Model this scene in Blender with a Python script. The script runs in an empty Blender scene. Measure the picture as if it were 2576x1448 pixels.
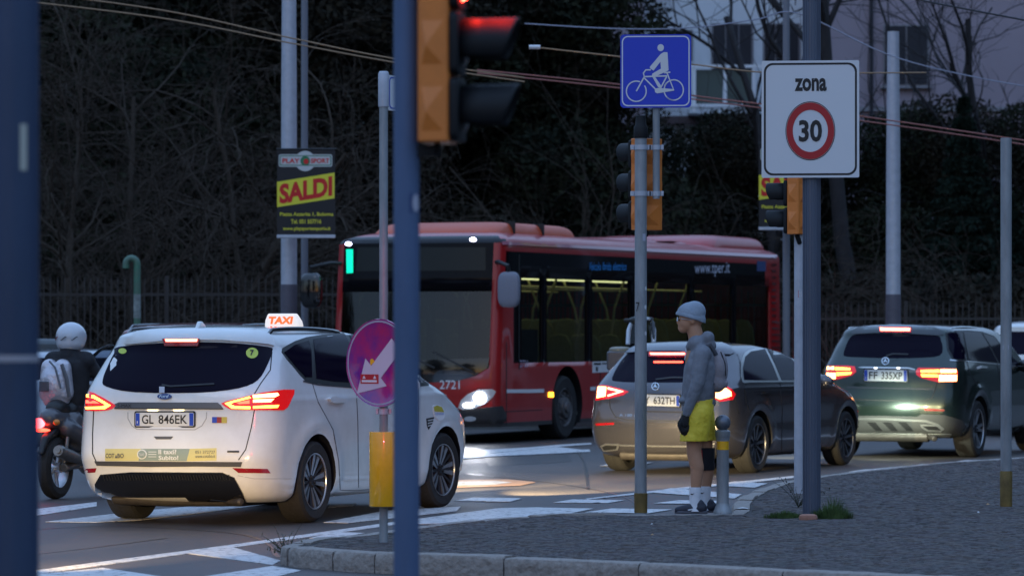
import bpy, bmesh, math, random
import numpy as np
from mathutils import Vector, Matrix, Euler
from mathutils.bvhtree import BVHTree
from mathutils.geometry import delaunay_2d_cdt

SC = bpy.context.scene
COL = SC.collection
rnd = random.Random(7)
# ------------------------------------------------------------------ camera, sky, sun, exposure
F, H, YH, CX = 9400.0, 1.585, 839.0, 1288.0      # focal length in picture units, eye height, horizon row, centre column
cam_d = bpy.data.cameras.new("camera")
cam = bpy.data.objects.new("camera", cam_d); COL.objects.link(cam); SC.camera = cam
cam.location = (0, 0, H); cam.rotation_euler = (math.radians(90), 0, 0)
cam_d.sensor_width = 36; cam_d.lens = F/2576*36; cam_d.shift_y = (839-724)/2576
cam_d.clip_start = .1; cam_d.clip_end = 2000
cam_d.dof.use_dof = True; cam_d.dof.focus_distance = 31.0; cam_d.dof.aperture_fstop = 3.8
W = bpy.data.worlds.new("World"); SC.world = W; W.use_nodes = True
nt = W.node_tree; bg = nt.nodes["Background"]
sky = nt.nodes.new("ShaderNodeTexSky"); sky.sky_type = 'NISHITA'; sky.sun_disc = False
SUN_E, SUN_R = 1.0, 200.0
sky.sun_elevation = math.radians(SUN_E); sky.sun_rotation = math.radians(SUN_R)
tint = nt.nodes.new("ShaderNodeVectorMath"); tint.operation = 'MULTIPLY'; tint.inputs[1].default_value = (.50, .82, 1.42)
nt.links.new(sky.outputs[0], tint.inputs[0]); nt.links.new(tint.outputs[0], bg.inputs[0])
bg.inputs[1].default_value = .06
# the even blue of the sky after sunset, deeper overhead than at the horizon
bg2 = nt.nodes.new("ShaderNodeBackground"); add = nt.nodes.new("ShaderNodeAddShader"); wtc = nt.nodes.new("ShaderNodeTexCoord"); sep = nt.nodes.new("ShaderNodeSeparateXYZ")
grad = nt.nodes.new("ShaderNodeValToRGB"); ge = grad.color_ramp.elements
ge[0].position = 0.0; ge[0].color = (.075, .098, .145, 1); ge[1].position = .8; ge[1].color = (.24, .385, .66, 1)
nt.links.new(wtc.outputs["Generated"], sep.inputs[0]); nt.links.new(sep.outputs[2], grad.inputs[0]); nt.links.new(grad.outputs[0], bg2.inputs[0]); bg2.inputs[1].default_value = .95
nt.links.new(bg.outputs[0], add.inputs[0]); nt.links.new(bg2.outputs[0], add.inputs[1]); nt.links.new(add.outputs[0], nt.nodes["World Output"].inputs[0])
sun_d = bpy.data.lights.new("sun", 'SUN'); sun_d.energy = .03; sun_d.angle = math.radians(12); sun_d.color = (.75, .82, 1)
sun = bpy.data.objects.new("sun", sun_d); COL.objects.link(sun)
sun.rotation_euler = (math.radians(60), 0, math.radians(-35))
vs = SC.view_settings; vs.view_transform = 'Standard'; vs.look = 'None'; vs.gamma = 1; vs.use_curve_mapping = False
vs.exposure = 1.05
SC.cycles.use_denoising = True
SC.cycles.max_bounces = 6; SC.cycles.transparent_max_bounces = 12
SC.cycles.sample_clamp_indirect = 4

# ------------------------------------------------------------------ helpers
def G(px, py, z=0.0):
    Y = F*(H-z)/(py-YH); return Vector(((px-CX)*Y/F, Y, z))
def at(px, py, Y):
    return Vector(((px-CX)*Y/F, Y, H-(py-YH)*Y/F))

MATS = {}
def mat(name, col, rough=.6, metal=0.0, emit=None, es=0.0, spec=.5, coat=0.0, noise=0.0, nscale=8.0, bump=0.0, bscale=60.0, bdist=.01, col2=None, coords='Object', stretch=None):
    m = bpy.data.materials.new(name); m.use_nodes = True
    t = m.node_tree; b = t.nodes["Principled BSDF"]
    b.inputs["Base Color"].default_value = (*col, 1); b.inputs["Roughness"].default_value = rough
    b.inputs["Metallic"].default_value = metal; b.inputs["Specular IOR Level"].default_value = spec
    b.inputs["Coat Weight"].default_value = coat; b.inputs["Coat Roughness"].default_value = .04
    if emit:
        b.inputs["Emission Color"].default_value = (*emit, 1); b.inputs["Emission Strength"].default_value = es
    if noise or bump:
        tc = t.nodes.new("ShaderNodeTexCoord"); vec = tc.outputs[coords]
        if stretch:
            mp = t.nodes.new("ShaderNodeMapping"); mp.inputs["Scale"].default_value = stretch
            t.links.new(vec, mp.inputs[0]); vec = mp.outputs[0]
    if noise:
        n = t.nodes.new("ShaderNodeTexNoise"); n.inputs["Scale"].default_value = nscale; n.inputs["Detail"].default_value = 8; n.inputs["Roughness"].default_value = .65
        t.links.new(vec, n.inputs["Vector"])
        r = t.nodes.new("ShaderNodeValToRGB"); r.color_ramp.elements[0].position = .3; r.color_ramp.elements[1].position = .72
        c2 = col2 or tuple(c*(1-noise) for c in col)
        r.color_ramp.elements[0].color = (*c2, 1); r.color_ramp.elements[1].color = (*col, 1)
        t.links.new(n.outputs[0], r.inputs[0]); t.links.new(r.outputs[0], b.inputs["Base Color"])
        mr = t.nodes.new("ShaderNodeMapRange"); mr.inputs[3].default_value = min(1, rough*1.25); mr.inputs[4].default_value = rough*.8
        t.links.new(n.outputs[0], mr.inputs[0]); t.links.new(mr.outputs[0], b.inputs["Roughness"])
    if bump:
        n2 = t.nodes.new("ShaderNodeTexNoise"); n2.inputs["Scale"].default_value = bscale; n2.inputs["Detail"].default_value = 5
        t.links.new(vec, n2.inputs["Vector"])
        bp = t.nodes.new("ShaderNodeBump"); bp.inputs["Strength"].default_value = bump; bp.inputs["Distance"].default_value = bdist
        t.links.new(n2.outputs[0], bp.inputs["Height"]); t.links.new(bp.outputs[0], b.inputs["Normal"])
    MATS[name] = m; return m
def glassmat(name, tintc, mixf, rough=.03):
    """see-through pane: a tinted transparent part and a mirror part by fresnel"""
    m = bpy.data.materials.new(name); m.use_nodes = True; t = m.node_tree
    for n in list(t.nodes):
        if n.type == 'BSDF_PRINCIPLED': t.nodes.remove(n)
    out = [n for n in t.nodes if n.type == 'OUTPUT_MATERIAL'][0]
    tr = t.nodes.new("ShaderNodeBsdfTransparent"); tr.inputs[0].default_value = (*tintc, 1)
    gl = t.nodes.new("ShaderNodeBsdfGlossy"); gl.inputs[0].default_value = (1, 1, 1, 1); gl.inputs[1].default_value = rough
    fr = t.nodes.new("ShaderNodeFresnel"); fr.inputs[0].default_value = mixf
    mx = t.nodes.new("ShaderNodeMixShader")
    t.links.new(fr.outputs[0], mx.inputs[0]); t.links.new(tr.outputs[0], mx.inputs[1]); t.links.new(gl.outputs[0], mx.inputs[2]); t.links.new(mx.outputs[0], out.inputs[0])
    MATS[name] = m; return m

def tag(o, label=None, cat=None, group=None, kind=None):
    if label: o['label'] = label
    if cat: o['category'] = cat
    if group: o['group'] = group
    if kind: o['kind'] = kind
    return o
def empty(name, loc=(0, 0, 0), rz=0.0, parent=None):
    o = bpy.data.objects.new(name, None); COL.objects.link(o)
    o.location = loc; o.rotation_euler = (0, 0, rz); o.empty_display_size = .1
    if parent: o.parent = parent
    return o
def RM(o):
    """matrix of an unscaled, un-nested object from its own settings"""
    m = Matrix.Translation(o.location) @ o.rotation_euler.to_matrix().to_4x4() @ Matrix.Diagonal((*o.scale, 1))
    return RM(o.parent) @ m if o.parent else m

class MB:
    def __init__(s): s.v = []; s.f = []; s.m = []
    def add(s, vs, fs, m=0):
        o = len(s.v); s.v += [tuple(v) for v in vs]; s.f += [tuple(i+o for i in f) for f in fs]; s.m += [m]*len(fs)
        return s
    def box(s, c, size, M=None, m=0, taper=1.0):
        x, y, z = (k/2 for k in size); vs = []
        for dz in (-1, 1):
            t = taper if dz > 0 else 1
            for dx, dy in ((-1, -1), (1, -1), (1, 1), (-1, 1)):
                p = Vector((dx*x*t, dy*y*t, dz*z))
                if M is not None: p = M @ p
                vs.append(p+Vector(c))
        return s.add(vs, [(3, 2, 1, 0), (4, 5, 6, 7), (0, 1, 5, 4), (1, 2, 6, 5), (2, 3, 7, 6), (3, 0, 4, 7)], m)
    def tube(s, pts, r, n=10, caps=True, m=0, flat=1.0):
        pts = [Vector(p) for p in pts]; k = len(pts)
        rs = list(r) if hasattr(r, '__len__') else [r]*k
        vs = []; up = None
        for i in range(k):
            d = (pts[min(i+1, k-1)]-pts[max(i-1, 0)]).normalized()
            if up is None:
                up = Vector((0, 0, 1)) if abs(d.z) < .9 else Vector((1, 0, 0))
            a = d.cross(up).normalized(); b = a.cross(d).normalized(); up = b
            for j in range(n):
                t = 2*math.pi*j/n
                vs.append(pts[i]+a*math.cos(t)*rs[i]+b*math.sin(t)*rs[i]*flat)
        fs = [(i*n+j, i*n+(j+1) % n, (i+1)*n+(j+1) % n, (i+1)*n+j) for i in range(k-1) for j in range(n)]
        if caps: fs += [tuple(range(n))[::-1], tuple((k-1)*n+j for j in range(n))]
        return s.add(vs, fs, m)
    def lathe(s, prof, n=24, M=None, m=0, caps=True):
        """prof: (radius, height) along local z"""
        M = M or Matrix.Identity(4); vs = []
        for r, z in prof:
            for j in range(n):
                t = 2*math.pi*j/n; vs.append(M @ Vector((r*math.cos(t), r*math.sin(t), z)))
        k = len(prof)
        fs = [(i*n+j, i*n+(j+1) % n, (i+1)*n+(j+1) % n, (i+1)*n+j) for i in range(k-1) for j in range(n)]
        if caps: fs += [tuple(range(n))[::-1], tuple((k-1)*n+j for j in range(n))]
        return s.add(vs, fs, m)
    def prism(s, poly, M, h, m=0):
        """poly in local xy, extruded by h along local z"""
        n = len(poly)
        vs = [M @ Vector((x, y, 0)) for x, y in poly]+[M @ Vector((x, y, h)) for x, y in poly]
        fs = [tuple(range(n))[::-1], tuple(range(n, 2*n))]+[(i, (i+1) % n, n+(i+1) % n, n+i) for i in range(n)]
        return s.add(vs, fs, m)
    def build(s, name, mats, parent=None, smooth=True, angle=38, bevel=0, seg=2, fixn=False):
        me = bpy.data.meshes.new(name); me.from_pydata(s.v, [], s.f)
        mats = mats if isinstance(mats, (list, tuple)) else [mats]
        for mt in mats: me.materials.append(mt)
        if len(mats) > 1: me.polygons.foreach_set("material_index", s.m)
        if fixn:
            bm = bmesh.new(); bm.from_mesh(me); bmesh.ops.recalc_face_normals(bm, faces=bm.faces); bm.to_mesh(me); bm.free()
        me.update()
        if smooth:
            me.polygons.foreach_set("use_smooth", [True]*len(me.polygons)); me.set_sharp_from_angle(angle=math.radians(angle))
        o = bpy.data.objects.new(name, me); COL.objects.link(o)
        if parent: o.parent = parent
        if bevel:
            b = o.modifiers.new("bevel", 'BEVEL'); b.width = bevel; b.segments = seg; b.limit_method = 'ANGLE'; b.angle_limit = math.radians(40)
        return o

def catmull(pts, sub, closed=False):
    n = len(pts); out = []; rng = range(n) if closed else range(n-1)
    P = [np.array(p, float) for p in pts]
    for i in rng:
        if closed: p0, p1, p2, p3 = P[i-1], P[i], P[(i+1) % n], P[(i+2) % n]
        else: p0, p1, p2, p3 = P[max(i-1, 0)], P[i], P[i+1], P[min(i+2, n-1)]
        for k in range(sub):
            t = k/sub
            out.append(.5*((2*p1)+(-p0+p2)*t+(2*p0-5*p1+4*p2-p3)*t*t+(-p0+3*p1-3*p2+p3)*t**3))
    if not closed: out.append(P[-1])
    return out
def inside(p, poly):
    x, y = p; c = False; n = len(poly)
    for i in range(n):
        x1, y1 = poly[i]; x2, y2 = poly[i-1]
        if (y1 > y) != (y2 > y) and x < (x2-x1)*(y-y1)/(y2-y1)+x1: c = not c
    return c
def rrect(x0, y0, x1, y1, r, n=5):
    out = []
    for cx, cy, a in ((x1-r, y1-r, 0), (x0+r, y1-r, 90), (x0+r, y0+r, 180), (x1-r, y0+r, 270)):
        for k in range(n+1):
            t = math.radians(a+90*k/n); out.append((cx+r*math.cos(t), cy+r*math.sin(t)))
    return out
def ell(cx, cy, rx, ry, n=24): return [(cx+rx*math.cos(2*math.pi*k/n), cy+ry*math.sin(2*math.pi*k/n)) for k in range(n)]

def surf(o):
    """world-space tree of an object's mesh"""
    M = RM(o); me = o.data
    return BVHTree.FromPolygons([M @ v.co for v in me.vertices], [tuple(p.vertices) for p in me.polygons])
CAMP = Vector((0, 0, H))
def hit(bvh, px, py, dist):
    d = Vector(((px-CX)/F, 1, -(py-YH)/F)); dn = d.normalized()
    loc, n, i, ds = bvh.ray_cast(CAMP, dn)
    if loc is None or ds > dist+14:
        best = None
        for k in range(-8, 17):                      # ray slips past an edge: take the closest skin point along it
            r = bvh.find_nearest(CAMP+dn*(dist+k*.9))
            if best is None or r[3] < best[3]: best = r
        loc, n, i, ds = best
    if n.dot(dn) > 0: n = -n
    return loc, n
def patch(name, poly, body, bvh, root, m, off=.003, thick=.004, step=11, smooth=0, parent=None):
    """a thin fitted piece (glass, lens, trim) following the body's surface inside an outline"""
    if smooth: poly = [tuple(p) for p in catmull(poly, smooth, True)]
    pts = []; n = len(poly)
    for i in range(n):
        a, b = poly[i], poly[(i+1) % n]; L = math.hypot(b[0]-a[0], b[1]-a[1]); k = max(1, int(L/step))
        pts += [(a[0]+(b[0]-a[0])*t/k, a[1]+(b[1]-a[1])*t/k) for t in range(k)]
    nb = len(pts); xs = [p[0] for p in pts]; ys = [p[1] for p in pts]
    gx = min(xs)+step*.6
    while gx < max(xs):
        gy = min(ys)+step*.6
        while gy < max(ys):
            if inside((gx, gy), pts) and min((gx-p[0])**2+(gy-p[1])**2 for p in pts) > (step*.35)**2: pts.append((gx, gy))
            gy += step
        gx += step
    r = delaunay_2d_cdt([Vector(p) for p in pts], [(i, (i+1) % nb) for i in range(nb)], [], 1, 1e-6)
    vs2, es, fs = r[0], r[1], r[2]
    Mi = RM(root).inverted(); dist = (root.location-CAMP).length
    fr = []; bk = []
    for p in vs2:
        loc, nn = hit(bvh, p.x, p.y, dist); fr.append(Mi @ (loc+nn*off)); bk.append(Mi @ (loc-nn*thick))
    k = len(fr); mb = MB(); faces = [tuple(f)[::-1] for f in fs]
    cnt = {}
    for f in faces:
        for a, b in zip(f, f[1:]+f[:1]): cnt[(a, b)] = 1
    side = [(b, a, a+k, b+k) for (a, b) in cnt if (b, a) not in cnt]
    mb.add(fr+bk, faces+side)
    o = mb.build(name, m, parent or root, angle=50)
    return o
def strip(name, line, width, body, bvh, root, m, off=.0015, step=9, parent=None, thick=.003):
    """a narrow joint or trim line laid on the surface"""
    pts = []
    for a, b in zip(line, line[1:]):
        L = math.hypot(b[0]-a[0], b[1]-a[1]); k = max(1, int(L/step))
        pts += [(a[0]+(b[0]-a[0])*t/k, a[1]+(b[1]-a[1])*t/k) for t in range(k)]
    pts.append(line[-1]); L = []; Rr = []
    for i, p in enumerate(pts):
        a = pts[max(0, i-1)]; b = pts[min(len(pts)-1, i+1)]; d = (b[0]-a[0], b[1]-a[1]); l = math.hypot(*d) or 1
        w = width(i/(len(pts)-1)) if callable(width) else width
        n = (-d[1]/l*w/2, d[0]/l*w/2)
        L.append((p[0]+n[0], p[1]+n[1])); Rr.append((p[0]-n[0], p[1]-n[1]))
    Mi = RM(root).inverted(); dist = (root.location-CAMP).length
    def q(p, o):
        loc, nn = hit(bvh, *p, dist); return Mi @ (loc+nn*o)
    vs = []
    for a, b in zip(L, Rr): vs += [q(a, off), q(b, off), q(a, -thick), q(b, -thick)]
    fs = []
    for i in range(len(L)-1):
        o = 4*i; fs += [(o, o+1, o+5, o+4), (o+2, o, o+4, o+6), (o+1, o+3, o+7, o+5)]
    return MB().add(vs, fs).build(name, m, parent or root, angle=50, fixn=False)

_txt = {}
def textmesh(s, bold=0.0, shear=0.0):
    key = (s, bold, shear)
    if key not in _txt:
        c = bpy.data.curves.new("lettering", 'FONT'); c.body = s; c.offset = bold; c.shear = shear; c.resolution_u = 3
        o = bpy.data.objects.new("lettering_source", c); COL.objects.link(o)
        dg = bpy.context.evaluated_depsgraph_get(); me = bpy.data.meshes.new_from_object(o.evaluated_get(dg))
        vs = [(v.co.x, v.co.y) for v in me.vertices]; me.calc_loop_triangles(); fs = [tuple(t.vertices) for t in me.loop_triangles]
        bpy.data.objects.remove(o); bpy.data.curves.remove(c); bpy.data.meshes.remove(me)
        x0 = min(v[0] for v in vs); x1 = max(v[0] for v in vs); y0 = min(v[1] for v in vs); y1 = max(v[1] for v in vs)
        _txt[key] = ([((x-x0)/(x1-x0), (y-y0)/(y1-y0)) for x, y in vs], fs)
    return _txt[key]
def fix_up(vs, fs, n):
    out = []
    for f in fs:
        a, b, c = (vs[i] for i in f[:3]); nn = (Vector(b)-Vector(a)).cross(Vector(c)-Vector(a))
        out.append(f if nn.dot(n) > 0 else f[::-1])
    return out
def text_on(name, s, o, u, v, bvh, root, m, off=.006, bold=0.0, shear=0.0, parent=None):
    """lettering on a curved surface: o lower-left picture point, u along the line, v upwards"""
    vs, fs = textmesh(s, bold, shear); Mi = RM(root).inverted(); dist = (root.location-CAMP).length
    P = []
    for x, y in vs:
        loc, nn = hit(bvh, o[0]+u[0]*x+v[0]*y, o[1]+u[1]*x+v[1]*y, dist); P.append(Mi @ (loc+nn*off))
    q = Mi @ CAMP
    fs = fix_up(P, fs, q-P[0])
    return MB().add(P, fs).build(name, m, parent or root, smooth=False)
def text_flat(name, s, M, w, h, m, parent, bold=0.0, shear=0.0, thick=0.0, mod=None):
    vs, fs = textmesh(s, bold, shear); P = []
    for x, y in vs:
        p = Vector((x*w, y*h, 0))
        if mod: p = Vector((*mod(p.x, p.y), 0))
        P.append(M @ p)
    fs = fix_up(P, fs, M.to_3x3() @ Vector((0, 0, 1)))
    return MB().add(P, fs).build(name, m, parent, smooth=False)
def plate_M(origin, xdir, up=Vector((0, 0, 1))):
    """plane frame: x along xdir, y up, z towards the viewer side"""
    x = Vector(xdir).normalized(); y = Vector(up); z = x.cross(y).normalized()
    return Matrix(((x.x, y.x, z.x, origin[0]), (x.y, y.y, z.y, origin[1]), (x.z, y.z, z.z, origin[2]), (0, 0, 0, 1)))
def decal(name, poly, M, m, parent, h=.0015):
    return MB().prism(poly, M, h).build(name, m, parent, smooth=False)
def lamp(name, loc, direction, energy, color, parent=None, angle=70, blend=.6, size=.05):
    l = bpy.data.lights.new(name, 'SPOT'); l.energy = energy; l.color = color; l.spot_size = math.radians(angle); l.spot_blend = blend; l.shadow_soft_size = size
    o = bpy.data.objects.new(name, l); COL.objects.link(o); o.location = loc
    o.rotation_euler = Vector(direction).to_track_quat('-Z', 'Y').to_euler()
    if parent: o.parent = parent
    return o

# ------------------------------------------------------------------ materials
def asphalt():
    m = mat("asphalt", (.05, .05, .052), .62)
    t = m.node_tree; b = t.nodes["Principled BSDF"]; tc = t.nodes.new("ShaderNodeTexCoord")
    n1 = t.nodes.new("ShaderNodeTexNoise"); n1.inputs["Scale"].default_value = .55; n1.inputs["Detail"].default_value = 6
    n2 = t.nodes.new("ShaderNodeTexNoise"); n2.inputs["Scale"].default_value = 90; n2.inputs["Detail"].default_value = 3
    r = t.nodes.new("ShaderNodeValToRGB"); r.color_ramp.elements[0].color = (.047, .040, .038, 1); r.color_ramp.elements[1].color = (.090, .074, .070, 1)
    r.color_ramp.elements[0].position = .35; r.color_ramp.elements[1].position = .7
    mx = t.nodes.new("ShaderNodeMixRGB"); mx.blend_type = 'MULTIPLY'; mx.inputs[0].default_value = .55
    t.links.new(tc.outputs["Object"], n1.inputs["Vector"]); t.links.new(tc.outputs["Object"], n2.inputs["Vector"])
    t.links.new(n1.outputs[0], r.inputs[0]); t.links.new(r.outputs[0], mx.inputs[1])
    r2 = t.nodes.new("ShaderNodeValToRGB"); r2.color_ramp.elements[0].position = .35; r2.color_ramp.elements[0].color = (.45, .45, .45, 1); r2.color_ramp.elements[1].position = .65
    t.links.new(n2.outputs[0], r2.inputs[0]); t.links.new(r2.outputs[0], mx.inputs[2]); t.links.new(mx.outputs[0], b.inputs["Base Color"])
    mr = t.nodes.new("ShaderNodeMapRange"); mr.inputs[3].default_value = .38; mr.inputs[4].default_value = .68
    t.links.new(n1.outputs[0], mr.inputs[0]); t.links.new(mr.outputs[0], b.inputs["Roughness"])
    bp = t.nodes.new("ShaderNodeBump"); bp.inputs["Strength"].default_value = .9; bp.inputs["Distance"].default_value = .006
    t.links.new(n2.outputs[0], bp.inputs["Height"]); t.links.new(bp.outputs[0], b.inputs["Normal"])
    return m
M_ASPH = asphalt()
M_PAINT = mat("road_paint", (.58, .57, .56), .55, noise=.5, nscale=13, col2=(.11, .10, .10), bump=.5, bscale=90, bdist=.004)
for n_ in M_PAINT.node_tree.nodes:
    if n_.type == 'VALTORGB': n_.color_ramp.elements[0].position = .36; n_.color_ramp.elements[1].position = .47
M_ORPAINT = mat("orange_road_paint", (.5, .28, .15), .5, noise=.3, nscale=7)
M_GRANITE = mat("granite", (.34, .295, .26), .8, noise=.35, nscale=26, bump=1, bscale=16, bdist=.03)
M_MORTAR = mat("joint_sand", (.042, .036, .034), .9, noise=.3, nscale=30)
M_SETTS = [mat("porphyry_"+n, c, .75, noise=.35, nscale=25, bump=.3, bscale=60, bdist=.006) for n, c in
           (("grey", (.072, .062, .058)), ("violet", (.078, .060, .060)), ("brown", (.086, .064, .054)), ("dark", (.058, .049, .047)))]
M_WHITE = mat("white_car_paint", (.80, .80, .79), .22, coat=1.0, noise=.14, nscale=2.2, col2=(.66, .65, .62))
M_BLACKP = mat("black_plastic", (.012, .012, .013), .45)
M_BLACKG = mat("gloss_black", (.006, .006, .007), .08, coat=1)
M_RUBBER = mat("tyre_rubber", (.018, .017, .017), .8, noise=.3, nscale=30, bump=.3, bscale=40)
M_DGLASS = mat("privacy_glass", (.005, .003, .012), .05, spec=.12)
M_DGLASS.node_tree.nodes["Principled BSDF"].inputs["IOR"].default_value = 1.36
M_CHROME = mat("chrome", (.75, .75, .76), .15, metal=1)
M_ALLOY = mat("alloy_bright", (.50, .51, .53), .3, metal=.85)
M_ALLOYD = mat("alloy_dark", (.03, .03, .034), .4, metal=.3)
M_BUSBLK = mat("bus_black_glass", (.004, .004, .006), .12, spec=.15)
M_GAP = mat("panel_gap", (.01, .01, .011), .6)
M_REDLENS = mat("red_lens", (.35, .004, .008), .12, coat=1, emit=(1, .01, .01), es=.25)
M_REDGLOW = mat("red_lamp_lit", (.5, .02, .01), .3, emit=(1, .04, .02), es=5)
M_HOT = mat("tail_lamp_core", (1, .5, .1), .3, emit=(1, .36, .04), es=4)
M_HOTW = mat("tail_lamp_hot_core", (1, .6, .3), .3, emit=(1, .33, .10), es=5)
M_BRAKE = mat("brake_lamp_lit", (1, .1, .1), .3, emit=(1, .13, .08), es=6)
M_REFL = mat("red_reflector", (.30, .006, .01), .2, coat=1)
M_PLATE = mat("plate_white", (.72, .72, .70), .35)
M_EUBLUE = mat("plate_blue", (.02, .07, .45), .35)
M_INK = mat("black_ink", (.012, .012, .014), .5)
M_GALV = mat("galvanised_steel", (.37, .39, .41), .5, metal=.25, noise=.5, nscale=7, bump=.15, bscale=25, stretch=(1, 1, .25))
M_GALVL = mat("galvanised_light", (.50, .52, .58), .45, metal=.2, noise=.2, nscale=9)
M_BLUEPOLE = mat("blue_lit_grey_pole", (.085, .135, .25), .5, noise=.3, nscale=3, stretch=(1, 1, .3))  # blue sky light put into the colour of grey steel
M_DARKPOLE = mat("dark_anodised_pole", (.11, .13, .18), .38, metal=.3, noise=.2, nscale=4, stretch=(1, 1, .2))
M_AMBER = mat("amber_housing", (.78, .22, .035), .45, noise=.2, nscale=6)
M_SIGW = mat("sign_white", (.66, .66, .68), .4)
M_SIGB = mat("sign_blue", (.006, .045, .52), .35)
M_SIGR = mat("sign_red", (.42, .012, .02), .4)
M_YELR = mat("yellow_reflective", (.92, .46, .01), .22, coat=.6, noise=.15, nscale=12)
M_YEL = mat("print_yellow", (.75, .68, .04), .5)
M_REDINK = mat("print_red", (.62, .012, .012), .5)
M_BLKCLOTH = mat("banner_black", (.012, .011, .013), .6)
M_GREENINK = mat("print_green", (.03, .18, .08), .5)

# ------------------------------------------------------------------ ground, road and markings
g = MB().add([(-400, -200, -.02), (400, -200, -.02), (400, 900, -.02), (-400, 900, -.02)], [(0, 1, 2, 3)]).build("ground", mat("earth", (.04, .035, .028), .95, noise=.4, nscale=1.5), smooth=False)
tag(g, kind='structure')
road = MB().add([(-60, -10, 0), (60, -10, 0), (60, 62, 0), (-60, 62, 0)], [(0, 1, 2, 3)]).build("road", M_ASPH, smooth=False)
tag(road, kind='structure')
def z5(*p): return [((100+x/1.431)/1.3587, (1500+y/1.431)/1.3587) for x, y in p]
def z6(*p): return [((1700+x/1.431)/1.3587, (1500+y/1.431)/1.3587) for x, y in p]
stripes = [
    z5((-200, 668), (30, 640), (1000, 513), (1770, 405), (2300, 335), (2300, 348), (1770, 419), (1000, 527), (60, 655), (-200, 690)),
    z5((745, 552), (1000, 528), (1230, 592), (1190, 612)),
    z5((-100, 690), (60, 657), (360, 627), (720, 680), (300, 760), (-200, 760)),
    z5((720, 690), (1190, 618), (1330, 640), (1000, 720)),
    z5((-100, 355), (330, 306), (330, 326), (-60, 388)),
    z5((80, 402), (330, 373), (600, 344), (900, 318), (1120, 306), (1200, 312), (900, 352), (560, 392), (330, 405)),
    z5((1440, 405), (1740, 348), (2110, 328), (2090, 350), (1560, 408)),
    z5((1370, 482), (1500, 452), (1640, 457), (1530, 476)),
    z5((2080, 300), (2170, 285), (2400, 287), (2360, 302)),
    z5((2310, 335), (2480, 332), (2760, 338), (2640, 362), (2000, 410), (1790, 418)),
    z5((1990, 92), (1990, 62), (2560, 34), (2700, 50), (2560, 68)),
    z5((1470, 318), (1600, 312), (1580, 326), (1460, 334)),
    z6((275, 308), (370, 293), (622, 297), (540, 310)),
    z6((0, 288), (120, 289), (60, 304), (-60, 303)),
    z6((430, 290), (900, 235), (1450, 178), (1450, 188), (900, 246), (440, 293)),
    z6((430, 356), (560, 337), (855, 342), (740, 360)),
    z6((740, 258), (850, 238), (1195, 268), (1160, 288)),
    z6((765, 312), (890, 297), (1110, 300), (1060, 314)),
    z6((1070, 225), (1160, 205), (1320, 215), (1260, 235)),
    z6((1590, 180), (1780, 150), (2200, 112), (2700, 80), (2700, 88), (2200, 121), (1800, 160), (1600, 188)),
    z6((1720, 158), (1800, 146), (1955, 153), (1880, 163)),
    z6((2010, 131), (2080, 121), (2230, 124), (2180, 133)),
    z6((2240, 109), (2290, 101), (2440, 101), (2400, 108)),
    z6((-300, 90), (0, 71), (450, 49), (455, 60), (0, 82), (-300, 104)),
    z6((-40, 58), (300, 26), (460, 17), (460, 24), (300, 36), (-40, 68)),
    z6((500, 130), (540, 120), (760, 112), (720, 122)),
]
for k, s in enumerate(stripes):
    P = [G(x, max(y, 1090), .0045+.0003*k) for x, y in s]
    top = P; n = len(P); bot = [p-Vector((0, 0, .004)) for p in P]
    fs = [tuple(range(n))[::-1]]+[(i, (i+1) % n, n+(i+1) % n, n+i) for i in range(n)]
    o = MB().add(top+bot, fs).build("painted_stripe", M_PAINT, road, smooth=False, fixn=True)
# tar joints, a repair patch and a manhole cover in the carriageway
M_TAR = mat("tar_joint", (.018, .017, .018), .35)
def ribbon(px, w, name="tar_seam", m=None, z=.0028):
    P = [G(x, y, z) for x, y in px]; P = [Vector(p) for p in catmull(P, 6)]; vs = []
    for i, p in enumerate(P):
        d = (P[min(i+1, len(P)-1)]-P[max(0, i-1)]).normalized(); ww = w*rnd.uniform(.6, 1.3); n = Vector((-d.y, d.x, 0))*ww/2; vs += [p+n, p-n]
    return MB().add(vs, [(2*i, 2*i+1, 2*i+3, 2*i+2) for i in range(len(P)-1)]).build(name, m or M_TAR, road, smooth=False)
ribbon([(90, 1330), (300, 1322), (620, 1345), (700, 1400)], .03); ribbon([(1170, 1190), (1400, 1215), (1560, 1245), (1620, 1285)], .035)
ribbon([(1450, 1130), (1470, 1165), (1480, 1230)], .03); ribbon([(60, 1395), (200, 1380), (420, 1352)], .025)
patch_ = MB().add([G(x, y, .0022) for x, y in ((1210, 1135), (1420, 1128), (1440, 1160), (1230, 1172))], [(3, 2, 1, 0)]).build("repair_patch", mat("fresh_asphalt", (.028, .026, .026), .5, noise=.4, nscale=40), road, smooth=False, fixn=True)
# coloured paint round a road stud patch by the bus
o = MB().add([G(x, y, .006) for x, y in z5((1960, 220), (2060, 199), (2340, 195), (2482, 209), (2400, 226), (2100, 236))], [tuple(range(6))[::-1]]).build("painted_patch", M_ORPAINT, road, smooth=False, fixn=True)
o = MB().add([G(x, y, .0085) for x, y in z5((1990, 219), (2080, 206), (2280, 203), (2360, 210), (2280, 221), (2080, 226))], [tuple(range(6))[::-1]]).build("painted_patch", M_PAINT, road, smooth=False, fixn=True)

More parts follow.
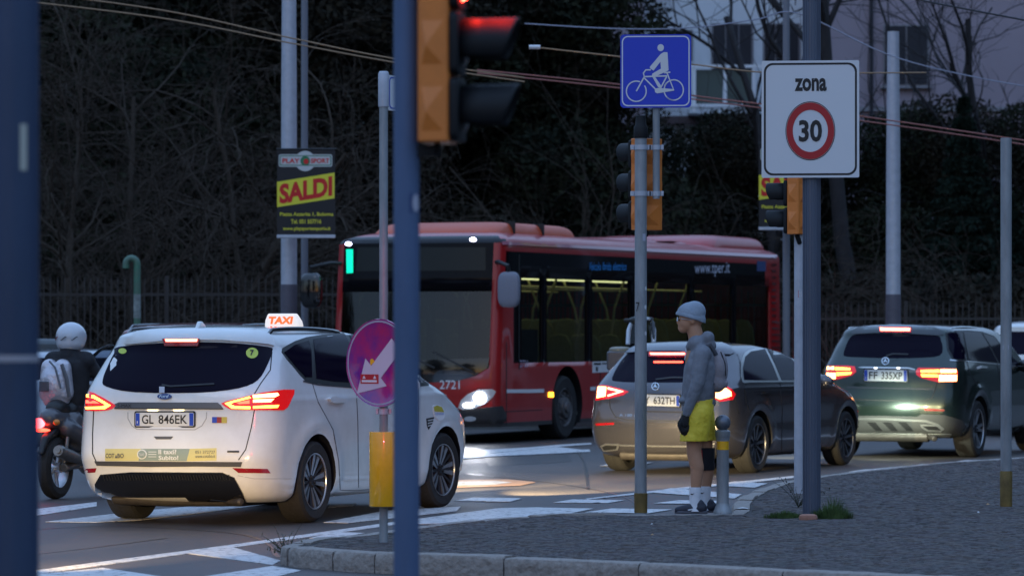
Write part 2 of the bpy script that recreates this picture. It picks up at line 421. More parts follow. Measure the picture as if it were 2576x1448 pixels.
# ------------------------------------------------------------------ traffic island: granite kerb stones and porphyry setts
IZ = .13
kerb_px = [(727, 1374), (760, 1379), (800, 1382), (840, 1385), (900, 1389), (987, 1393), (1120, 1397), (1269, 1401), (1440, 1408), (1609, 1415), (1790, 1424), (1971, 1433), (2150, 1441), (2330, 1450), (2700, 1470)]
far_px = [(2700, 1140), (2576, 1149), (2440, 1158), (2279, 1171), (2160, 1183), (2068, 1195), (1990, 1206), (1945, 1216), (1895, 1234), (1862, 1250), (1848, 1266), (1846, 1282), (1830, 1291), (1640, 1292), (1398, 1292), (1230, 1302), (1056, 1322), (900, 1343), (800, 1352), (760, 1358), (735, 1365)]
near_w = [G(x, y, IZ) for x, y in kerb_px]; far_w = [G(x, y, IZ) for x, y in far_px]
isl = near_w+far_w
base = MB().prism([(p.x, p.y) for p in isl], Matrix.Translation((0, 0, .0)), IZ-.010).build("traffic_island", M_MORTAR, smooth=False, fixn=True)
tag(base, kind='structure')
def kerb_run(line, cuts, inward, width=.14, zt=IZ+.004, face=M_GRANITE, proud=.0):
    """individual kerb stones between cut distances along a polyline"""
    L = [0]
    for a, b in zip(line, line[1:]): L.append(L[-1]+(b-a).length)
    def P(s):
        for i in range(len(line)-1):
            if s <= L[i+1] or i == len(line)-2:
                t = (s-L[i])/(L[i+1]-L[i]); d = (line[i+1]-line[i]).normalized(); return line[i].lerp(line[i+1], t), d
    for s0, s1 in zip(cuts, cuts[1:]):
        s0 += .006; s1 -= .006; k = max(2, int((s1-s0)/.07)); vs = []; jz = rnd.uniform(-.006, .006); jp = rnd.uniform(-.006, .006)
        for i in range(k+1):
            p, d = P(s0+(s1-s0)*i/k); n = Vector((-d.y, d.x, 0))*inward
            e = .008 if i in (0, k) else 0
            w = rnd.uniform(-.006, .006)
            for off, z in ((jp+e-.018, -.02), (jp+e-.016+rnd.uniform(-.007, .005), .035), (jp+e-.016+rnd.uniform(-.007, .005), .08), (jp+e+w-.014, zt-.025+jz), (jp+e-.004+w, zt-.006+jz-e*.5), (jp+e+.012, zt+jz-e*.4+rnd.uniform(-.002, .002)), (width, zt+jz-e*.4+rnd.uniform(-.002, .002)), (width, -.02)):
                q = p+n*off; vs.append((q.x, q.y, z))
        m = 8; fs = [(i*m+j, i*m+j+1, (i+1)*m+j+1, (i+1)*m+j) for i in range(k) for j in range(m-1)]+[tuple(range(m)), tuple(k*m+j for j in range(m))[::-1]]
        MB().add(vs, fs).build("kerb_stone", face, base, angle=35, fixn=True)
def dist_at(line, xs):
    """arc length at given picture columns along the line"""
    out = []; acc = 0
    Ls = [0]
    for a, b in zip(line, line[1:]): Ls.append(Ls[-1]+(b-a).length)
    for x in xs:
        best = None
        for i in range(len(line)-1):
            a = CX+line[i].x*F/line[i].y; b = CX+line[i+1].x*F/line[i+1].y
            if (a-x)*(b-x) <= 0: best = Ls[i]+(Ls[i+1]-Ls[i])*(x-a)/(b-a)
        out.append(best)
    return out
cuts = [0]+dist_at(near_w, [840, 945, 1269, 1609, 1971, 2330, 2690])
kerb_run(near_w, cuts, 1)
tot = sum((b-a).length for a, b in zip(far_w, far_w[1:]))
kerb_run(far_w, [i*tot/26 for i in range(27)], 1, width=.13, zt=IZ+.002)
kerb_run([far_w[-1], (far_w[-1]+near_w[0])/2+Vector((-.05, -.1, 0)), near_w[0]], [0, (far_w[-1]-near_w[0]).length], 1, width=.1)
# setts in fanned arcs
poly2 = [(p.x, p.y) for p in isl]
def edge_dist(x, y):
    b = 9e9
    for i in range(len(poly2)):
        x1, y1 = poly2[i-1]; x2, y2 = poly2[i]; dx, dy = x2-x1, y2-y1
        t = max(0, min(1, ((x-x1)*dx+(y-y1)*dy)/(dx*dx+dy*dy))); b = min(b, (x-x1-t*dx)**2+(y-y1-t*dy)**2)
    return b**.5
setts = []
LW = 1.3; S = .092
for lane in range(-8, 12):
    x0 = lane*LW
    for row in range(0, int(26/S)):
        y0 = 15.5+row*S
        nst = 14
        for i in range(nst):
            u = (i+.5)/nst*2-1
            x = x0+u*LW/2; y = y0+(.33*math.cos(u*1.25)-.2)+(.5*S if lane % 2 else 0)
            ang = -.33*1.25*math.sin(u*1.25)*1.4
            rx, ry = x-1.5, y-28; ca, sa = math.cos(.5), math.sin(.5); x, y = 1.5+rx*ca-ry*sa, 28+rx*sa+ry*ca; ang += .5
            if abs(x) > y*.145+.2: continue
            if not inside((x, y), poly2) or edge_dist(x, y) < .185: continue
            setts.append((x+rnd.uniform(-.006, .006), y+rnd.uniform(-.006, .006), ang+rnd.uniform(-.08, .08)))
setts.sort(key=lambda s: s[1])
def sett_geo(w, d, h):
    e = .012; r = rnd.uniform
    vs = [(-w/2, -d/2, 0), (w/2, -d/2, 0), (w/2, d/2, 0), (-w/2, d/2, 0)]
    vs = [(x, y, -.03) for x, y, z in vs]+[(x+r(-.004, .004), y+r(-.004, .004), h-.010) for x, y, z in vs]+[(x*(1-2*e/w)+r(-.004, .004), y*(1-2*e/d)+r(-.004, .004), h+r(-.003, .003)) for x, y, z in vs]
    fs = [(i, (i+1) % 4, 4+(i+1) % 4, 4+i) for i in range(4)]+[(4+i, 4+(i+1) % 4, 8+(i+1) % 4, 8+i) for i in range(4)]+[(8, 9, 10, 11)]
    return vs, fs
protos = []
for k in range(14):
    vs, fs = sett_geo(S*.97*rnd.uniform(.90, 1.03), S*.97*rnd.uniform(.88, 1.03), 0.0)
    me = bpy.data.meshes.new("sett"); me.from_pydata(vs, [], fs); me.materials.append(M_SETTS[k % 4]); protos.append(me)
for x, y, a in setts[:300]:
    o = bpy.data.objects.new("sett", rnd.choice(protos)); COL.objects.link(o); o.parent = base
    o.location = (x, y, IZ+rnd.uniform(-.0018, .0018)); o.rotation_euler = (rnd.gauss(0, .015), rnd.gauss(0, .015), a+rnd.choice((0, 1, 2, 3))*math.pi/2)
mb = MB()
for x, y, a in setts[300:]:
    vs, fs = sett_geo(S*.97*rnd.uniform(.9, 1.03), S*.97*rnd.uniform(.9, 1.03), 0)
    M = Matrix.Translation((x, y, IZ+rnd.uniform(-.0018, .0018))) @ Euler((rnd.gauss(0, .015), rnd.gauss(0, .015), a)).to_matrix().to_4x4()
    mb.add([M @ Vector(v) for v in vs], fs, rnd.choice((0, 1, 1, 2, 2, 3)))
o = mb.build("sett_paving", M_SETTS, base, smooth=False); tag(o, kind='stuff')

# ------------------------------------------------------------------ vehicle building
def shell(name, keys, ylist_side=None, sub=4, nr=8, nc=9, ns=44, wheels=(), wr=.4, flare=.018, taper=.035, crease=None, L=None, rcy_f=None):
    """closed body skin stacked from plan outlines. key: z, y_rear, y_front, half width, rear bow, rear corner, front bow, front corner.
    returns verts, faces, grid shape"""
    lev = catmull(keys, sub) if sub > 1 else [np.array(k, float) for k in keys]
    ymid = sum(k[1]+k[2] for k in keys[2:5])/6; half = sum(k[2]-k[1] for k in keys[2:5])/6
    rows = []
    for z, yr, yf, w, br, rr, bf, rf in lev:
        rr = min(rr, w*.8, (yf-yr)*.4); rf = min(rf, w*.8, (yf-yr)*.4); rry = rr*.8; rfy = rf*.8
        half_pts = []
        for i in range(nr):
            x = (w-rry)*i/nr; half_pts.append((x, yr+br*(x/w)**2))
        yc = yr+br*((w-rry)/w)**2+rr
        for i in range(nc):
            a = math.pi/2*i/nc; half_pts.append((w-rry+rry*math.sin(a)**.9, yc-rr*math.cos(a)))
        yfc = yf-bf*((w-rfy)/w)**2-rf
        ys = ylist_side if ylist_side else [yc+(yfc-yc)*i/ns for i in range(ns+1)]
        for y in ys: half_pts.append((w, min(max(y, yc), yfc)))
        for i in range(1, nc+1):
            a = math.pi/2*(1-i/nc); half_pts.append((w-rfy+rfy*math.sin(a)**.9, yfc+rf*math.cos(a)))
        for i in range(1, nr+1):
            x = (w-rfy)*(1-i/nr); half_pts.append((x, yf-bf*(x/w)**2))
        out = []
        for x, y in half_pts:
            t = (y-ymid)/half
            x2 = x*(1-taper*abs(t)**3)
            if x > w*.8:
                for wy in wheels:
                    r = math.hypot(y-wy, z-wr*.93)
                    x2 += flare*math.exp(-((r-wr*1.13)/.055)**2)*(1 if z < 1.1 else 0)
                if crease: x2 += crease(y, z)
            out.append((x2, y, z))
        rows.append(out)
    m = len(rows[0]); n = 2*m-2
    vs = []
    for row in rows:
        vs += row+[(-x, y, z) for x, y, z in row[1:-1][::-1]]
    k = len(rows); fs = []
    for i in range(k-1):
        for j in range(n): fs.append((i*n+j, i*n+(j+1) % n, (i+1)*n+(j+1) % n, (i+1)*n+j))
    fs += [tuple(range(n))[::-1], tuple((k-1)*n+j for j in range(n))]
    return vs, fs, (k, n, m)

def bool_cut(o, cutters, mats_inside):
    """cut wheel openings; the new faces carry the cutter's own material"""
    for c in cutters:
        md = o.modifiers.new("cut", 'BOOLEAN'); md.operation = 'DIFFERENCE'; md.object = c; md.solver = 'EXACT'; md.material_mode = 'TRANSFER'
    dg = bpy.context.evaluated_depsgraph_get(); me = bpy.data.meshes.new_from_object(o.evaluated_get(dg))
    o.modifiers.clear(); old = o.data; o.data = me; me.name = o.name
    for c in cutters: bpy.data.objects.remove(c)
    return o

def make_wheel(root, x, y, R, width, side, style, steer=0.0, rimf=.70, name="wheel", n=48, mt=None):
    w = empty(name, (x, y, R), steer, root)
    M = Matrix.Rotation(math.radians(90)*side, 4, 'Y')       # lathe axis points outwards
    h = width/2; rr = R*rimf
    MB().lathe([(rr*.97, -h*.8), (rr*1.02, -h), (R*.9, -h*1.02), (R*.975, -h*.86), (R, -h*.55), (R*1.0, -.012), (R*.993, -.008), (R*.993, .008), (R, .012), (R, h*.55), (R*.975, h*.86), (R*.9, h*1.04), (R*.84, h*1.03), (rr*1.03, h*.98), (rr*.99, h*.86), (rr*.97, -h*.8)], n, M, caps=False).build("tyre", M_RUBBER, w, angle=30)
    rim = MB()
    rim.lathe([(rr*.975, h*.9), (rr*1.005, h*.93), (rr*.97, h*.96), (rr*.93, h*.88), (rr*.90, h*.35), (rr*.88, -h*.7), (.02, -h*.7), (.02, -h*.68)], n, M, m=1, caps=False)
    rim.lathe([(rr*.985, h*.93), (rr*.985, h*.985), (rr*.95, h*.97), (rr*.935, h*.86)], n, M, m=0, caps=False)
    rim.lathe([(rr*.86, -h*.3), (rr*.86, -h*.1), (.05, -h*.1)], 32, M, m=3, caps=False)      # brake disc in shadow
    ns, tw = {'twin': (5, .30), 'multi': (10, 0), 'five': (5, 0), 'bus': (0, 0)}[style]
    def spoke(a, wi, wo, mi=0, a2=None):
        a2 = a if a2 is None else a2; d1 = Vector((math.cos(a), math.sin(a), 0)); d2 = Vector((math.cos(a2), math.sin(a2), 0))
        p0 = d1*rr*.16; p1 = d2*rr*.93; d = (p1-p0).normalized(); s = Vector((-d.y, d.x, 0))
        vs = []
        for p, ww, z in ((p0, wi, h*.62), (p0.lerp(p1, .5), (wi+wo)/2, h*.74), (p1, wo, h*.84)):
            for sx, zz in ((-.5, z), (.5, z), (.42, z-h*.3), (-.42, z-h*.3)): vs.append(M @ (p+s*ww*sx+Vector((0, 0, zz))))
        fs = [(0, 1, 5, 4), (4, 5, 9, 8), (1, 2, 6, 5), (5, 6, 10, 9), (3, 0, 4, 7), (7, 4, 8, 11), (2, 3, 7, 6), (6, 7, 11, 10), (8, 9, 10, 11)]
        rim.add(vs, fs, mi)
    for k in range(ns):
        a = 2*math.pi*k/ns+.35
        if style == 'twin':
            spoke(a-.10, .035, .042, 0, a-.20); spoke(a+.10, .035, .042, 0, a+.20); spoke(a, .05, .02, 1)
            spoke(a+math.pi/5, .02, .03, 1)
        elif style == 'multi': spoke(a, .022, .034, 2 if False else 0, a+.08)
        else: spoke(a-.07, .05, .03, 0, a-.17); spoke(a+.07, .05, .03, 0, a+.17)
    if style == 'bus':
        rim.lathe([(rr*.9, h*.5), (rr*.85, h*.62), (rr*.62, h*.66), (rr*.55, h*.75), (rr*.52, h*1.1), (rr*.3, h*1.15), (rr*.28, h*1.35), (.01, h*1.38)], 36, M, m=2, caps=False)
        for k in range(10):
            a = 2*math.pi*k/10; rim.lathe([(.016, 0), (.016, .05)], 8, M @ Matrix.Translation((rr*.72*math.cos(a), rr*.72*math.sin(a), h*.62)), m=1)
    else:
        rim.lathe([(rr*.24, h*.45), (rr*.22, h*.66), (rr*.13, h*.72), (.002, h*.73)], 20, M, m=1, caps=False)
        for k in range(5):
            a = 2*math.pi*k/5; rim.lathe([(.011, 0), (.011, .02)], 8, M @ Matrix.Translation((rr*.17*math.cos(a), rr*.17*math.sin(a), h*.66)), m=1)
    mt = mt or [M_ALLOY, M_ALLOYD, M_ALLOY, M_BLACKP]
    rim.build("rim", mt, w, angle=30)
    return w

def car_base(name, loc, theta, scale, keys, wheels_y, R, track, paint, taper=.035, flare=.018, crease=None, rimstyle='twin', steer=0.0, arch=.055, width=.235, rimf=.70, rims=None):
    root = empty(name, loc, -math.radians(theta)); root.scale = (scale,)*3
    vs, fs, gs = shell(name, keys, wheels=wheels_y, wr=R+arch, taper=taper, flare=flare, crease=crease)
    body = MB().add(vs, fs).build("body", [paint, M_BLACKP], root)
    cut = []
    for wy in wheels_y:
        for sd in (-1, 1):
            c = MB().lathe([(R+arch, 0), (R+arch, .45)], 48, Matrix.Translation((sd*(keys[3][3]-.36), wy, R)) @ Matrix.Rotation(math.radians(90)*sd, 4, 'Y')).build("cutter", M_BLACKP, None, smooth=False)
            c.parent = root; cut.append(c)
    bpy.context.view_layer.update()
    bool_cut(body, cut, M_BLACKP)
    me = body.data
    bm = bmesh.new(); bm.from_mesh(me); bmesh.ops.remove_doubles(bm, verts=bm.verts, dist=.0004); bm.to_mesh(me); bm.free()
    me.polygons.foreach_set("use_smooth", [True]*len(me.polygons)); me.set_sharp_from_angle(angle=math.radians(32))
    for wy in wheels_y:
        for sd in (-1, 1):
            make_wheel(root, sd*(track/2), wy, R, width, sd, rimstyle, steer if wy > 1 else 0, rimf=rimf, mt=rims)
    return root, body, surf(body)

def num_plate(root, body, bvh, tl, tr, br, bl, chars, name="number_plate", dark=False):
    """flat number plate standing proud of the tailgate, with its blue end bands and characters"""
    Mi = RM(root).inverted(); dist = (root.location-CAMP).length
    P = [Mi @ hit(bvh, *p, dist)[0] for p in (tl, tr, br, bl)]
    yb = min(p.y for p in P)-.008; sc = root.scale[0]
    # back on the plane y = yb in the vehicle's frame
    def on(px, py):
        o = Mi @ CAMP; d = (Mi.to_3x3() @ Vector(((px-CX)/F, 1, -(py-YH)/F))); t = (yb-o.y)/d.y; return o+d*t
    a = on(*bl); b = on(*br); c = on(*tl); w = (b-a).length; h = (c-a).length
    M = plate_M(a, b-a, (c-a).normalized())
    pl = MB().prism(rrect(0, 0, w, h, .012/sc, 3), M, .004).build(name, M_PLATE, root, smooth=False)
    fr = MB()
    T = M @ Matrix.Translation((0, 0, -.006)); fr.prism(rrect(-.012, -.012, w+.012, h+.012, .018, 3), T, .0055).build("plate_frame", M_BLACKP, pl, smooth=False)
    M2 = M @ Matrix.Translation((0, 0, .0045))
    decal("blue_band", [(0.003, .004), (w*.075, .004), (w*.075, h-.004), (0.003, h-.004)], M2, M_EUBLUE, pl, .001)
    decal("blue_band", [(w*.925, .004), (w-.003, .004), (w-.003, h-.004), (w*.925, h-.004)], M2, M_EUBLUE, pl, .001)
    M3 = M @ Matrix.Translation((0, 0, .0065))
    text_flat("characters", chars[0], M3 @ Matrix.Translation((w*.115, h*.17, 0)), w*.20, h*.66, M_INK, pl, bold=.012)
    text_flat("characters", chars[1], M3 @ Matrix.Translation((w*.40, h*.17, 0)), w*.49, h*.66, M_INK, pl, bold=.012)
    text_flat("country_letter", "I", M3 @ Matrix.Translation((w*.03, h*.2, 0)), w*.012, h*.18, M_PLATE, pl, bold=.01)
    return pl

def add_mirror(root, x, y, z, sd, paint):
    M = Matrix.Translation((x+sd*.13, y, z))
    o = MB().add(*ellipsoid(.12, .055, .085, M)).build("door_mirror", paint, root)
    MB().tube([(x-sd*.03, y+.01, z-.05), (x+sd*.06, y, z-.04)], .025, 8).build("mirror_arm", M_BLACKP, o)
    return o
def ellipsoid(a, b, c, M, n=16, k=10, e=1.0):
    vs = []; fs = []
    for i in range(1, k):
        p = math.pi*i/k
        for j in range(n):
            t = 2*math.pi*j/n; f = lambda v: math.copysign(abs(v)**e, v)
            vs.append(M @ Vector((a*f(math.sin(p))*f(math.cos(t)), b*f(math.sin(p))*f(math.sin(t)), c*f(math.cos(p)))))
    vs += [M @ Vector((0, 0, c)), M @ Vector((0, 0, -c))]; N = (k-1)*n
    for i in range(k-2):
        for j in range(n): fs.append((i*n+j, (i+1)*n+j, (i+1)*n+(j+1) % n, i*n+(j+1) % n))
    for j in range(n): fs.append((N, j, (j+1) % n)); fs.append((N+1, (k-2)*n+(j+1) % n, (k-2)*n+j))
    return vs, fs
def reg_glass(root, keys, zr, yr, name, m, side=-1, off=.006, taper=.035):
    """a side or front pane cut to the body's own skin: polygon given in (y, z) on one flank"""
    pass
def flank_pane(name, root, bvh, poly, sd, m, off=.004, parent=None, step=.09, smooth=0):
    """pane traced in (y, z) of the vehicle's frame and laid on its flank sd (-1 far side, 1 near side)"""
    if smooth: poly = [tuple(p) for p in catmull(poly, smooth, True)]
    pts = []
    for i in range(len(poly)):
        a, b = poly[i-1], poly[i]; k = max(1, int(math.hypot(b[0]-a[0], b[1]-a[1])/step)); pts += [(a[0]+(b[0]-a[0])*t/k, a[1]+(b[1]-a[1])*t/k) for t in range(k)]
    nb = len(pts); y = min(p[0] for p in pts)+step/2
    while y < max(p[0] for p in pts):
        z = min(p[1] for p in pts)+step/2
        while z < max(p[1] for p in pts):
            if inside((y, z), pts): pts.append((y, z))
            z += step
        y += step
    r = delaunay_2d_cdt([Vector(p) for p in pts], [(i, (i+1) % nb) for i in range(nb)], [], 1, 1e-6)
    M = RM(root); Mi = M.inverted(); fr = []; bk = []
    for p in r[0]:
        o = M @ Vector((sd*3, p.x, p.y)); d = (M.to_3x3() @ Vector((-sd, 0, 0))).normalized()
        loc, n, i, ds = bvh.ray_cast(o, d)
        if loc is None: loc, n, i, ds = bvh.find_nearest(M @ Vector((sd*.8, p.x, p.y)))
        if n.dot(d) > 0: n = -n
        fr.append(Mi @ (loc+n*off)); bk.append(Mi @ (loc-n*.004))
    k = len(fr); faces = [tuple(f) if sd > 0 else tuple(f)[::-1] for f in r[2]]; cnt = {}
    for f in faces:
        for a, b in zip(f, f[1:]+f[:1]): cnt[(a, b)] = 1
    return MB().add(fr+bk, faces+[(b, a, a+k, b+k) for (a, b) in cnt if (b, a) not in cnt]).build(name, m, parent or root, angle=50)
def end_pane(name, root, bvh, poly, end, m, off=.004, parent=None, step=.09):
    """the same for the front (end=1) or rear (end=-1): polygon in (x, z)"""
    pts = []
    for i in range(len(poly)):
        a, b = poly[i-1], poly[i]; k = max(1, int(math.hypot(b[0]-a[0], b[1]-a[1])/step)); pts += [(a[0]+(b[0]-a[0])*t/k, a[1]+(b[1]-a[1])*t/k) for t in range(k)]
    nb = len(pts); x = min(p[0] for p in pts)+step/2
    while x < max(p[0] for p in pts):
        z = min(p[1] for p in pts)+step/2
        while z < max(p[1] for p in pts):
            if inside((x, z), pts): pts.append((x, z))
            z += step
        x += step
    r = delaunay_2d_cdt([Vector(p) for p in pts], [(i, (i+1) % nb) for i in range(nb)], [], 1, 1e-6)
    M = RM(root); Mi = M.inverted(); fr = []; bk = []
    for p in r[0]:
        o = M @ Vector((p.x, 1+end*6 if end > 0 else -6, p.y)); d = (M.to_3x3() @ Vector((0, -end, 0))).normalized()
        loc, n, i, ds = bvh.ray_cast(o, d)
        if loc is None: loc, n, i, ds = bvh.find_nearest(o+d*3)
        if n.dot(d) > 0: n = -n
        fr.append(Mi @ (loc+n*off)); bk.append(Mi @ (loc-n*.004))
    k = len(fr); faces = [tuple(f) if end < 0 else tuple(f)[::-1] for f in r[2]]; cnt = {}
    for f in faces:
        for a, b in zip(f, f[1:]+f[:1]): cnt[(a, b)] = 1
    return MB().add(fr+bk, faces+[(b, a, a+k, b+k) for (a, b) in cnt if (b, a) not in cnt]).build(name, m, parent or root, angle=50)

# ------------------------------------------------------------------ white taxi people carrier
TX = dict(R=.345)
keysT = [  # z, yrear, yfront, halfw, bowr, rr, bowf, rf
    (.19, -.74, 3.45, .80, .10, .30, .2, .35), (.24, -.86, 3.60, .875, .12, .32, .25, .4), (.34, -.95, 3.72, .915, .12, .34, .28, .45), (.47, -1.0, 3.78, .93, .12, .34, .28, .45),
    (.56, -1.02, 3.80, .938, .12, .33, .28, .45), (.68, -1.0, 3.78, .945, .12, .33, .28, .45), (.80, -.975, 3.70, .948, .12, .33, .28, .42), (.90, -.965, 3.55, .947, .12, .33, .3, .40),
    (1.00, -.955, 3.35, .940, .12, .33, .35, .40), (1.08, -.94, 3.15, .925, .12, .33, .35, .40), (1.15, -.915, 2.90, .905, .12, .34, .3, .40), (1.25, -.86, 2.66, .87, .13, .36, .3, .40),
    (1.36, -.80, 2.40, .825, .14, .36, .3, .4), (1.46, -.745, 2.15, .775, .15, .36, .3, .4), (1.53, -.735, 1.92, .735, .15, .34, .3, .4), (1.575, -.72, 1.7, .69, .14, .32, .3, .36),
    (1.61, -.60, 1.4, .62, .14, .32, .3, .32), (1.64, -.38, .90, .50, .14, .3, .2, .3), (1.658, -.1, .6, .28, .05, .15, .05, .15)]
def crT(y, z):
    c = 0
    if -.6 < y < 3.2:
        c -= .022*math.exp(-((z-.62)/.16)**2)*max(0, 1-abs((y-1.42)/1.5))**.5 if abs(y-1.42) < 1.5 else 0
        c += .008*math.exp(-((z-1.035)/.022)**2)
    return c
taxi, tb, tv = car_base("taxi", (-2.506, 31.78, 0), 21.26, 1.0, keysT, (0.0, 2.85), .345, 1.60, M_WHITE, crease=crT, steer=math.radians(-4))
tag(taxi, "white taxi people carrier with lit tail lamps and a roof sign", "taxi")
P_ = lambda name, poly, m, **k: patch(name, poly, tb, tv, taxi, m, **k)
# rear glass and trims, traced on the tailgate
rg = P_("rear_window", [(300, 872), (420, 862), (560, 861), (672, 872), (684, 884), (672, 918), (648, 956), (600, 976), (500, 987), (340, 986), (268, 972), (259, 955), (272, 920), (288, 888)], M_DGLASS, off=.004, smooth=3)
strip("wiper", [(408, 968), (430, 972), (540, 966)], 4, tb, tv, taxi, M_BLACKP, off=.012, thick=.002, parent=rg)
P_("wiper_mount", [(402, 973), (415, 973), (415, 988), (402, 988)], M_GALVL, off=.012)
P_("taxi_number_sticker", ell(634, 888, 15, 13.5), mat("sticker_lime", (.52, .62, .08), .4), off=.0065)
text_on("sticker_number", "7", (629, 895), (9, 0), (0, -14), tv, taxi, M_INK, off=.012, bold=.03)
P_("window_sticker", ell(309, 883, 10, 7), MATS["sticker_lime"], off=.0065)
P_("spoiler", [(318, 862), (345, 838), (430, 832), (560, 832), (655, 838), (682, 850), (686, 872), (672, 867), (560, 856), (430, 856), (330, 866)], M_WHITE, off=.022, thick=.01, smooth=2)
bl = P_("brake_light", [(412, 851), (505, 851), (500, 872), (418, 872)], M_REFL, off=.03, thick=.01)
P_("brake_light_core", [(420, 853), (500, 853), (498, 860), (422, 860)], M_BRAKE, off=.034, thick=.005, parent=bl)
# tail lamps
tl = P_("tail_light", [(217, 986), (238, 988), (288, 1016), (288, 1023), (272, 1031), (216, 1032), (212, 1010)], M_REDLENS, off=.008, smooth=2)
P_("lamp_core", [(220, 992), (238, 994), (280, 1019), (266, 1028), (219, 1029), (217, 1023), (258, 1022), (268, 1018), (236, 1001), (220, 999)], M_HOT, off=.012, parent=tl)
P_("lamp_core", [(219, 1006), (240, 1008), (252, 1014), (219, 1014)], M_REDGLOW, off=.012, parent=tl)
tr_ = P_("tail_light", [(557, 1014), (572, 1008), (640, 992), (660, 987), (712, 980), (739, 980), (738, 992), (722, 1024), (712, 1031), (640, 1031), (580, 1029), (566, 1022)], M_REDLENS, off=.008)
P_("lamp_core", [(566, 1014), (582, 1009), (628, 997), (632, 1001), (588, 1012), (580, 1016), (592, 1021), (630, 1022), (630, 1028), (584, 1027)], M_HOT, off=.012, parent=tr_)
P_("lamp_core", [(636, 994), (696, 988), (700, 994), (690, 999), (637, 1001)], M_HOTW, off=.012, parent=tr_)
P_("lamp_core", [(637, 1005), (688, 1003), (680, 1011), (637, 1012)], M_HOTW, off=.012, parent=tr_)
P_("lamp_core", [(637, 1021), (700, 1018), (696, 1025), (637, 1027)], M_HOT, off=.012, parent=tr_)
P_("lamp_core", [(595, 1012), (628, 1006), (628, 1015), (602, 1016)], M_REDGLOW, off=.012, parent=tr_)
# chrome bar, badge, plate recess, handle
P_("tailgate_bar", [(289, 1016), (300, 1011), (548, 1012), (556, 1019), (562, 1027), (289, 1026)], mat("satin_bar", (.16, .15, .15), .3, metal=.8), off=.007)
strip("bar_line", [(289, 1027), (562, 1028)], 2.0, tb, tv, taxi, M_GAP, off=.009)
bd = P_("maker_badge", ell(415, 997, 18, 7.5), mat("badge_blue", (.01, .03, .16), .2, coat=1), off=.012, step=6)
text_on("badge_script", "Ford", (403, 1001), (24, 0), (0, -8), tv, taxi, M_CHROME, off=.02, shear=.3, parent=bd)
strip("plate_recess_line", [(322, 1036), (322, 1052), (332, 1070), (345, 1079), (490, 1080), (508, 1070), (519, 1052), (520, 1036)], 2.2, tb, tv, taxi, mat("recess_line", (.35, .35, .36), .4), off=.002)
num_plate(taxi, tb, tv, (341, 1037), (492, 1037), (488, 1071), (341, 1071), ("GL", "846EK"))
for x in (385, 450):
    P_("plate_lamp", [(x-14, 1030), (x+14, 1030), (x+10, 1034), (x-10, 1034)], mat("plate_lamp_lit", (1, .8, .5), .4, emit=(1, .72, .35), es=2.0), off=.012)
P_("tailgate_handle", [(387, 1097), (436, 1097), (430, 1104), (393, 1104)], mat("handle_dark_grey", (.10, .095, .09), .35), off=.004)  # handle patch in one dark grey
P_("flag_sticker", [(534, 1048), (571, 1048), (571, 1063), (534, 1063)], mat("sticker_red", (.35, .03, .03), .4), off=.004)
P_("flag_sticker", [(534, 1048), (546, 1048), (546, 1063), (534, 1063)], M_EUBLUE, off=.006)
P_("flag_sticker", [(558, 1048), (571, 1048), (571, 1063), (558, 1063)], mat("sticker_gold", (.55, .45, .08), .4), off=.006)
strip("model_lettering", [(572, 1135), (602, 1135)], 4.5, tb, tv, taxi, M_ALLOYD, off=.006)
text_on("bar_lettering", "S-MAX", (298, 1024), (34, 0), (0, -8), tv, taxi, M_ALLOYD, off=.012)
# advertising strip
ad1 = mat("ad_yellow", (.62, .55, .22), .4); ad2 = mat("ad_grey", (.26, .32, .27), .4)
P_("advert_strip", [(265, 1128), (355, 1128), (349, 1158), (265, 1158)], ad1, off=.004)
P_("advert_strip", [(355, 1128), (478, 1128), (470, 1159), (349, 1158)], ad2, off=.004)
P_("advert_strip", [(478, 1128), (545, 1126), (545, 1157), (470, 1159)], ad1, off=.004)
adi = mat("ad_ink", (.12, .12, .10), .5); adw = mat("ad_white", (.70, .70, .66), .5)
text_on("advert_text", "COT", (267, 1151), (22, 0), (0, -11), tv, taxi, adi, off=.010, bold=.02)
text_on("advert_text", "BO", (297, 1151), (16, 0), (0, -11), tv, taxi, adi, off=.010, bold=.02)
P_("advert_emblem", [(290, 1151), (296, 1151), (293, 1143)], adi, off=.008)
P_("advert_emblem", ell(358, 1142, 12, 12), adw, off=.007); P_("advert_emblem", ell(358, 1142, 9.5, 9.5), ad2, off=.010)
text_on("advert_text", "TAXI", (351, 1146), (14, 0), (0, -6), tv, taxi, adw, off=.016)
text_on("advert_text", "Il taxi?", (400, 1142), (45, 0), (0, -12), tv, taxi, adw, off=.010, bold=.03)
text_on("advert_text", "Subito!", (400, 1156), (50, 0), (0, -11), tv, taxi, adw, off=.010, bold=.03)
text_on("advert_text", "051 372727", (492, 1140), (50, 0), (0, -7), tv, taxi, adi, off=.010)
text_on("advert_text", "www.cotabo.it", (492, 1151), (50, -1), (0, -8), tv, taxi, adi, off=.010)
for yy in (1136, 1142, 1148): strip("advert_text", [(374, yy), (394, yy)], 1.6, tb, tv, taxi, adw, off=.006)
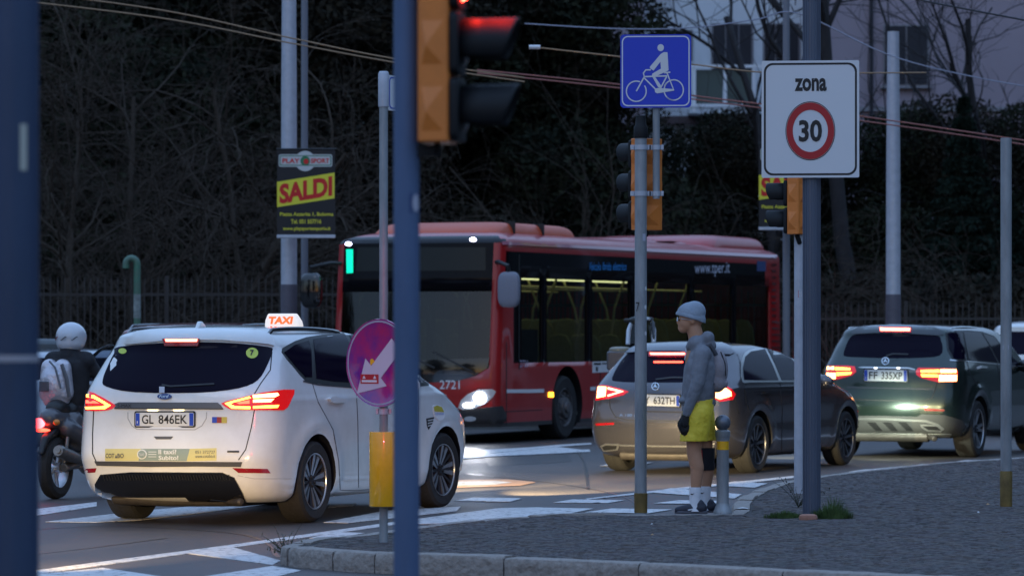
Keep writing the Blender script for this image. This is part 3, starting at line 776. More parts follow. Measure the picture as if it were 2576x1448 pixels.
# joints of the tailgate and bumper
strip("tailgate_joint", [(236, 1030), (233, 1090), (233, 1140), (242, 1160)], 2.6, tb, tv, taxi, M_GAP)
strip("tailgate_joint", [(684, 884), (680, 930), (655, 965), (640, 990)], 2.6, tb, tv, taxi, M_GAP)
strip("tailgate_joint", [(640, 1030), (632, 1075), (618, 1130), (600, 1156)], 2.6, tb, tv, taxi, M_GAP)
P_("tailgate_lower_trim", [(238, 1159), (610, 1161), (606, 1173), (500, 1172), (380, 1173), (244, 1170)], mat("trim_grey", (.07, .07, .075), .35), off=.006)
P_("reflector", [(206, 1178), (243, 1176), (240, 1187), (208, 1190)], M_REFL, off=.005)
P_("reflector", [(585, 1176), (672, 1178), (680, 1189), (600, 1188)], M_REFL, off=.005)
strip("bumper_joint", [(598, 1195), (640, 1203), (742, 1203)], 1.6, tb, tv, taxi, mat("soft_line", (.40, .40, .40), .5))
dif = P_("diffuser", [(254, 1192), (330, 1186), (560, 1187), (590, 1200), (612, 1240), (620, 1262), (600, 1264), (480, 1262), (300, 1258), (244, 1256), (240, 1215)], M_BLACKG, off=.012)
hexm = mat("diffuser_mesh", (.02, .02, .02), .25)
for k in range(44):
    x = 262+k*7.3; strip("diffuser_rib", [(x, 1192), (x+4, 1205)], 1.8, tb, tv, taxi, hexm, off=.018, parent=dif)
# underside: silencer, pipes, axle
u = MB().tube([(-.62, -.72, .21), (-.1, -.70, .2), (.45, -.68, .21)], .055, 12).tube([(.40, -.7, .21), (.62, -.82, .2)], .035, 10).tube([(-.75, 0, .3), (.75, 0, .3)], .04, 10)
u.box((-.45, -.45, .2), (.34, .5, .1)).box((.3, -.45, .2), (.5, .45, .09)).box((0, 1.4, .22), (1.3, 2.6, .05))
u.build("underbody", mat("underbody_metal", (.055, .047, .042), .55, metal=.3, noise=.5, nscale=12), taxi, bevel=.02)
# side glazing: black surround, panes and pillars
P_("window_surround", [(708, 885), (722, 868), (770, 848), (850, 838), (905, 838), (1010, 860), (1060, 905), (1085, 945), (1088, 965), (1050, 972), (900, 975), (800, 964), (768, 957), (740, 925)], M_BLACKP, off=.003, smooth=2)
sg = lambda poly, nm="side_window": P_(nm, poly, M_DGLASS, off=.0065)
sg([(714, 886), (740, 868), (776, 856), (782, 880), (784, 948), (768, 948), (742, 920)]); sg([(788, 853), (850, 843), (868, 843), (886, 880), (892, 962), (840, 959), (796, 952)])
sg([(878, 843), (905, 845), (985, 862), (1000, 966), (902, 966), (897, 885)]); sg([(994, 868), (1012, 872), (1052, 915), (1072, 950), (1068, 958), (1008, 965)])
strip("belt_trim", [(762, 958), (800, 967), (900, 975), (1050, 974)], 3.0, tb, tv, taxi, M_ALLOYD, off=.007)
# far-side panes, windscreen, lights at the front
flank_pane("side_window", taxi, tv, [(-.45, 1.18), (.6, 1.13), (.6, 1.5), (-.3, 1.5), (-.6, 1.42)], -1, M_DGLASS); flank_pane("side_window", taxi, tv, [(.66, 1.13), (1.9, 1.12), (1.2, 1.47), (.66, 1.5)], -1, M_DGLASS)
end_pane("windscreen", taxi, tv, [(-.68, 1.2), (.68, 1.2), (.55, 1.55), (-.55, 1.55)], 1, M_DGLASS)
end_pane("grille", taxi, tv, [(-.4, .5), (.4, .5), (.45, .78), (-.45, .78)], 1, M_BLACKG)
M_HEAD = mat("headlight_lit", (1, .95, .85), .2, emit=(1, .88, .66), es=14)
M_HEADG = mat("headlight_glass", (.55, .56, .58), .08, coat=1)
for sd in (-1, 1):
    hl = end_pane("headlight", taxi, tv, [(sd*.52, .76), (sd*.86, .82), (sd*.88, .90), (sd*.6, .86)][::sd], 1, M_HEADG, off=.006)
    MB().add(*ellipsoid(.05, .03, .05, Matrix.Translation((sd*.66, 3.60, .82)))).build("bulb", M_HEAD, hl)
# doors, handles, vents on the near flank
for ln in ([(784, 958), (800, 1010), (838, 1080), (852, 1160), (856, 1232)], [(896, 975), (900, 1060), (902, 1232)], [(1052, 972), (1052, 1060), (1046, 1160), (1052, 1222)], [(858, 1232), (900, 1232), (1052, 1222)]):
    strip("door_joint", ln, 1.9, tb, tv, taxi, mat("door_gap", (.12, .12, .13), .5) if "door_gap" not in MATS else MATS["door_gap"])
for hx in (843, 1010):
    P_("door_handle", [(hx-20, 1003), (hx-6, 999), (hx+18, 1004), (hx+20, 1010), (hx, 1014), (hx-12, 1011)], M_WHITE, off=.03, thick=.0, smooth=2, step=7)
P_("fuel_flap_sticker", [(1088, 1022), (1096, 1017), (1110, 1021), (1118, 1036), (1116, 1052), (1104, 1057), (1093, 1046)], mat("round_sticker_white", (.7, .7, .7), .4), off=.004, smooth=2)
P_("fuel_flap_sticker", [(1090, 1023), (1098, 1019), (1110, 1023), (1116, 1036), (1092, 1034)], mat("round_sticker_gold", (.50, .42, .05), .4), off=.007, smooth=1)
text_on("sticker_text", "CO.TA.BO", (1093, 1043), (22, 0), (0, -5), tv, taxi, M_EUBLUE, off=.008)
P_("wing_vent", [(1072, 1052), (1092, 1048), (1088, 1062), (1078, 1080), (1074, 1070)], M_BLACKP, off=.003)
for yy in (1056, 1063, 1070): strip("vent_slat", [(1074, yy+1), (1090-(yy-1056)*.5, yy-2)], 2.2, tb, tv, taxi, M_WHITE, off=.008)
0 and P_("side_skirt", [(850, 1240), (900, 1246), (1060, 1233), (1062, 1241), (900, 1256), (845, 1252)], mat("skirt_white", (.6, .6, .6), .4), off=.006)
# roof: rails, aerial fin, TAXI sign
def rail(x, y0, y1, z0, mtr, root, rise=.05, r=.016):
    pts = [(x*(1.0), y0-.03, z0-.06)]+[(x, y0+(y1-y0)*t, z0+rise*math.sin(math.pi*t)**.35-.02*t) for t in [i/12 for i in range(1, 12)]]+[(x*1.01, y1+.05, z0-.1)]
    return MB().tube(pts, r, 10, flat=1.3).build("roof_rail", mtr, root)
rail(.655, -.45, 1.18, 1.585, M_BLACKG, taxi); rail(-.655, -.45, 1.18, 1.585, M_BLACKG, taxi)
MB().prism([(-.09, 0), (.09, 0), (.05, .035), (-.005, .062), (-.04, .06), (-.065, .025)][::-1], Matrix.Translation((.03, -.38, 1.628)) @ Matrix.Rotation(math.radians(90), 4, 'Z') @ Matrix.Rotation(math.radians(90), 4, 'X') @ Matrix.Translation((0, 0, -.02)), .04).build("aerial_fin", M_WHITE, taxi, bevel=.012, seg=3, fixn=True)
def taxi_sign(root, loc, w=.33, hh=.115):
    x, y, z = loc
    s = MB()
    prof = [(-w/2, 0), (w/2, 0), (w/2-.015, hh*.45), (w/2-.06, hh), (-w/2+.03, hh), (-w/2+.005, hh*.5)]
    s.prism(prof, Matrix.Translation((x, y-.05, z)) @ Matrix.Rotation(math.radians(90), 4, 'X') @ Matrix.Translation((0, 0, -.1)), .1)
    o = s.build("roof_sign", mat("lit_sign_white", (.8, .78, .72), .4, emit=(1, .85, .70), es=.28) if "lit_sign_white" not in MATS else MATS["lit_sign_white"], root, bevel=.012, seg=3, fixn=True)
    M = Matrix.Translation((x-w*.37, y-.0535, z+hh*.22)) @ Matrix.Rotation(math.radians(90), 4, 'X')
    text_flat("sign_lettering", "TAXI", M, w*.70, hh*.56, mat("sign_letter_red", (.5, .03, .01), .4, emit=(1, .10, .02), es=.9) if "sign_letter_red" not in MATS else MATS["sign_letter_red"], o, bold=.05, shear=.15)
    return o
taxi_sign(taxi, (.62*.6, .55, 1.643))
add_mirror(taxi, .90, 1.72, 1.13, 1, M_WHITE); add_mirror(taxi, -.90, 2.0, 1.13, -1, M_WHITE)
for sd in (-1, 1): lamp("headlight_beam", (sd*.66, 3.86, .72), (0, 1, -.20), 3200, (1, .78, .42), taxi, 28, .6)
# ------------------------------------------------------------------ grey hatchback
keysA = [(.17, -.56, 3.15, .76, .10, .30, .2, .35), (.22, -.70, 3.32, .83, .10, .30, .25, .4), (.32, -.78, 3.44, .88, .10, .30, .28, .45), (.45, -.82, 3.52, .90, .10, .30, .28, .45),
    (.55, -.83, 3.54, .903, .10, .30, .28, .45), (.65, -.815, 3.52, .903, .10, .30, .28, .45), (.75, -.795, 3.42, .90, .10, .30, .3, .42), (.85, -.78, 3.2, .894, .10, .30, .32, .4), (.93, -.76, 2.8, .882, .11, .31, .32, .4),
    (1.0, -.72, 2.7, .86, .12, .33, .3, .4), (1.08, -.65, 2.42, .82, .13, .34, .3, .4), (1.18, -.56, 2.12, .765, .14, .34, .3, .4), (1.28, -.48, 1.68, .70, .15, .33, .3, .38), (1.34, -.45, 1.4, .655, .15, .32, .3, .36),
    (1.38, -.38, 1.12, .60, .15, .3, .28, .32), (1.41, -.22, .88, .51, .14, .28, .2, .3), (1.43, .02, .55, .36, .08, .2, .1, .2), (1.438, .15, .4, .2, .03, .1, .03, .1)]
def crA(y, z):
    c = -.02*math.exp(-((z-.55)/.15)**2)*(max(0, 1-abs((y-1.36)/1.4)))**.5
    return c+.008*math.exp(-((z-.93)/.02)**2)
M_GREYP = mat("slate_metallic_paint", (.10, .095, .105), .22, metal=.7, coat=1)
hatch, hb, hv = car_base("hatchback_car", (1.993, 43.04, 0), 25.94, 1.035, keysA, (0.0, 2.729), .318, 1.545, M_GREYP, crease=crA, rimstyle='multi', width=.22, rimf=.72, rims=[mat("alloy_grey", (.16, .16, .17), .35, metal=.7), M_ALLOYD, M_ALLOY, M_BLACKP])
tag(hatch, "dark slate hatchback braking behind the person, with a high lit brake strip", "car")
A_ = lambda name, poly, m, **k: patch(name, poly, hb, hv, hatch, m, step=k.pop('step', 9), **k)
rg = A_("rear_window", [(1540, 950), (1556, 918), (1576, 893), (1600, 882), (1700, 880), (1812, 884), (1824, 900), (1826, 935), (1806, 956), (1720, 961), (1600, 961), (1548, 958)], M_DGLASS, smooth=2)
A_("spoiler", [(1576, 888), (1610, 868), (1700, 862), (1815, 864), (1838, 880), (1836, 893), (1700, 884), (1600, 886)], M_GREYP, off=.02, smooth=2)
strip("wiper", [(1650, 955), (1690, 950), (1740, 951)], 4, hb, hv, hatch, M_BLACKP, off=.012, parent=rg)
bl = A_("brake_light", [(1632, 886), (1730, 886), (1730, 899), (1634, 899)], M_REFL, off=.026)
A_("brake_light_core", [(1638, 889), (1724, 889), (1724, 894.5), (1640, 894.5)], M_BRAKE, off=.032, parent=bl)
A_("brake_light_core", [(1645, 909), (1718, 909), (1718, 912.5), (1645, 912.5)], M_REDGLOW, off=.010, parent=bl)  # glowing strip painted as the brake light's reflection in the rear window
t1 = A_("tail_light", [(1504, 971), (1515, 968), (1530, 970), (1560, 977), (1582, 984), (1569, 993), (1533, 1002), (1499, 1007)], M_REDLENS, off=.008)
A_("lamp_core", [(1506, 973), (1526, 973), (1524, 996), (1503, 1001)], M_HOTW, off=.012, parent=t1)
A_("lamp_core", [(1530, 974), (1570, 984), (1530, 997), (1530, 993), (1558, 985), (1530, 979)], mat("pink_lamp_core", (1, .3, .2), .3, emit=(1, .25, .14), es=5), off=.012, parent=t1)
t2 = A_("tail_light", [(1795, 981), (1806, 973), (1824, 969), (1840, 978), (1850, 991), (1843, 1005), (1812, 1010), (1796, 1003)], M_REDLENS, off=.008)
A_("lamp_core", [(1799, 982), (1822, 974), (1838, 985), (1839, 996), (1812, 1004), (1800, 1000)], M_HOTW, off=.012, parent=t2)
def star(root, bvh, c, r, m, T):
    b = T("star_badge", ell(c[0], c[1], r, r), m, off=.012, step=5)
    inner = T("badge_disc", ell(c[0], c[1], r*.82, r*.82), M_BLACKG, off=.015, step=5, parent=b)
    for k in range(3):
        a = math.radians(90+120*k); d = (math.cos(a), -math.sin(a)); n = (d[1]*.16*r, -d[0]*.16*r)
        T("star_ray", [(c[0]+n[0], c[1]+n[1]), (c[0]+d[0]*r*.85, c[1]+d[1]*r*.85), (c[0]-n[0], c[1]-n[1])], m, off=.019, step=5, parent=b)
star(hatch, hv, (1649.5, 972), 9.5, M_CHROME, A_)
num_plate(hatch, hb, hv, (1601, 991), (1712, 994), (1710, 1022), (1601, 1019), ("FY", "632TH"))
strip("tailgate_joint", [(1533, 1000), (1535, 1025), (1548, 1048), (1580, 1056), (1700, 1058), (1790, 1056)], 2.0, hb, hv, hatch, M_GAP)
strip("tailgate_trim", [(1628, 1034), (1718, 1036)], 3.5, hb, hv, hatch, M_ALLOYD, off=.004)
text_on("model_lettering", "A 180 d", (1559, 1047), (42, 1), (0, -7), hv, hatch, M_CHROME, off=.008)
A_("reflector", [(1499, 1064), (1545, 1062), (1545, 1067), (1500, 1070)], M_REFL, off=.005)
A_("reflector", [(1780, 1067), (1830, 1066), (1830, 1072), (1782, 1073)], M_REFL, off=.005)
M_CHR2 = mat("dull_chrome", (.60, .60, .58), .3, metal=.9)
for xs in ((1511, 1558), (1778, 1798)):
    e = A_("exhaust_trim", [(xs[0], 1120), (xs[0]+12, 1115), (xs[1], 1116), (xs[1]-3, 1130), (xs[0]+8, 1134)], M_CHR2, off=.010)
    A_("exhaust_mouth", [(xs[0]+5, 1122), (xs[0]+14, 1118), (xs[1]-5, 1119), (xs[1]-7, 1127), (xs[0]+10, 1130)], M_BLACKP, off=.015, parent=e)
strip("chrome_lip", [(1558, 1119), (1640, 1121), (1778, 1123)], 2.6, hb, hv, hatch, M_CHR2, off=.008)
A_("side_window_frame", [(1868, 960), (1864, 925), (1869, 894), (1884, 880), (1925, 873), (1976, 882), (2012, 902), (2054, 934), (2068, 961), (2000, 960), (1890, 961)], M_CHR2, off=.003, smooth=2)
sw = A_("side_window", [(1872, 955), (1869, 925), (1874, 897), (1888, 884), (1924, 878), (1944, 920), (1958, 956), (1900, 956)], M_DGLASS, off=.006)
A_("side_window", [(1930, 878), (1974, 887), (2010, 907), (2048, 937), (2060, 957), (2000, 956), (1966, 956), (1950, 918)], M_DGLASS, off=.006)
for ln in ([(1872, 960), (1878, 1010), (1888, 1040)], [(1962, 960), (1968, 1030), (1966, 1140)], [(2055, 962), (2062, 1030), (2052, 1140)]):
    strip("door_joint", ln, 1.8, hb, hv, hatch, M_GAP)
strip("bumper_joint", [(1850, 1000), (1858, 1040)], 1.5, hb, hv, hatch, M_GAP)
for hx in (1929, 2020): A_("door_handle", [(hx-11, 984), (hx+10, 982), (hx+11, 988), (hx-8, 990)], M_GREYP, off=.03, thick=0, step=6)
A_("side_sill", [(1950, 1140), (2062, 1130), (2062, 1142), (1950, 1156)], M_BLACKP, off=.004)
MB().tube([(-.5, -.62, .2), (.5, -.62, .2)], .06, 10).box((0, 1.3, .2), (1.2, 2.4, .05)).tube([(-.72, 0, .28), (.72, 0, .28)], .035, 8).build("underbody", MATS["underbody_metal"], hatch, bevel=.02)
end_pane("windscreen", hatch, hv, [(-.62, 1.04), (.62, 1.04), (.5, 1.36), (-.5, 1.36)], 1, M_DGLASS)
flank_pane("side_window", hatch, hv, [(-.3, 1.02), (.75, 1.0), (.75, 1.32), (0, 1.33), (-.3, 1.22)], -1, M_DGLASS); flank_pane("side_window", hatch, hv, [(.8, 1.0), (1.8, .99), (1.3, 1.25), (.8, 1.32)], -1, M_DGLASS)
for sd in (-1, 1):
    hl = end_pane("headlight", hatch, hv, [(sd*.48, .62), (sd*.82, .70), (sd*.84, .76), (sd*.5, .71)][::sd], 1, M_HEADG, off=.006)
    MB().add(*ellipsoid(.05, .03, .04, Matrix.Translation((sd*.64, 3.36, .68)))).build("bulb", M_HEAD, hl)
    lamp("headlight_beam", (sd*.62, 3.62, .62), (0, 1, -.24), 210, (.90, 1, .78), hatch, 66, 1.0)
add_mirror(hatch, .84, 1.75, .98, 1, M_GREYP); add_mirror(hatch, -.84, 1.75, .98, -1, M_GREYP)

# ------------------------------------------------------------------ green off-road estate
keysG = [(.26, -.66, 3.28, .80, .10, .30, .2, .35), (.33, -.82, 3.45, .88, .10, .30, .25, .4), (.45, -.895, 3.58, .93, .10, .30, .28, .45), (.60, -.925, 3.62, .945, .10, .30, .28, .45),
    (.72, -.92, 3.62, .947, .10, .29, .28, .45), (.85, -.90, 3.58, .947, .10, .29, .28, .45), (.95, -.89, 3.4, .943, .10, .29, .3, .42), (1.05, -.875, 3.0, .93, .10, .29, .32, .4), (1.12, -.85, 2.8, .908, .11, .31, .32, .4),
    (1.22, -.79, 2.6, .87, .12, .33, .3, .4), (1.34, -.715, 2.38, .825, .13, .33, .3, .4), (1.44, -.65, 2.15, .775, .14, .33, .3, .4), (1.51, -.63, 1.92, .735, .14, .32, .3, .38),
    (1.55, -.59, 1.7, .68, .14, .31, .28, .34), (1.58, -.44, 1.4, .58, .14, .3, .2, .3), (1.595, -.2, .7, .42, .08, .2, .1, .2), (1.603, -.02, .5, .22, .03, .1, .03, .1)]
M_GREENP = mat("dark_green_metallic_paint", (.018, .032, .027), .25, metal=.5, coat=1)
keysG = [((1+(k[0]-1)*1.085 if k[0] > 1 else k[0]),)+k[1:] for k in keysG]
suv, gb, gv = car_base("off_road_estate_car", (5.109, 48.385, 0), 22.78, 1.035, keysG, (0.0, 2.873), .355, 1.62, M_GREENP, rimstyle='five', width=.245, rimf=.70, flare=.03)
tag(suv, "dark green high estate car with bright lit tail lamps and silver roof rails", "car")
ZG = lambda pts: [(1987.2+.432*x, 699.2+.432*y) for x, y in pts]
B_ = lambda name, poly, m, **k: patch(name, ZG(poly), gb, gv, suv, m, step=k.pop('step', 9), **k)
S_ = lambda name, ln, w, m, **k: strip(name, ZG(ln), w, gb, gv, suv, m, **k)
rg = B_("rear_window", [(312, 440), (330, 385), (352, 345), (385, 328), (500, 322), (700, 324), (855, 334), (878, 360), (890, 410), (872, 450), (780, 462), (600, 466), (400, 460), (325, 455)], M_DGLASS, smooth=2)
B_("spoiler", [(360, 325), (395, 290), (600, 275), (840, 288), (880, 320), (868, 335), (600, 318), (400, 325)], M_BLACKG, off=.012, smooth=2)
S_("wiper", [(560, 455), (600, 442), (690, 445)], 4, M_BLACKP, off=.012, parent=rg)
bl = B_("brake_light", [(518, 290), (712, 294), (708, 320), (526, 318)], M_REFL, off=.024)
B_("brake_light_core", [(526, 297), (702, 300), (700, 312), (530, 310)], M_BRAKE, off=.03, parent=bl)
t1 = B_("tail_light", [(214, 530), (222, 511), (330, 510), (378, 514), (386, 545), (362, 566), (275, 590), (214, 590)], M_REDLENS, off=.008)
for q in ([(220, 516), (258, 516), (258, 534), (218, 534)], [(216, 552), (268, 552), (268, 586), (216, 586)]): B_("lamp_core", q, M_HOTW, off=.012, parent=t1)
for q in ([(266, 520), (352, 524), (352, 536), (266, 535)], [(272, 550), (362, 548), (352, 560), (274, 568)]): B_("lamp_core", q, M_HOT, off=.012, parent=t1)
t2 = B_("tail_light", [(734, 540), (748, 522), (860, 524), (966, 528), (976, 550), (971, 602), (862, 606), (762, 580), (736, 562)], M_REDLENS, off=.008)
for q in ([(876, 532), (966, 533), (968, 551), (876, 551)], [(868, 563), (970, 563), (968, 600), (868, 602)]): B_("lamp_core", q, M_HOTW, off=.012, parent=t2)
for q in ([(762, 536), (870, 534), (870, 550), (764, 550)], [(762, 560), (862, 562), (862, 576), (770, 574)]): B_("lamp_core", q, M_HOT, off=.012, parent=t2)
def GT(name, poly, m, off=.012, step=5, parent=None): return patch(name, poly, gb, gv, suv, m, off=off, step=step, parent=parent)
star(suv, gv, ZG([(557, 484)])[0], 9.5, M_CHROME, GT)
num_plate(suv, gb, gv, *ZG([(433, 532), (684, 540), (682, 601), (433, 597)]), ("FF", "335XP"))
for x in (500, 632): B_("plate_lamp", [(x-10, 521), (x+10, 521), (x+8, 528), (x-8, 528)], mat("cool_plate_lamp", (1, 1, 1), .4, emit=(.9, .95, 1), es=1.5) if "cool_plate_lamp" not in MATS else MATS["cool_plate_lamp"], off=.012)
S_("tailgate_joint", [(262, 590), (278, 660), (320, 698), (420, 708), (780, 716), (826, 700), (846, 650), (858, 606)], 2.4, M_GAP)
S_("tailgate_step", [(330, 635), (560, 640), (840, 646)], 2.0, MATS["slate_metallic_paint"], off=.004)
B_("tailgate_chrome_strip", [(392, 520), (430, 516), (690, 520), (730, 530), (728, 536), (690, 528), (430, 524)], M_CHR2, off=.008)
B_("bumper_cladding", [(300, 800), (560, 800), (740, 806), (770, 792), (900, 796), (1000, 826), (1030, 870), (1015, 915), (900, 908), (600, 906), (330, 904)], mat("grey_cladding", (.045, .045, .045), .6), off=.008)
S_("chrome_lip", [(330, 816), (560, 818), (790, 830), (860, 850), (895, 878)], 5, M_CHR2, off=.014)
B_("underride_guard", [(390, 900), (600, 902), (940, 905), (930, 922), (600, 922), (400, 918)], M_CHR2, off=.012)
for k in range(3): B_("diffuser_notch", [(450+90*k, 836), (500+90*k, 838), (540+90*k, 886), (500+90*k, 884)], M_BLACKP, off=.011)
e = B_("exhaust_trim", [(758, 850), (860, 852), (893, 880), (880, 892), (800, 886), (770, 870)], M_CHR2, off=.014)
B_("exhaust_mouth", [(772, 856), (855, 860), (880, 880), (806, 878)], M_BLACKP, off=.019, parent=e)
B_("reflector", [(780, 757), (900, 764), (898, 774), (786, 770)], M_REFL, off=.005)
B_("window_surround", [(905, 318), (960, 306), (1040, 304), (1120, 312), (1190, 338), (1240, 400), (1310, 470), (1360, 510), (1300, 514), (1200, 498), (1060, 484), (950, 478), (915, 420)], M_BLACKP, off=.003)
B_("side_window", [(918, 322), (972, 314), (1000, 320), (1028, 474), (956, 470), (926, 410)], M_DGLASS, off=.006)
B_("side_window", [(1010, 314), (1110, 318), (1160, 400), (1206, 490), (1060, 478), (1040, 470)], M_DGLASS, off=.006)
B_("side_window", [(1120, 320), (1188, 344), (1236, 405), (1300, 470), (1350, 506), (1300, 508), (1218, 492), (1168, 396)], M_DGLASS, off=.006)
S_("belt_trim", [(930, 478), (1060, 486), (1200, 500), (1350, 516)], 2.4, M_CHROME, off=.008)
for ln in ([(1030, 485), (1050, 560), (1090, 620)], [(1205, 500), (1230, 620), (1225, 880)]): S_("door_joint", ln, 1.8, M_GAP)
B_("door_handle", [(1100, 512), (1140, 516), (1138, 528), (1104, 526)], M_CHROME, off=.03, thick=0, step=6)
B_("side_sill", [(1150, 880), (1260, 882), (1360, 888), (1360, 902), (1260, 900), (1150, 900)], M_BLACKP, off=.01)
rail(.66, -.42, 1.25, 1.56, M_CHROME, suv, rise=.055); rail(-.66, -.42, 1.25, 1.56, M_CHROME, suv, rise=.055)
MB().prism([(-.09, 0), (.09, 0), (.05, .03), (-.01, .05), (-.05, .05)][::-1], Matrix.Translation((0, -.35, 1.575)) @ Matrix.Rotation(math.radians(90), 4, 'Z') @ Matrix.Rotation(math.radians(90), 4, 'X') @ Matrix.Translation((0, 0, -.02)), .04).build("aerial_fin", M_GREENP, suv, bevel=.01, fixn=True)
MB().tube([(-.5, -.7, .27), (.5, -.7, .27)], .07, 10).box((0, 1.35, .26), (1.3, 2.5, .06)).tube([(-.75, 0, .32), (.75, 0, .32)], .045, 8).tube([(.5, -.7, .27), (.62, -.85, .25)], .04, 8).build("underbody", MATS["underbody_metal"], suv, bevel=.02)
end_pane("windscreen", suv, gv, [(-.66, 1.18), (.66, 1.18), (.55, 1.5), (-.55, 1.5)], 1, M_DGLASS)
flank_pane("side_window", suv, gv, [(-.4, 1.14), (.7, 1.12), (.7, 1.46), (-.25, 1.48)], -1, M_DGLASS)
add_mirror(suv, .88, 1.95, 1.12, 1, M_BLACKG); add_mirror(suv, -.88, 1.95, 1.12, -1, M_GREENP)

# ------------------------------------------------------------------ red city bus
M_BUSRED = mat("bus_red_paint", (.40, .010, .010), .35, coat=.5, noise=.12, nscale=2)
M_BUSPOD = mat("bus_roof_pod", (.58, .085, .025), .4, noise=.12, nscale=2)
M_BUSGREY = mat("bus_skirt_grey", (.05, .045, .045), .5, noise=.2, nscale=4)
M_BGLASS = glassmat("bus_window_glass", (.50, .56, .50), 1.22)
M_WGLASS = glassmat("windscreen_glass", (.09, .13, .22), 1.62)
BTH = 203.35
bus = empty("city_bus", (.835, 56.23, 0), -math.radians(BTH))
# the shell's own frame is centred across the width: shift so the near flank passes through the measured point
Rr = Vector((math.cos(math.radians(BTH)), -math.sin(math.radians(BTH)), 0)); bus.location = Vector((.835, 56.23, 0))+Rr*1.275*1.055; bus.scale = (1.055, 1, 1)
tag(bus, "red and black city bus with lit headlight and rounded orange roof pods", "bus")
def ybus(px):
    Mi = RM(bus).inverted(); o = Mi @ CAMP; d = Mi.to_3x3() @ Vector(((px-CX)/F, 1, 0)); t = (-1.275-o.x)/d.x; return o.y+d.y*t
pane_px = [(1312, 1364), (1376, 1478), (1490, 1586), (1598, 1735), (1747, 1842), (1852, 1936)]
panes = [(ybus(a), ybus(b)) for a, b in pane_px]
ys = sorted({round(v, 4) for p in panes for v in p} | {round(v, 3) for v in (2.05, 1.35, -.65, .65, -5.2, -6.6, -8.9, -9.1)})
zk = [.24, .30, .42, .60, .90, 1.08, 1.16, 1.24, 1.5, 1.9, 2.2, 2.40, 2.60, 2.78, 2.90, 2.96, 3.01, 3.05, 3.065]
keysB = []
for z in zk:
    w = 1.275; yf = 2.72; yr = -9.85
    if z < .5: yf -= (.5-z)*.35; w -= (.5-z)*.08
    if z > 1.1: yf -= (z-1.1)*.10; yr += (z-1.1)*.03
    if z > 2.90: t = (z-2.90)/.165; w -= .30*t**2.2; yf -= .45*t**2; yr += .25*t**2
    keysB.append((z, yr, yf, w, .06, .14, .13, .17))
vs, fs, (bk, bn, bm_) = shell("bus", keysB, ylist_side=ys, sub=1, nr=10, nc=7, wheels=(), taper=0, flare=0)
fm = []
V = np.array(vs)
for f in fs:
    c = V[list(f)].mean(0); front = c[1] > 2.25 and abs(c[0]) < 1.26; side = abs(c[0]) > 1.2
    if len(f) > 4: fm.append(0 if c[2] > 1 else 1); continue
    if front:
        if c[2] < .42: fm.append(1)
        elif c[2] < 1.08: fm.append(0)
        elif c[2] > 2.84: fm.append(2)
        elif abs(c[0]) > 1.12: fm.append(0)
        else: fm.append(2)
    elif side and 1.16 < c[2] < 2.80 and c[1] > -9.0 and c[1] < 2.2: fm.append(2)
    elif side and c[2] < .30: fm.append(1)
    else: fm.append(0)
mb = MB(); mb.v = vs; mb.f = fs; mb.m = fm
bbody = mb.build("body", [M_BUSRED, M_BUSGREY, M_BUSBLK, M_BLACKP], bus, angle=30)
bus_bvh = surf(bbody)
cut = []
for wy in (0, -5.9):
    for sd in (-1, 1):
        c = MB().lathe([(.60, 0), (.60, .6)], 40, Matrix.Translation((sd*.85, wy, .50)) @ Matrix.Rotation(math.radians(90)*sd, 4, 'Y')).build("cutter", M_BLACKP, None, smooth=False); c.parent = bus; cut.append(c)
bpy.context.view_layer.update(); bool_cut(bbody, cut, M_BLACKP)
bm = bmesh.new(); bm.from_mesh(bbody.data); dele = []; wfaces = []; side_faces = {}
for f in bm.faces:
    c = f.calc_center_median()
    if abs(c.x) > 1.2 and 1.16 < c.z < 2.40:
        for i, (a, b) in enumerate(panes):
            if min(a, b) < c.y < max(a, b): dele.append(f); side_faces.setdefault((i, c.x > 0), []).append([tuple(v.co) for v in f.verts])
    elif c.y > 2.2 and abs(c.x) < 1.12 and 1.08 < c.z < 2.20 and f.material_index == 2: dele.append(f); wfaces.append([tuple(v.co) for v in f.verts])
bmesh.ops.delete(bm, geom=dele, context='FACES'); bm.to_mesh(bbody.data); bm.free()
bbody.data.polygons.foreach_set("use_smooth", [True]*len(bbody.data.polygons)); bbody.data.set_sharp_from_angle(angle=math.radians(30))
so = bbody.modifiers.new("thickness", 'SOLIDIFY'); so.thickness = .05; so.offset = -1; so.material_offset = 0
def pane_from(faces, name, m, inset):
    mb = MB()
    for f in faces: mb.add([Vector(v)+inset(Vector(v)) for v in f], [tuple(range(len(f)))])
    o = mb.build(name, m, bus, angle=40)
    bm = bmesh.new(); bm.from_mesh(o.data); bmesh.ops.remove_doubles(bm, verts=bm.verts, dist=.001); bm.to_mesh(o.data); bm.free(); return o
for (i, far), f in side_faces.items(): pane_from(f, "window", M_BGLASS, lambda v: Vector((-math.copysign(.02, v.x), 0, 0)))
ws = pane_from(wfaces, "windscreen", M_WGLASS, lambda v: Vector((0, -.015, 0)))
U_ = lambda name, poly, m, **k: patch(name, poly, bbody, bus_bvh, bus, m, step=k.pop('step', 12), **k)
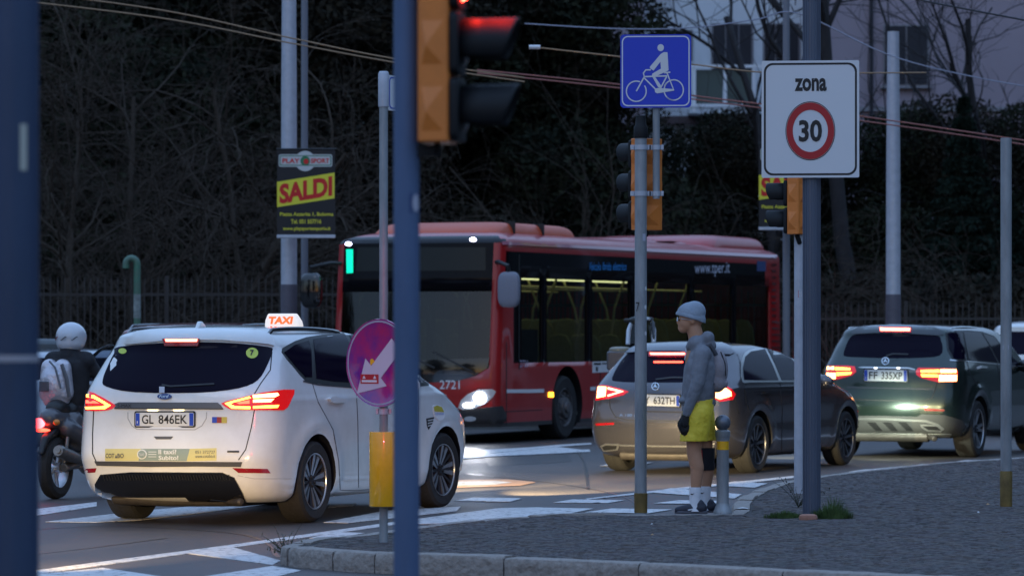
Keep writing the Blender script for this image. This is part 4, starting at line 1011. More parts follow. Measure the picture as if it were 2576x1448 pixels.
# interior: floor, ceiling, lamps, rails, seats
M_INT = mat("bus_interior_panel", (.42, .42, .32), .6); M_SEAT = mat("seat_fabric_olive", (.22, .22, .10), .8, noise=.3, nscale=20)
MB().box((0, -3.3, .38), (2.4, 11.6, .05)).build("floor", mat("bus_floor", (.10, .10, .09), .7), bus, smooth=False)
MB().box((0, -3.5, 2.50), (2.3, 11.4, .04)).build("ceiling", M_INT, bus, smooth=False)
M_STRIP = mat("saloon_lamp", (1, 1, .7), .5, emit=(1, .95, .50), es=.85)
for sd in (-1, 1): MB().box((sd*.75, -3.6, 2.465), (.10, 8.2, .02)).build("saloon_lamp", M_STRIP, bus, smooth=False)
M_POLE = mat("grab_pole_yellow", (.32, .30, .16), .4)
for y in (.6, -.9, -2.3, -3.7, -5.2, -6.6): 
    for sd in (-1, 1): MB().tube([(sd*.5, y, .4), (sd*.52, y, 1.3), (sd*.62, y+.06, 2.0), (sd*.80, y+.1, 2.46)], .019, 8).build("grab_pole", M_POLE, bus)
for sd in (-1, 1): MB().tube([(sd*.62, 1.0, 2.30), (sd*.62, -7.6, 2.30)], .018, 8).build("grab_rail", M_POLE, bus)
def seat(x, y, rz=0, z=.42):
    M = Matrix.Translation((x, y, z)) @ Matrix.Rotation(rz, 4, 'Z'); R4 = M.to_3x3()
    s = MB(); 
    prof = [(-.21, .38), (.21, .38), (.225, .75), (.20, 1.0), (.13, 1.12), (0, 1.15), (-.13, 1.12), (-.20, 1.0), (-.225, .75)]
    s.prism(prof, M @ Matrix.Translation((0, -.2, 0)) @ Matrix.Rotation(math.radians(84), 4, 'X'), .07)
    s.box(M @ Vector((0, 0, .42)), (.43, .42, .09), R4)
    s.box(M @ Vector((0, 0, .2)), (.10, .3, .4), R4)
    return s.build("seat", M_SEAT, bus, bevel=.02, fixn=True)
for y in (-1.5, -2.4, -4.4, -5.3, -6.1, -6.9, -7.7, -8.5):
    for x in (-.95, -.5, .5, .95): seat(x, y, 0, .44+(.25 if y < -4 else 0))
MB().box((-.05, 1.05, 1.35), (.06, .04, 1.9)).box((-.66, 1.05, 1.05), (1.15, .04, 1.2)).build("driver_partition", mat("partition_dark", (.03, .03, .03), .4), bus, smooth=False)
MB().box((0, 2.1, .95), (2.1, .6, .35)).build("dashboard", M_BLACKP, bus, bevel=.05)
MB().tube([(-.65+.22*math.cos(a), 1.80+.08*math.sin(a), 1.22+.2*math.sin(a)) for a in [i*math.pi/10 for i in range(21)]], .017, 8).build("steering_wheel", M_BLACKP, bus)
for sd in (-1, 1):
    for wy in (0, -5.9): make_wheel(bus, sd*1.10, wy, .48, .29, sd, 'bus', rimf=.60, mt=[mat("bus_rim_grey", (.16, .15, .15), .5, metal=.3, noise=.4, nscale=9) if "bus_rim_grey" not in MATS else MATS["bus_rim_grey"]]*3+[M_BLACKP])
# front: destination display, pillars, bumper, lamps and number
M_DISP = mat("display_glass", (.010, .012, .011), .2, spec=.3)
U_("destination_display", [(900, 622), (1222, 622), (1222, 680), (896, 682)], M_DISP, off=.006)
M_LEDG = mat("led_green", (0, .4, .25), .4, emit=(.0, .75, .42), es=.7)
U_("route_display", [(872, 627), (888, 627), (888, 686), (873, 687)], M_LEDG, off=.01)
M_CLEAR = mat("marker_lamp_lit", (1, 1, 1), .4, emit=(.75, .72, 1), es=8)
U_("marker_lamp", ell(877, 614, 7.5, 3.8), M_CLEAR, off=.012, step=6); U_("marker_lamp", ell(1190, 603, 8, 3.8), M_CLEAR, off=.012, step=6)
U_("front_lower_mask", [(870, 940), (905, 985), (1000, 1005), (1120, 968), (1190, 958), (1225, 945), (1236, 900), (1236, 930), (1236, 900), (1232, 905), (1180, 935), (1000, 935)], M_BUSRED, off=.004) if False else None
U_("windscreen_base", [(862, 900), (1050, 905), (1232, 900), (1226, 925), (1195, 945), (1150, 958), (1070, 962), (960, 962), (890, 945)], M_BLACKG, off=.006)
U_("bumper", [(860, 1030), (1120, 1036), (1160, 1030), (1262, 1020), (1272, 1040), (1272, 1074), (1150, 1084), (990, 1084), (870, 1076)], M_BUSGREY, off=.014)
text_on("fleet_number", "2721", (1107, 978), (50, 0), (0, -22), bus_bvh, bus, mat("fleet_white", (.75, .72, .72), .4), off=.012, bold=.005)
text_on("model_lettering", "CITARO", (1062, 998), (62, 0), (0, -7), bus_bvh, bus, MATS["fleet_white"], off=.012)
hl = U_("headlight", [(1153, 1026), (1160, 1006), (1178, 990), (1206, 979), (1238, 978), (1247, 984), (1240, 998), (1222, 1014), (1196, 1026), (1170, 1031)], mat("bus_headlight_glass", (.22, .23, .26), .1, coat=1, emit=(.8, .86, 1), es=.06), off=.012)
M_BEAM = mat("bus_bulb", (1, 1, 1), .3, emit=(.86, .92, 1), es=30)
U_("bulb", ell(1208, 1000, 14, 13), M_BEAM, off=.03, step=6, parent=hl); U_("bulb", ell(1180, 1018, 14, 6), mat("drl", (1, 1, 1), .3, emit=(.86, .92, 1), es=8), off=.03, step=6, parent=hl)
U_("fog_light", ell(1183, 1052, 15, 6), M_HEADG, off=.02, step=6)
Mi = RM(bus).inverted(); hp = Mi @ hit(bus_bvh, 1208, 1000, 50)[0]
lamp("headlight_beam", (hp.x, hp.y+.12, hp.z), (.02, 1, -.045), 240, (.95, .95, 1), bus, 60, .8)
lamp("headlight_beam", (-hp.x, hp.y+.12, hp.z), (.02, 1, -.05), 180, (.95, .95, 1), bus, 60, .8)
strip("wiper", [(1095, 925), (1040, 900), (985, 860)], 4, bbody, bus_bvh, bus, M_BLACKP, off=.03)
strip("wiper", [(1195, 938), (1150, 915), (1090, 885)], 4, bbody, bus_bvh, bus, M_BLACKP, off=.03)
# near flank: stripe, flaps, signs
strip("white_stripe", [(1274, 983), (1330, 983), (1368, 982)], 9, bbody, bus_bvh, bus, MATS["fleet_white"], off=.005)
strip("white_stripe", [(1484, 977), (1530, 975), (1700, 966), (1960, 951)], 9, bbody, bus_bvh, bus, MATS["fleet_white"], off=.005)
for ln in ([(1274, 860), (1274, 1070)], [(1306, 640), (1306, 930)], [(1510, 925), (1512, 1080)], [(1640, 925), (1640, 1060)], [(1270, 1035), (1365, 1030)]):
    strip("panel_joint", ln, 2.2, bbody, bus_bvh, bus, M_GAP)
U_("side_marker", [(1380, 986), (1391, 986), (1391, 998), (1380, 998)], mat("amber_marker", (.8, .3, .02), .3, emit=(1, .42, .02), es=4), off=.01, step=6)
U_("info_plate", [(1490, 909), (1532, 908), (1532, 935), (1490, 937)], MATS["fleet_white"], off=.006)
for q in ([(1493, 912), (1510, 912), (1510, 917), (1493, 917)], [(1514, 912), (1529, 912), (1529, 915), (1514, 915)], [(1498, 922), (1503, 922), (1503, 933), (1498, 933)]): U_("info_print", q, M_INK, off=.010)
text_on("fleet_number", "2721", (1306, 923), (20, 0), (0, -18), bus_bvh, bus, mat("lilac_print", (.5, .42, .55), .5), off=.012)
text_on("web_lettering", "www.tper.it", (1746, 697), (88, -2), (0, -36), bus_bvh, bus, mat("web_white", (.62, .62, .72), .5), off=.012)
mat("script_blue", (.02, .30, .75), .5)
for wd, x0, ww in (("Veicolo", 1481, 29), ("ibrido", 1514, 22), ("elettrico", 1540, 34)): text_on("hybrid_lettering", wd, (x0, 679), (ww, 1), (0, -20), bus_bvh, bus, MATS["script_blue"], off=.012, shear=.2)
U_("side_badge", [(1904, 656), (1926, 657), (1926, 682), (1904, 682)], mat("badge_dark_blue", (.03, .06, .18), .5), off=.006)
for k in range(16): strip("vent_slat", [(1940, 665+k*16), (1962, 666+k*16)], 5, bbody, bus_bvh, bus, mat("vent_red_dark", (.10, .01, .01), .5) if "vent_red_dark" not in MATS else MATS["vent_red_dark"], off=.012)
strip("gutter", [(1262, 612), (1472, 622), (1700, 633), (1962, 646)], 6, bbody, bus_bvh, bus, mat("gutter_paint", (.45, .16, .20), .2, coat=1), off=.02)
tl = MB().box((-1.12, -9.83, 1.0), (.12, .05, .65)).build("tail_light", M_REDGLOW, bus, bevel=.02)
MB().box((-1.12, -9.83, 2.5), (.12, .05, .12)).build("tail_light", M_REDGLOW, bus, bevel=.02)
# roof pods
def pod(y0, y1, w, z0, z1, m, name="roof_pod"):
    keys = [(z0, y0, y1, w, .05, .3, .05, .3), (z0+(z1-z0)*.45, y0+.03, y1-.08, w*.99, .05, .3, .05, .3), (z0+(z1-z0)*.78, y0+.12, y1-.28, w*.95, .05, .3, .05, .3), (z0+(z1-z0)*.95, y0+.3, y1-.55, w*.86, .05, .3, .05, .3), (z1, y0+.6, y1-.9, w*.6, .03, .2, .03, .2)]
    v, f, _ = shell("pod", keys, sub=3, ns=8, taper=0, flare=0); return MB().add(v, f).build(name, m, bus, angle=40)
p = pod(-1.35, 2.1, .98, 2.9, 3.24, M_BUSPOD)
for yy in (.2, 1.3): MB().box((0, yy, 3.08), (1.99, .02, .30)).build("pod_joint", M_GAP, p, bevel=.004)
pod(-5.1, -3.0, .95, 2.9, 3.14, M_BUSRED); pod(-9.7, -6.6, 1.1, 2.86, 3.26, M_BUSRED); pod(-6.6, -5.6, .9, 2.9, 3.12, M_BUSRED)
# mirrors
def bus_mirror(x, y, sd):
    mb = MB(); mb.add(*ellipsoid(.16, .07, .26, Matrix.Translation((x, y, 2.22)), e=.55)); o = mb.build("mirror", M_BLACKG if sd > 0 else mat("mirror_housing_grey", (.20, .20, .24), .45), bus)
    MB().add(*ellipsoid(.14, .02, .235, Matrix.Translation((x, y-.07, 2.22)), e=.5)).build("mirror_glass", mat("mirror_glass", (.4, .42, .5), .15, metal=.9) if "mirror_glass" not in MATS else MATS["mirror_glass"], o)
    MB().tube([(sd*1.12, 2.35, 2.62), (sd*1.28, 2.6, 2.62), (x, y+.04, 2.56), (x, y, 2.45)], .03, 10).build("mirror_arm", M_BLACKP, o)
bus_mirror(-1.44, 2.62, -1); bus_mirror(1.50, 2.75, 1)
# ------------------------------------------------------------------ simpler cars half hidden behind the others
def plain_car(name, loc, th, sc, keys, wy, R, track, paint, label, rails_m=None, sign=False, lit=True, belt=1.13, top=1.5, rims='twin', front=False):
    root, b, bv = car_base(name, loc, th, sc, keys, wy, R, track, paint, rimstyle=rims)
    tag(root, label, "car")
    for sd in (-1, 1):
        flank_pane("side_window", root, bv, [(-.5, belt+.03), (.62, belt), (.62, top), (-.3, top), (-.62, top-.1)], sd, M_DGLASS)
        flank_pane("side_window", root, bv, [(.68, belt), (1.95, belt-.02), (1.5, top-.08), (1.2, top), (.68, top)], sd, M_DGLASS)
        tl = end_pane("tail_light", root, bv, [(sd*.62, .98), (sd*.88, .98), (sd*.88, 1.1), (sd*.7, 1.1)][::sd], -1, M_REDLENS, off=.01)
        if lit: end_pane("lamp_core", root, bv, [(sd*.68, 1.01), (sd*.86, 1.01), (sd*.86, 1.07), (sd*.72, 1.07)][::sd], -1, M_HOT, off=.016, parent=tl)
        hl = end_pane("headlight", root, bv, [(sd*.5, .72), (sd*.82, .76), (sd*.84, .84), (sd*.55, .82)][::sd], 1, M_HEADG, off=.006)
        add_mirror(root, sd*.9, 2.0, belt+.02, sd, paint)
    end_pane("rear_window", root, bv, [(-.72, belt+.04), (.72, belt+.04), (.6, top), (-.6, top)], -1, M_DGLASS)
    end_pane("windscreen", root, bv, [(-.7, belt+.08), (.7, belt+.08), (.56, top+.03), (-.56, top+.03)], 1, M_DGLASS)
    MB().box((0, 1.4, .24), (1.3, 3.6, .06)).build("underbody", M_BLACKP, root, smooth=False)
    if rails_m: rail(.655, -.45, 1.3, 1.59, rails_m, root); rail(-.655, -.45, 1.3, 1.59, rails_m, root)
    if sign: taxi_sign(root, (0, .4, 1.64))
    return root, b, bv
M_DRED = mat("dark_red_car_paint", (.22, .015, .02), .25, metal=.3, coat=1)
M_SILVER = mat("silver_car_paint", (.34, .36, .40), .3, metal=.6, coat=1)
plain_car("estate_car", (-3.45, 41.4, 0), 21, 1.03, keysT, (0.0, 2.85), .335, 1.58, M_DRED, "dark red estate car almost hidden beyond the white taxi, only its roof showing", rails_m=M_BLACKG)
plain_car("city_car", (-5.75, 47.5, 0), 38, .97, keysA, (0.0, 2.729), .31, 1.52, M_SILVER, "silver car showing one side window between the scooter rider and the taxi", belt=1.0, top=1.32, lit=False)
wc, wb, wv = plain_car("minivan", (8.35, 58.5, 0), 10, 1.08, keysT, (0.0, 2.85), .335, 1.58, M_WHITE, "white minivan cut off by the picture edge, beyond the green estate car")
# the car that follows the taxi (its headlights light the taxi's tail from behind)
fol, fb, fv = plain_car("following_car", (-5.02, 20.1, 0), 19, 1.0, keysA, (0.0, 2.729), .318, 1.545, mat("black_car_paint", (.01, .01, .012), .3, coat=1), "black hatchback waiting behind the white taxi with its headlights on", belt=1.0, top=1.32, lit=False)
for sd in (-1, 1):
    MB().add(*ellipsoid(.05, .03, .04, Matrix.Translation((sd*.64, 3.36, .68)))).build("bulb", M_HEAD, fol)
    lamp("headlight_beam", (sd*.62, 3.62, .64), (-.19, 1, -.16), 700, (1, .70, .34), fol, 29, .8)

# ------------------------------------------------------------------ people: one fused surface from tapered limbs
def blob(name, caps, ells, m, root, voxel=.012, smooth=6, cut=None):
    mb = MB()
    for p, q, r1, r2 in caps:
        p = Vector(p); q = Vector(q); n = 5; L = (q-p).length
        d = (q-p).normalized(); pts = [p-d*r1*.98, p-d*r1*.8, p-d*r1*.45]+[p.lerp(q, t/n) for t in range(n+1)]+[q+d*r2*.45, q+d*r2*.8, q+d*r2*.98]
        rs = [r1*.2, r1*.6, r1*.9]+[r1+(r2-r1)*t/n for t in range(n+1)]+[r2*.9, r2*.6, r2*.2]
        mb.tube(pts, rs, 14)
    for e in ells:
        c, r = e[0], e[1]; M = Matrix.Translation(c)
        if len(e) > 2: M = M @ Euler(e[2]).to_matrix().to_4x4()
        mb.add(*ellipsoid(*r, M, 18, 12, e[3] if len(e) > 3 else 1.0))
    o = mb.build(name, m, root, fixn=True)
    rm = o.modifiers.new("fuse", 'REMESH'); rm.mode = 'VOXEL'; rm.voxel_size = voxel
    sm = o.modifiers.new("relax", 'SMOOTH'); sm.iterations = smooth; sm.factor = .5
    dg = bpy.context.evaluated_depsgraph_get(); me = bpy.data.meshes.new_from_object(o.evaluated_get(dg)); o.modifiers.clear(); o.data = me; me.name = name
    if cut:
        bm = bmesh.new(); bm.from_mesh(me)
        for co, no in cut: bmesh.ops.bisect_plane(bm, geom=bm.verts[:]+bm.edges[:]+bm.faces[:], plane_co=co, plane_no=no, clear_outer=True)
        bm.to_mesh(me); bm.free()
        so = o.modifiers.new("cloth", 'SOLIDIFY'); so.thickness = .004; so.offset = 0
    me.polygons.foreach_set("use_smooth", [True]*len(me.polygons))
    return o
def cloth(name, col, rough=.85, n=.25, sc=14, bump=.6, bs=9, bd=.03):
    return mat(name, col, rough, noise=n, nscale=sc, bump=bump, bscale=bs, bdist=bd)
M_SKIN = mat("skin", (.50, .25, .145), .5, noise=.15, nscale=10)
M_SKINL = M_SKIN
M_HOOD = cloth("hoodie_grey", (.20, .21, .24), bs=5.5, bd=.06, bump=.6); M_BEANIE = cloth("beanie_grey", (.30, .35, .42), bs=70, bd=.006)
M_SHORTS = cloth("shorts_yellow", (.80, .60, .04), .6, n=.12, bs=10, bd=.035, bump=.8)
M_GLOVE = cloth("glove_black", (.010, .010, .012), bd=.006, bs=60); M_SOCK = cloth("sock_white", (.72, .72, .76), bs=90, bd=.004, n=.08)
M_SHOE = mat("shoe_dark", (.018, .020, .035), .6); M_BRACE = cloth("knee_brace_black", (.012, .012, .018), bd=.005, bs=60)
M_PACK = cloth("backpack_taupe", (.30, .27, .29), bs=12, bd=.02)
pY = 30.35; pX = (1745-CX)*pY/F
person = empty("person", (pX, pY, IZ)); tag(person, "person in profile wearing grey hoodie, beanie, yellow shorts and one black knee brace", "person")
def L(px, py, y=0.0):
    """point of the figure from its side view"""
    return Vector(((px-1745)/310, y, (1291-py)/310))
nk, fk = -.095, .095
blob("body", [
    (L(1754, 862), L(1746, 826), .066, .062),
    (L(1760, 1000), L(1764, 900), .13, .13), (L(1764, 885, -.15), L(1764, 885, .15), .05, .05),
    (L(1752, 1010, nk), L(1744, 1135, nk), .092, .060), (L(1744, 1135, nk), L(1752, 1175, nk), .060, .058), (L(1752, 1175, nk), L(1748, 1250, nk), .056, .036), (L(1748, 1250, nk), L(1746, 1278, nk), .036, .036), (L(1748, 1280, nk), L(1716, 1285, nk), .034, .024),
    (L(1766, 1010, fk), L(1777, 1135, fk), .090, .058), (L(1777, 1135, fk), L(1783, 1175, fk), .058, .055), (L(1783, 1175, fk), L(1776, 1250, fk), .054, .035), (L(1776, 1250, fk), L(1774, 1278, fk), .035, .035), (L(1776, 1280, fk), L(1746, 1285, fk), .034, .024),
    (L(1765, 885, -.18), L(1753, 962, -.22), .045, .038), (L(1753, 962, -.22), L(1724, 1040, -.2), .036, .028),
    (L(1765, 885, .18), L(1753, 962, .21), .045, .038), (L(1753, 962, .21), L(1728, 1040, .2), .036, .028),
    (L(1724, 1040, -.2), L(1720, 1058, -.2), .026, .03), (L(1728, 1040, .2), L(1724, 1058, .2), .026, .03)],
    [(L(1740, 795), (.102, .080, .112)), (L(1728, 812), (.074, .066, .078)), (L(1719, 828), (.040, .044, .034)), (L(1706, 811), (.016, .011, .016)), (L(1709, 803), (.010, .010, .018)),
     (L(1709, 823), (.014, .022, .007)), (L(1709, 828), (.014, .020, .006)), (L(1742, 808, -.077), (.016, .008, .028)), (L(1742, 808, .077), (.016, .008, .028)), (L(1711, 800, -.03), (.012, .02, .008)), (L(1711, 800, .03), (.012, .02, .008))],
    M_SKIN, person, .0085, 4)
for s in (-1, 1):
    MB().add(*ellipsoid(.008, .011, .007, Matrix.Translation(L(1708, 805, .031*s)))).build("eye", M_INK, person)
    MB().tube([L(1740, 806, .079*s), L(1712, 802, .066*s)], .0028, 6).build("glasses_arm", M_GALVL, person)
gl = MB()
for s in (-1, 1): gl.tube([L(1704, 804, s*.034)+Vector((0, .026*math.cos(a), .017*math.sin(a))) for a in [i*math.pi/7 for i in range(15)]], .0025, 6)
gl.tube([L(1703, 803, -.01), L(1703, 803, .01)], .003, 6).build("glasses", M_CHROME, person)
blob("beanie", [], [(L(1738, 792), (.116, .093, .102)), (L(1747, 785), (.092, .082, .088)), (L(1756, 806), (.062, .078, .078))], M_BEANIE, person, .009, 3, cut=[(L(1712, 795), Vector((-.30, 0, -1)))])
hem = MB().tube([L(1738, 802)+Vector((.113*math.cos(a), .091*math.sin(a), .022-.10*math.cos(a)*.30-.006)) for a in [i*math.pi/14 for i in range(29)]], .009, 8, flat=1.9).build("beanie_hem", M_BEANIE, person)
blob("hoodie", [
    (L(1756, 1002, 0), L(1761, 930, 0), .138, .135), (L(1756, 990, -.07), L(1761, 930, -.08), .128, .13), (L(1756, 990, .07), L(1761, 930, .08), .128, .13), (L(1766, 890, -.16), L(1766, 890, .16), .072, .072), (L(1764, 905, -.07), L(1764, 905, .07), .112, .112),
    (L(1762, 893, -.185), L(1752, 962, -.225), .068, .056), (L(1752, 962, -.225), L(1727, 1030, -.205), .056, .042), (L(1727, 1030, -.205), L(1724, 1040, -.203), .040, .036),
    (L(1762, 893, .185), L(1752, 962, .225), .068, .056), (L(1752, 962, .225), L(1730, 1030, .205), .056, .042),
    (L(1752, 862, -.05), L(1780, 848, -.06), .034, .046), (L(1752, 862, .05), L(1780, 848, .06), .034, .046), (L(1780, 850, -.05), L(1780, 850, .05), .056, .056), (L(1786, 870, -.05), L(1786, 870, .05), .052, .052), (L(1752, 866, -.06), L(1752, 866, .06), .075, .075), (L(1733, 874, -.03), L(1733, 874, .03), .03, .03)],
    [(L(1745, 1008, 0), (.13, .165, .045))], M_HOOD, person, .010, 9)
MB().lathe([(.124, -.03), (.134, -.01), (.130, .02)], 32, Matrix.Translation(L(1757, 1012)) @ Matrix.Diagonal((1.08, 1.35, 1, 1)), caps=False).build("hoodie_waistband", M_HOOD, person)
MB().tube([L(1727, 869, -.03), L(1722, 905, -.04)], .004, 6).build("drawstring", M_SOCK, person)
blob("shorts", [(L(1758, 1010, 0), L(1757, 1030, 0), .125, .125), (L(1758, 1010, -.06), L(1757, 1035, -.07), .12, .12), (L(1758, 1010, .06), L(1757, 1035, .07), .12, .12),
    (L(1752, 1040, nk-.01), L(1743, 1112, nk-.01), .120, .112), (L(1764, 1040, fk+.01), L(1772, 1112, fk+.01), .112, .105)], [], M_SHORTS, person, .010, 4, cut=[(L(1745, 1109), Vector((0, 0, -1))), (L(1745, 1003), Vector((0, 0, 1)))])
br = MB().lathe([(.062, -.09), (.066, -.08), (.064, -.03), (.066, .02), (.068, .08), (.064, .092)], 24, Matrix.Translation(L(1779, 1156, fk)), caps=False).build("knee_brace", M_BRACE, person)
MB().tube([L(1766, 1132, fk-.052), L(1767, 1155, fk-.056), L(1771, 1180, fk-.05)], .0035, 6).build("brace_piping", mat("piping_red", (.6, .03, .03), .5), br)
for s, yy in ((1747, nk), (1775, fk)):
    so = MB().lathe([(.048, .215), (.050, .205), (.046, .15), (.043, .08), (.045, .04), (.05, .02)], 20, Matrix.Translation((L(s, 1291).x, yy, 0)), caps=False).build("sock", M_SOCK, person)
    P = [Vector((L(s, 0).x-.022+x, yy-.046-.001*abs(x), .165+z)) for x, z in ((-.018, .0), (-.012, -.010), (-.002, -.010), (.024, .006), (.0, -.002), (-.010, -.001))]
    MB().add(P, [tuple(range(6))]).build("swoosh_mark", M_INK, so, smooth=False)
def shoe(cx, yy):
    sh = blob("shoe", [(Vector((cx+.035, yy, .045)), Vector((cx-.09, yy, .035)), .046, .036), (Vector((cx-.09, yy, .035)), Vector((cx-.155, yy, .03)), .038, .026), (Vector((cx+.02, yy, .075)), Vector((cx-.02, yy, .07)), .04, .038)], [], M_SHOE, person, .008, 2, cut=[(Vector((0, 0, .012)), Vector((0, 0, -1)))])
    MB().prism([(cx+.085, yy-.036), (cx+.085, yy+.036), (cx-.05, yy+.04), (cx-.15, yy+.035), (cx-.185, yy), (cx-.15, yy-.035), (cx-.05, yy-.04)], Matrix.Translation((0, 0, .001)), .022).build("sole", MATS["sole_white"] if "sole_white" in MATS else mat("sole_white", (.07, .07, .09), .5), sh, bevel=.006, fixn=True)
    P = [Vector((cx-.03+x, yy-.0415, .05+z)) for x, z in ((-.05, -.018), (-.038, -.024), (.0, -.014), (.03, .008), (.0, -.004), (-.04, -.012))]
    MB().add(P, [tuple(range(6))]).build("swoosh_mark", M_SOCK, sh, smooth=False)
shoe(L(1752, 0).x, nk); shoe(L(1780, 0).x, fk)
# gloves: palm, four unequal bent fingers and a thumb
def glove(wx, wz, yy, s):
    caps = [(Vector((wx, yy, wz)), Vector((wx-.006, yy, wz-.065)), .030, .033)]
    for k, ln in enumerate((.066, .074, .070, .056)):
        fx = wx-.030+.018*k; a = Vector((fx, yy, wz-.085)); b = a+Vector((-.010, -.006*s, -ln*.5)); c = b+Vector((.012, -.016*s*-1, -ln*.42))
        caps += [(a, b, .0125, .0115), (b, c, .0115, .0095)]
    t0 = Vector((wx-.028, yy-.01*s, wz-.035)); t1 = t0+Vector((-.022, -.006*s, -.035)); t2 = t1+Vector((.0, .0, -.030)); caps += [(t0, t1, .014, .013), (t1, t2, .012, .010)]
    blob("glove", caps, [], M_GLOVE, person, .0055, 2)
glove(L(1722, 0).x, L(0, 1045).z, -.2, 1); glove(L(1726, 0).x, L(0, 1045).z, .2, -1)
bp = empty("backpack", (pX+.2, pY, IZ+L(0, 985).z)); bp.location.x += .018; tag(bp, "taupe backpack worn on the back of the person in the grey hoodie", "backpack")
def Lb(px, py, y=0.0): v = L(px, py, y); return Vector((v.x-.2, v.y, v.z-L(0, 985).z))
bk_ = blob("body", [(Lb(1797, 965, -.06), Lb(1796, 905, -.055), .075, .062), (Lb(1797, 965, .06), Lb(1796, 905, .055), .075, .062), (Lb(1796, 900, -.03), Lb(1796, 900, .03), .06, .06)], [(Lb(1800, 930), (.085, .14, .165))], M_PACK, bp, .010, 4)
blob("front_pocket", [(Lb(1812, 965, -.05), Lb(1812, 965, .05), .045, .045), (Lb(1811, 945, -.05), Lb(1811, 945, .05), .04, .04)], [], M_PACK, bp, .010, 3)
for s in (-1, 1):
    MB().tube([Lb(1795, 893, .10*s), Lb(1780, 868, .115*s), Lb(1750, 880, .125*s), Lb(1738, 915, .13*s), Lb(1752, 950, .15*s), Lb(1788, 968, .12*s)], .010, 8, flat=1.8).build("strap", MATS["strap_dark"] if "strap_dark" in MATS else mat("strap_dark", (.05, .05, .06), .7), bp)
MB().tube([Lb(1806, 885, -.09), Lb(1817, 915, -.10), Lb(1818, 945, -.10)], .005, 6).build("zip", M_INK, bp)

# ------------------------------------------------------------------ bollard
def lathe_thing(prof, name, m, parent, n=32): return MB().lathe(prof, n).build(name, m, parent)
bo = empty("bollard", G(1818, 1290, IZ)); tag(bo, "steel bollard with ball top and yellow band beside the person", "bollard")
lathe_thing([(.078, 0), (.078, .012), (.068, .03), (.062, .05), (.052, .07), (.05, .09), (.05, .58), (.056, .60), (.056, .615), (.062, .625), (.062, .665), (.054, .672), (.03, .68), (.028, .70)], "post", M_GALV, bo)
lathe_thing([(.0515, .515), (.0515, .60-.005)], "reflective_band", M_YELR, bo)
MB().add(*ellipsoid(.064, .064, .064, Matrix.Translation((0, 0, .735)), 28, 18)).build("ball", mat("ball_dark_steel", (.16, .18, .22), .4, metal=.4, noise=.3, nscale=8), bo)

# ------------------------------------------------------------------ poles, signs, signals
def pole(name, px, pyb, r, top, m, label, cat, z0=IZ, Y=None, foot=None, r2=None):
    p = G(px, pyb, z0) if Y is None else Vector(((px-CX)*Y/F, Y, z0))
    t = empty(name, p); tag(t, label, cat)
    MB().lathe([(r, -.02), (r, top*.5), (r2 or r, top)], 28).build("pole_tube", m, t)
    if foot: MB().lathe([(r+.004, .0), (r+.006, foot*.97), (r+.002, foot)], 28, caps=False).build("foot_sleeve", mat("rusty_sleeve", (.26, .17, .05), .6, metal=.3, noise=.6, nscale=7) if "rusty_sleeve" not in MATS else MATS["rusty_sleeve"], t)
    return t
def clampring(root, z, r, m=None, lug=.03):
    c = MB().lathe([(r+.006, z-.02), (r+.006, z+.02)], 24, caps=False)
    for s in (-1, 1): c.box((s*(r+.006+lug/2), 0, z), (lug, .03, .04))
    return c.build("clamp", m or M_GALVL, root, bevel=.003)
def sticker(root, poly, m, r, ang, name="sticker"):
    """small print wrapped on a round pole: poly in (arc metres, z)"""
    vs = [Vector(((r+.0025)*math.sin(ang+x/r), -(r+.0025)*math.cos(ang+x/r), z)) for x, z in poly]
    return MB().add(vs, [tuple(range(len(vs)))]).build(name, m, root, smooth=False)
# far left grey pole, blue light in its colour, closest to the camera
lp = empty("steel_post", Vector(((33-CX)*11.4/F, 11.4, 0))); tag(lp, "wide post with blue light painted into its grey, blurred, at the very edge, with the scooter beyond it", "post")
M_NAVY = mat("navy_lit_grey_pole", (.03, .055, .115), .5, noise=.35, nscale=3, stretch=(1, 1, .3))
MB().lathe([(.078, 0), (.078, 4.2)], 32).build("pole_tube", M_NAVY, lp)
MB().lathe([(.0805, H-.085), (.0805, H-.065)], 32, caps=False).build("steel_strap", mat("strap_worn", (.35, .33, .36), .5), lp)
sticker(lp, [(-.010, 2.08), (.012, 2.08), (.012, 2.22), (-.010, 2.22)], mat("worn_tape", (.42, .42, .36), .6), .078, .52)
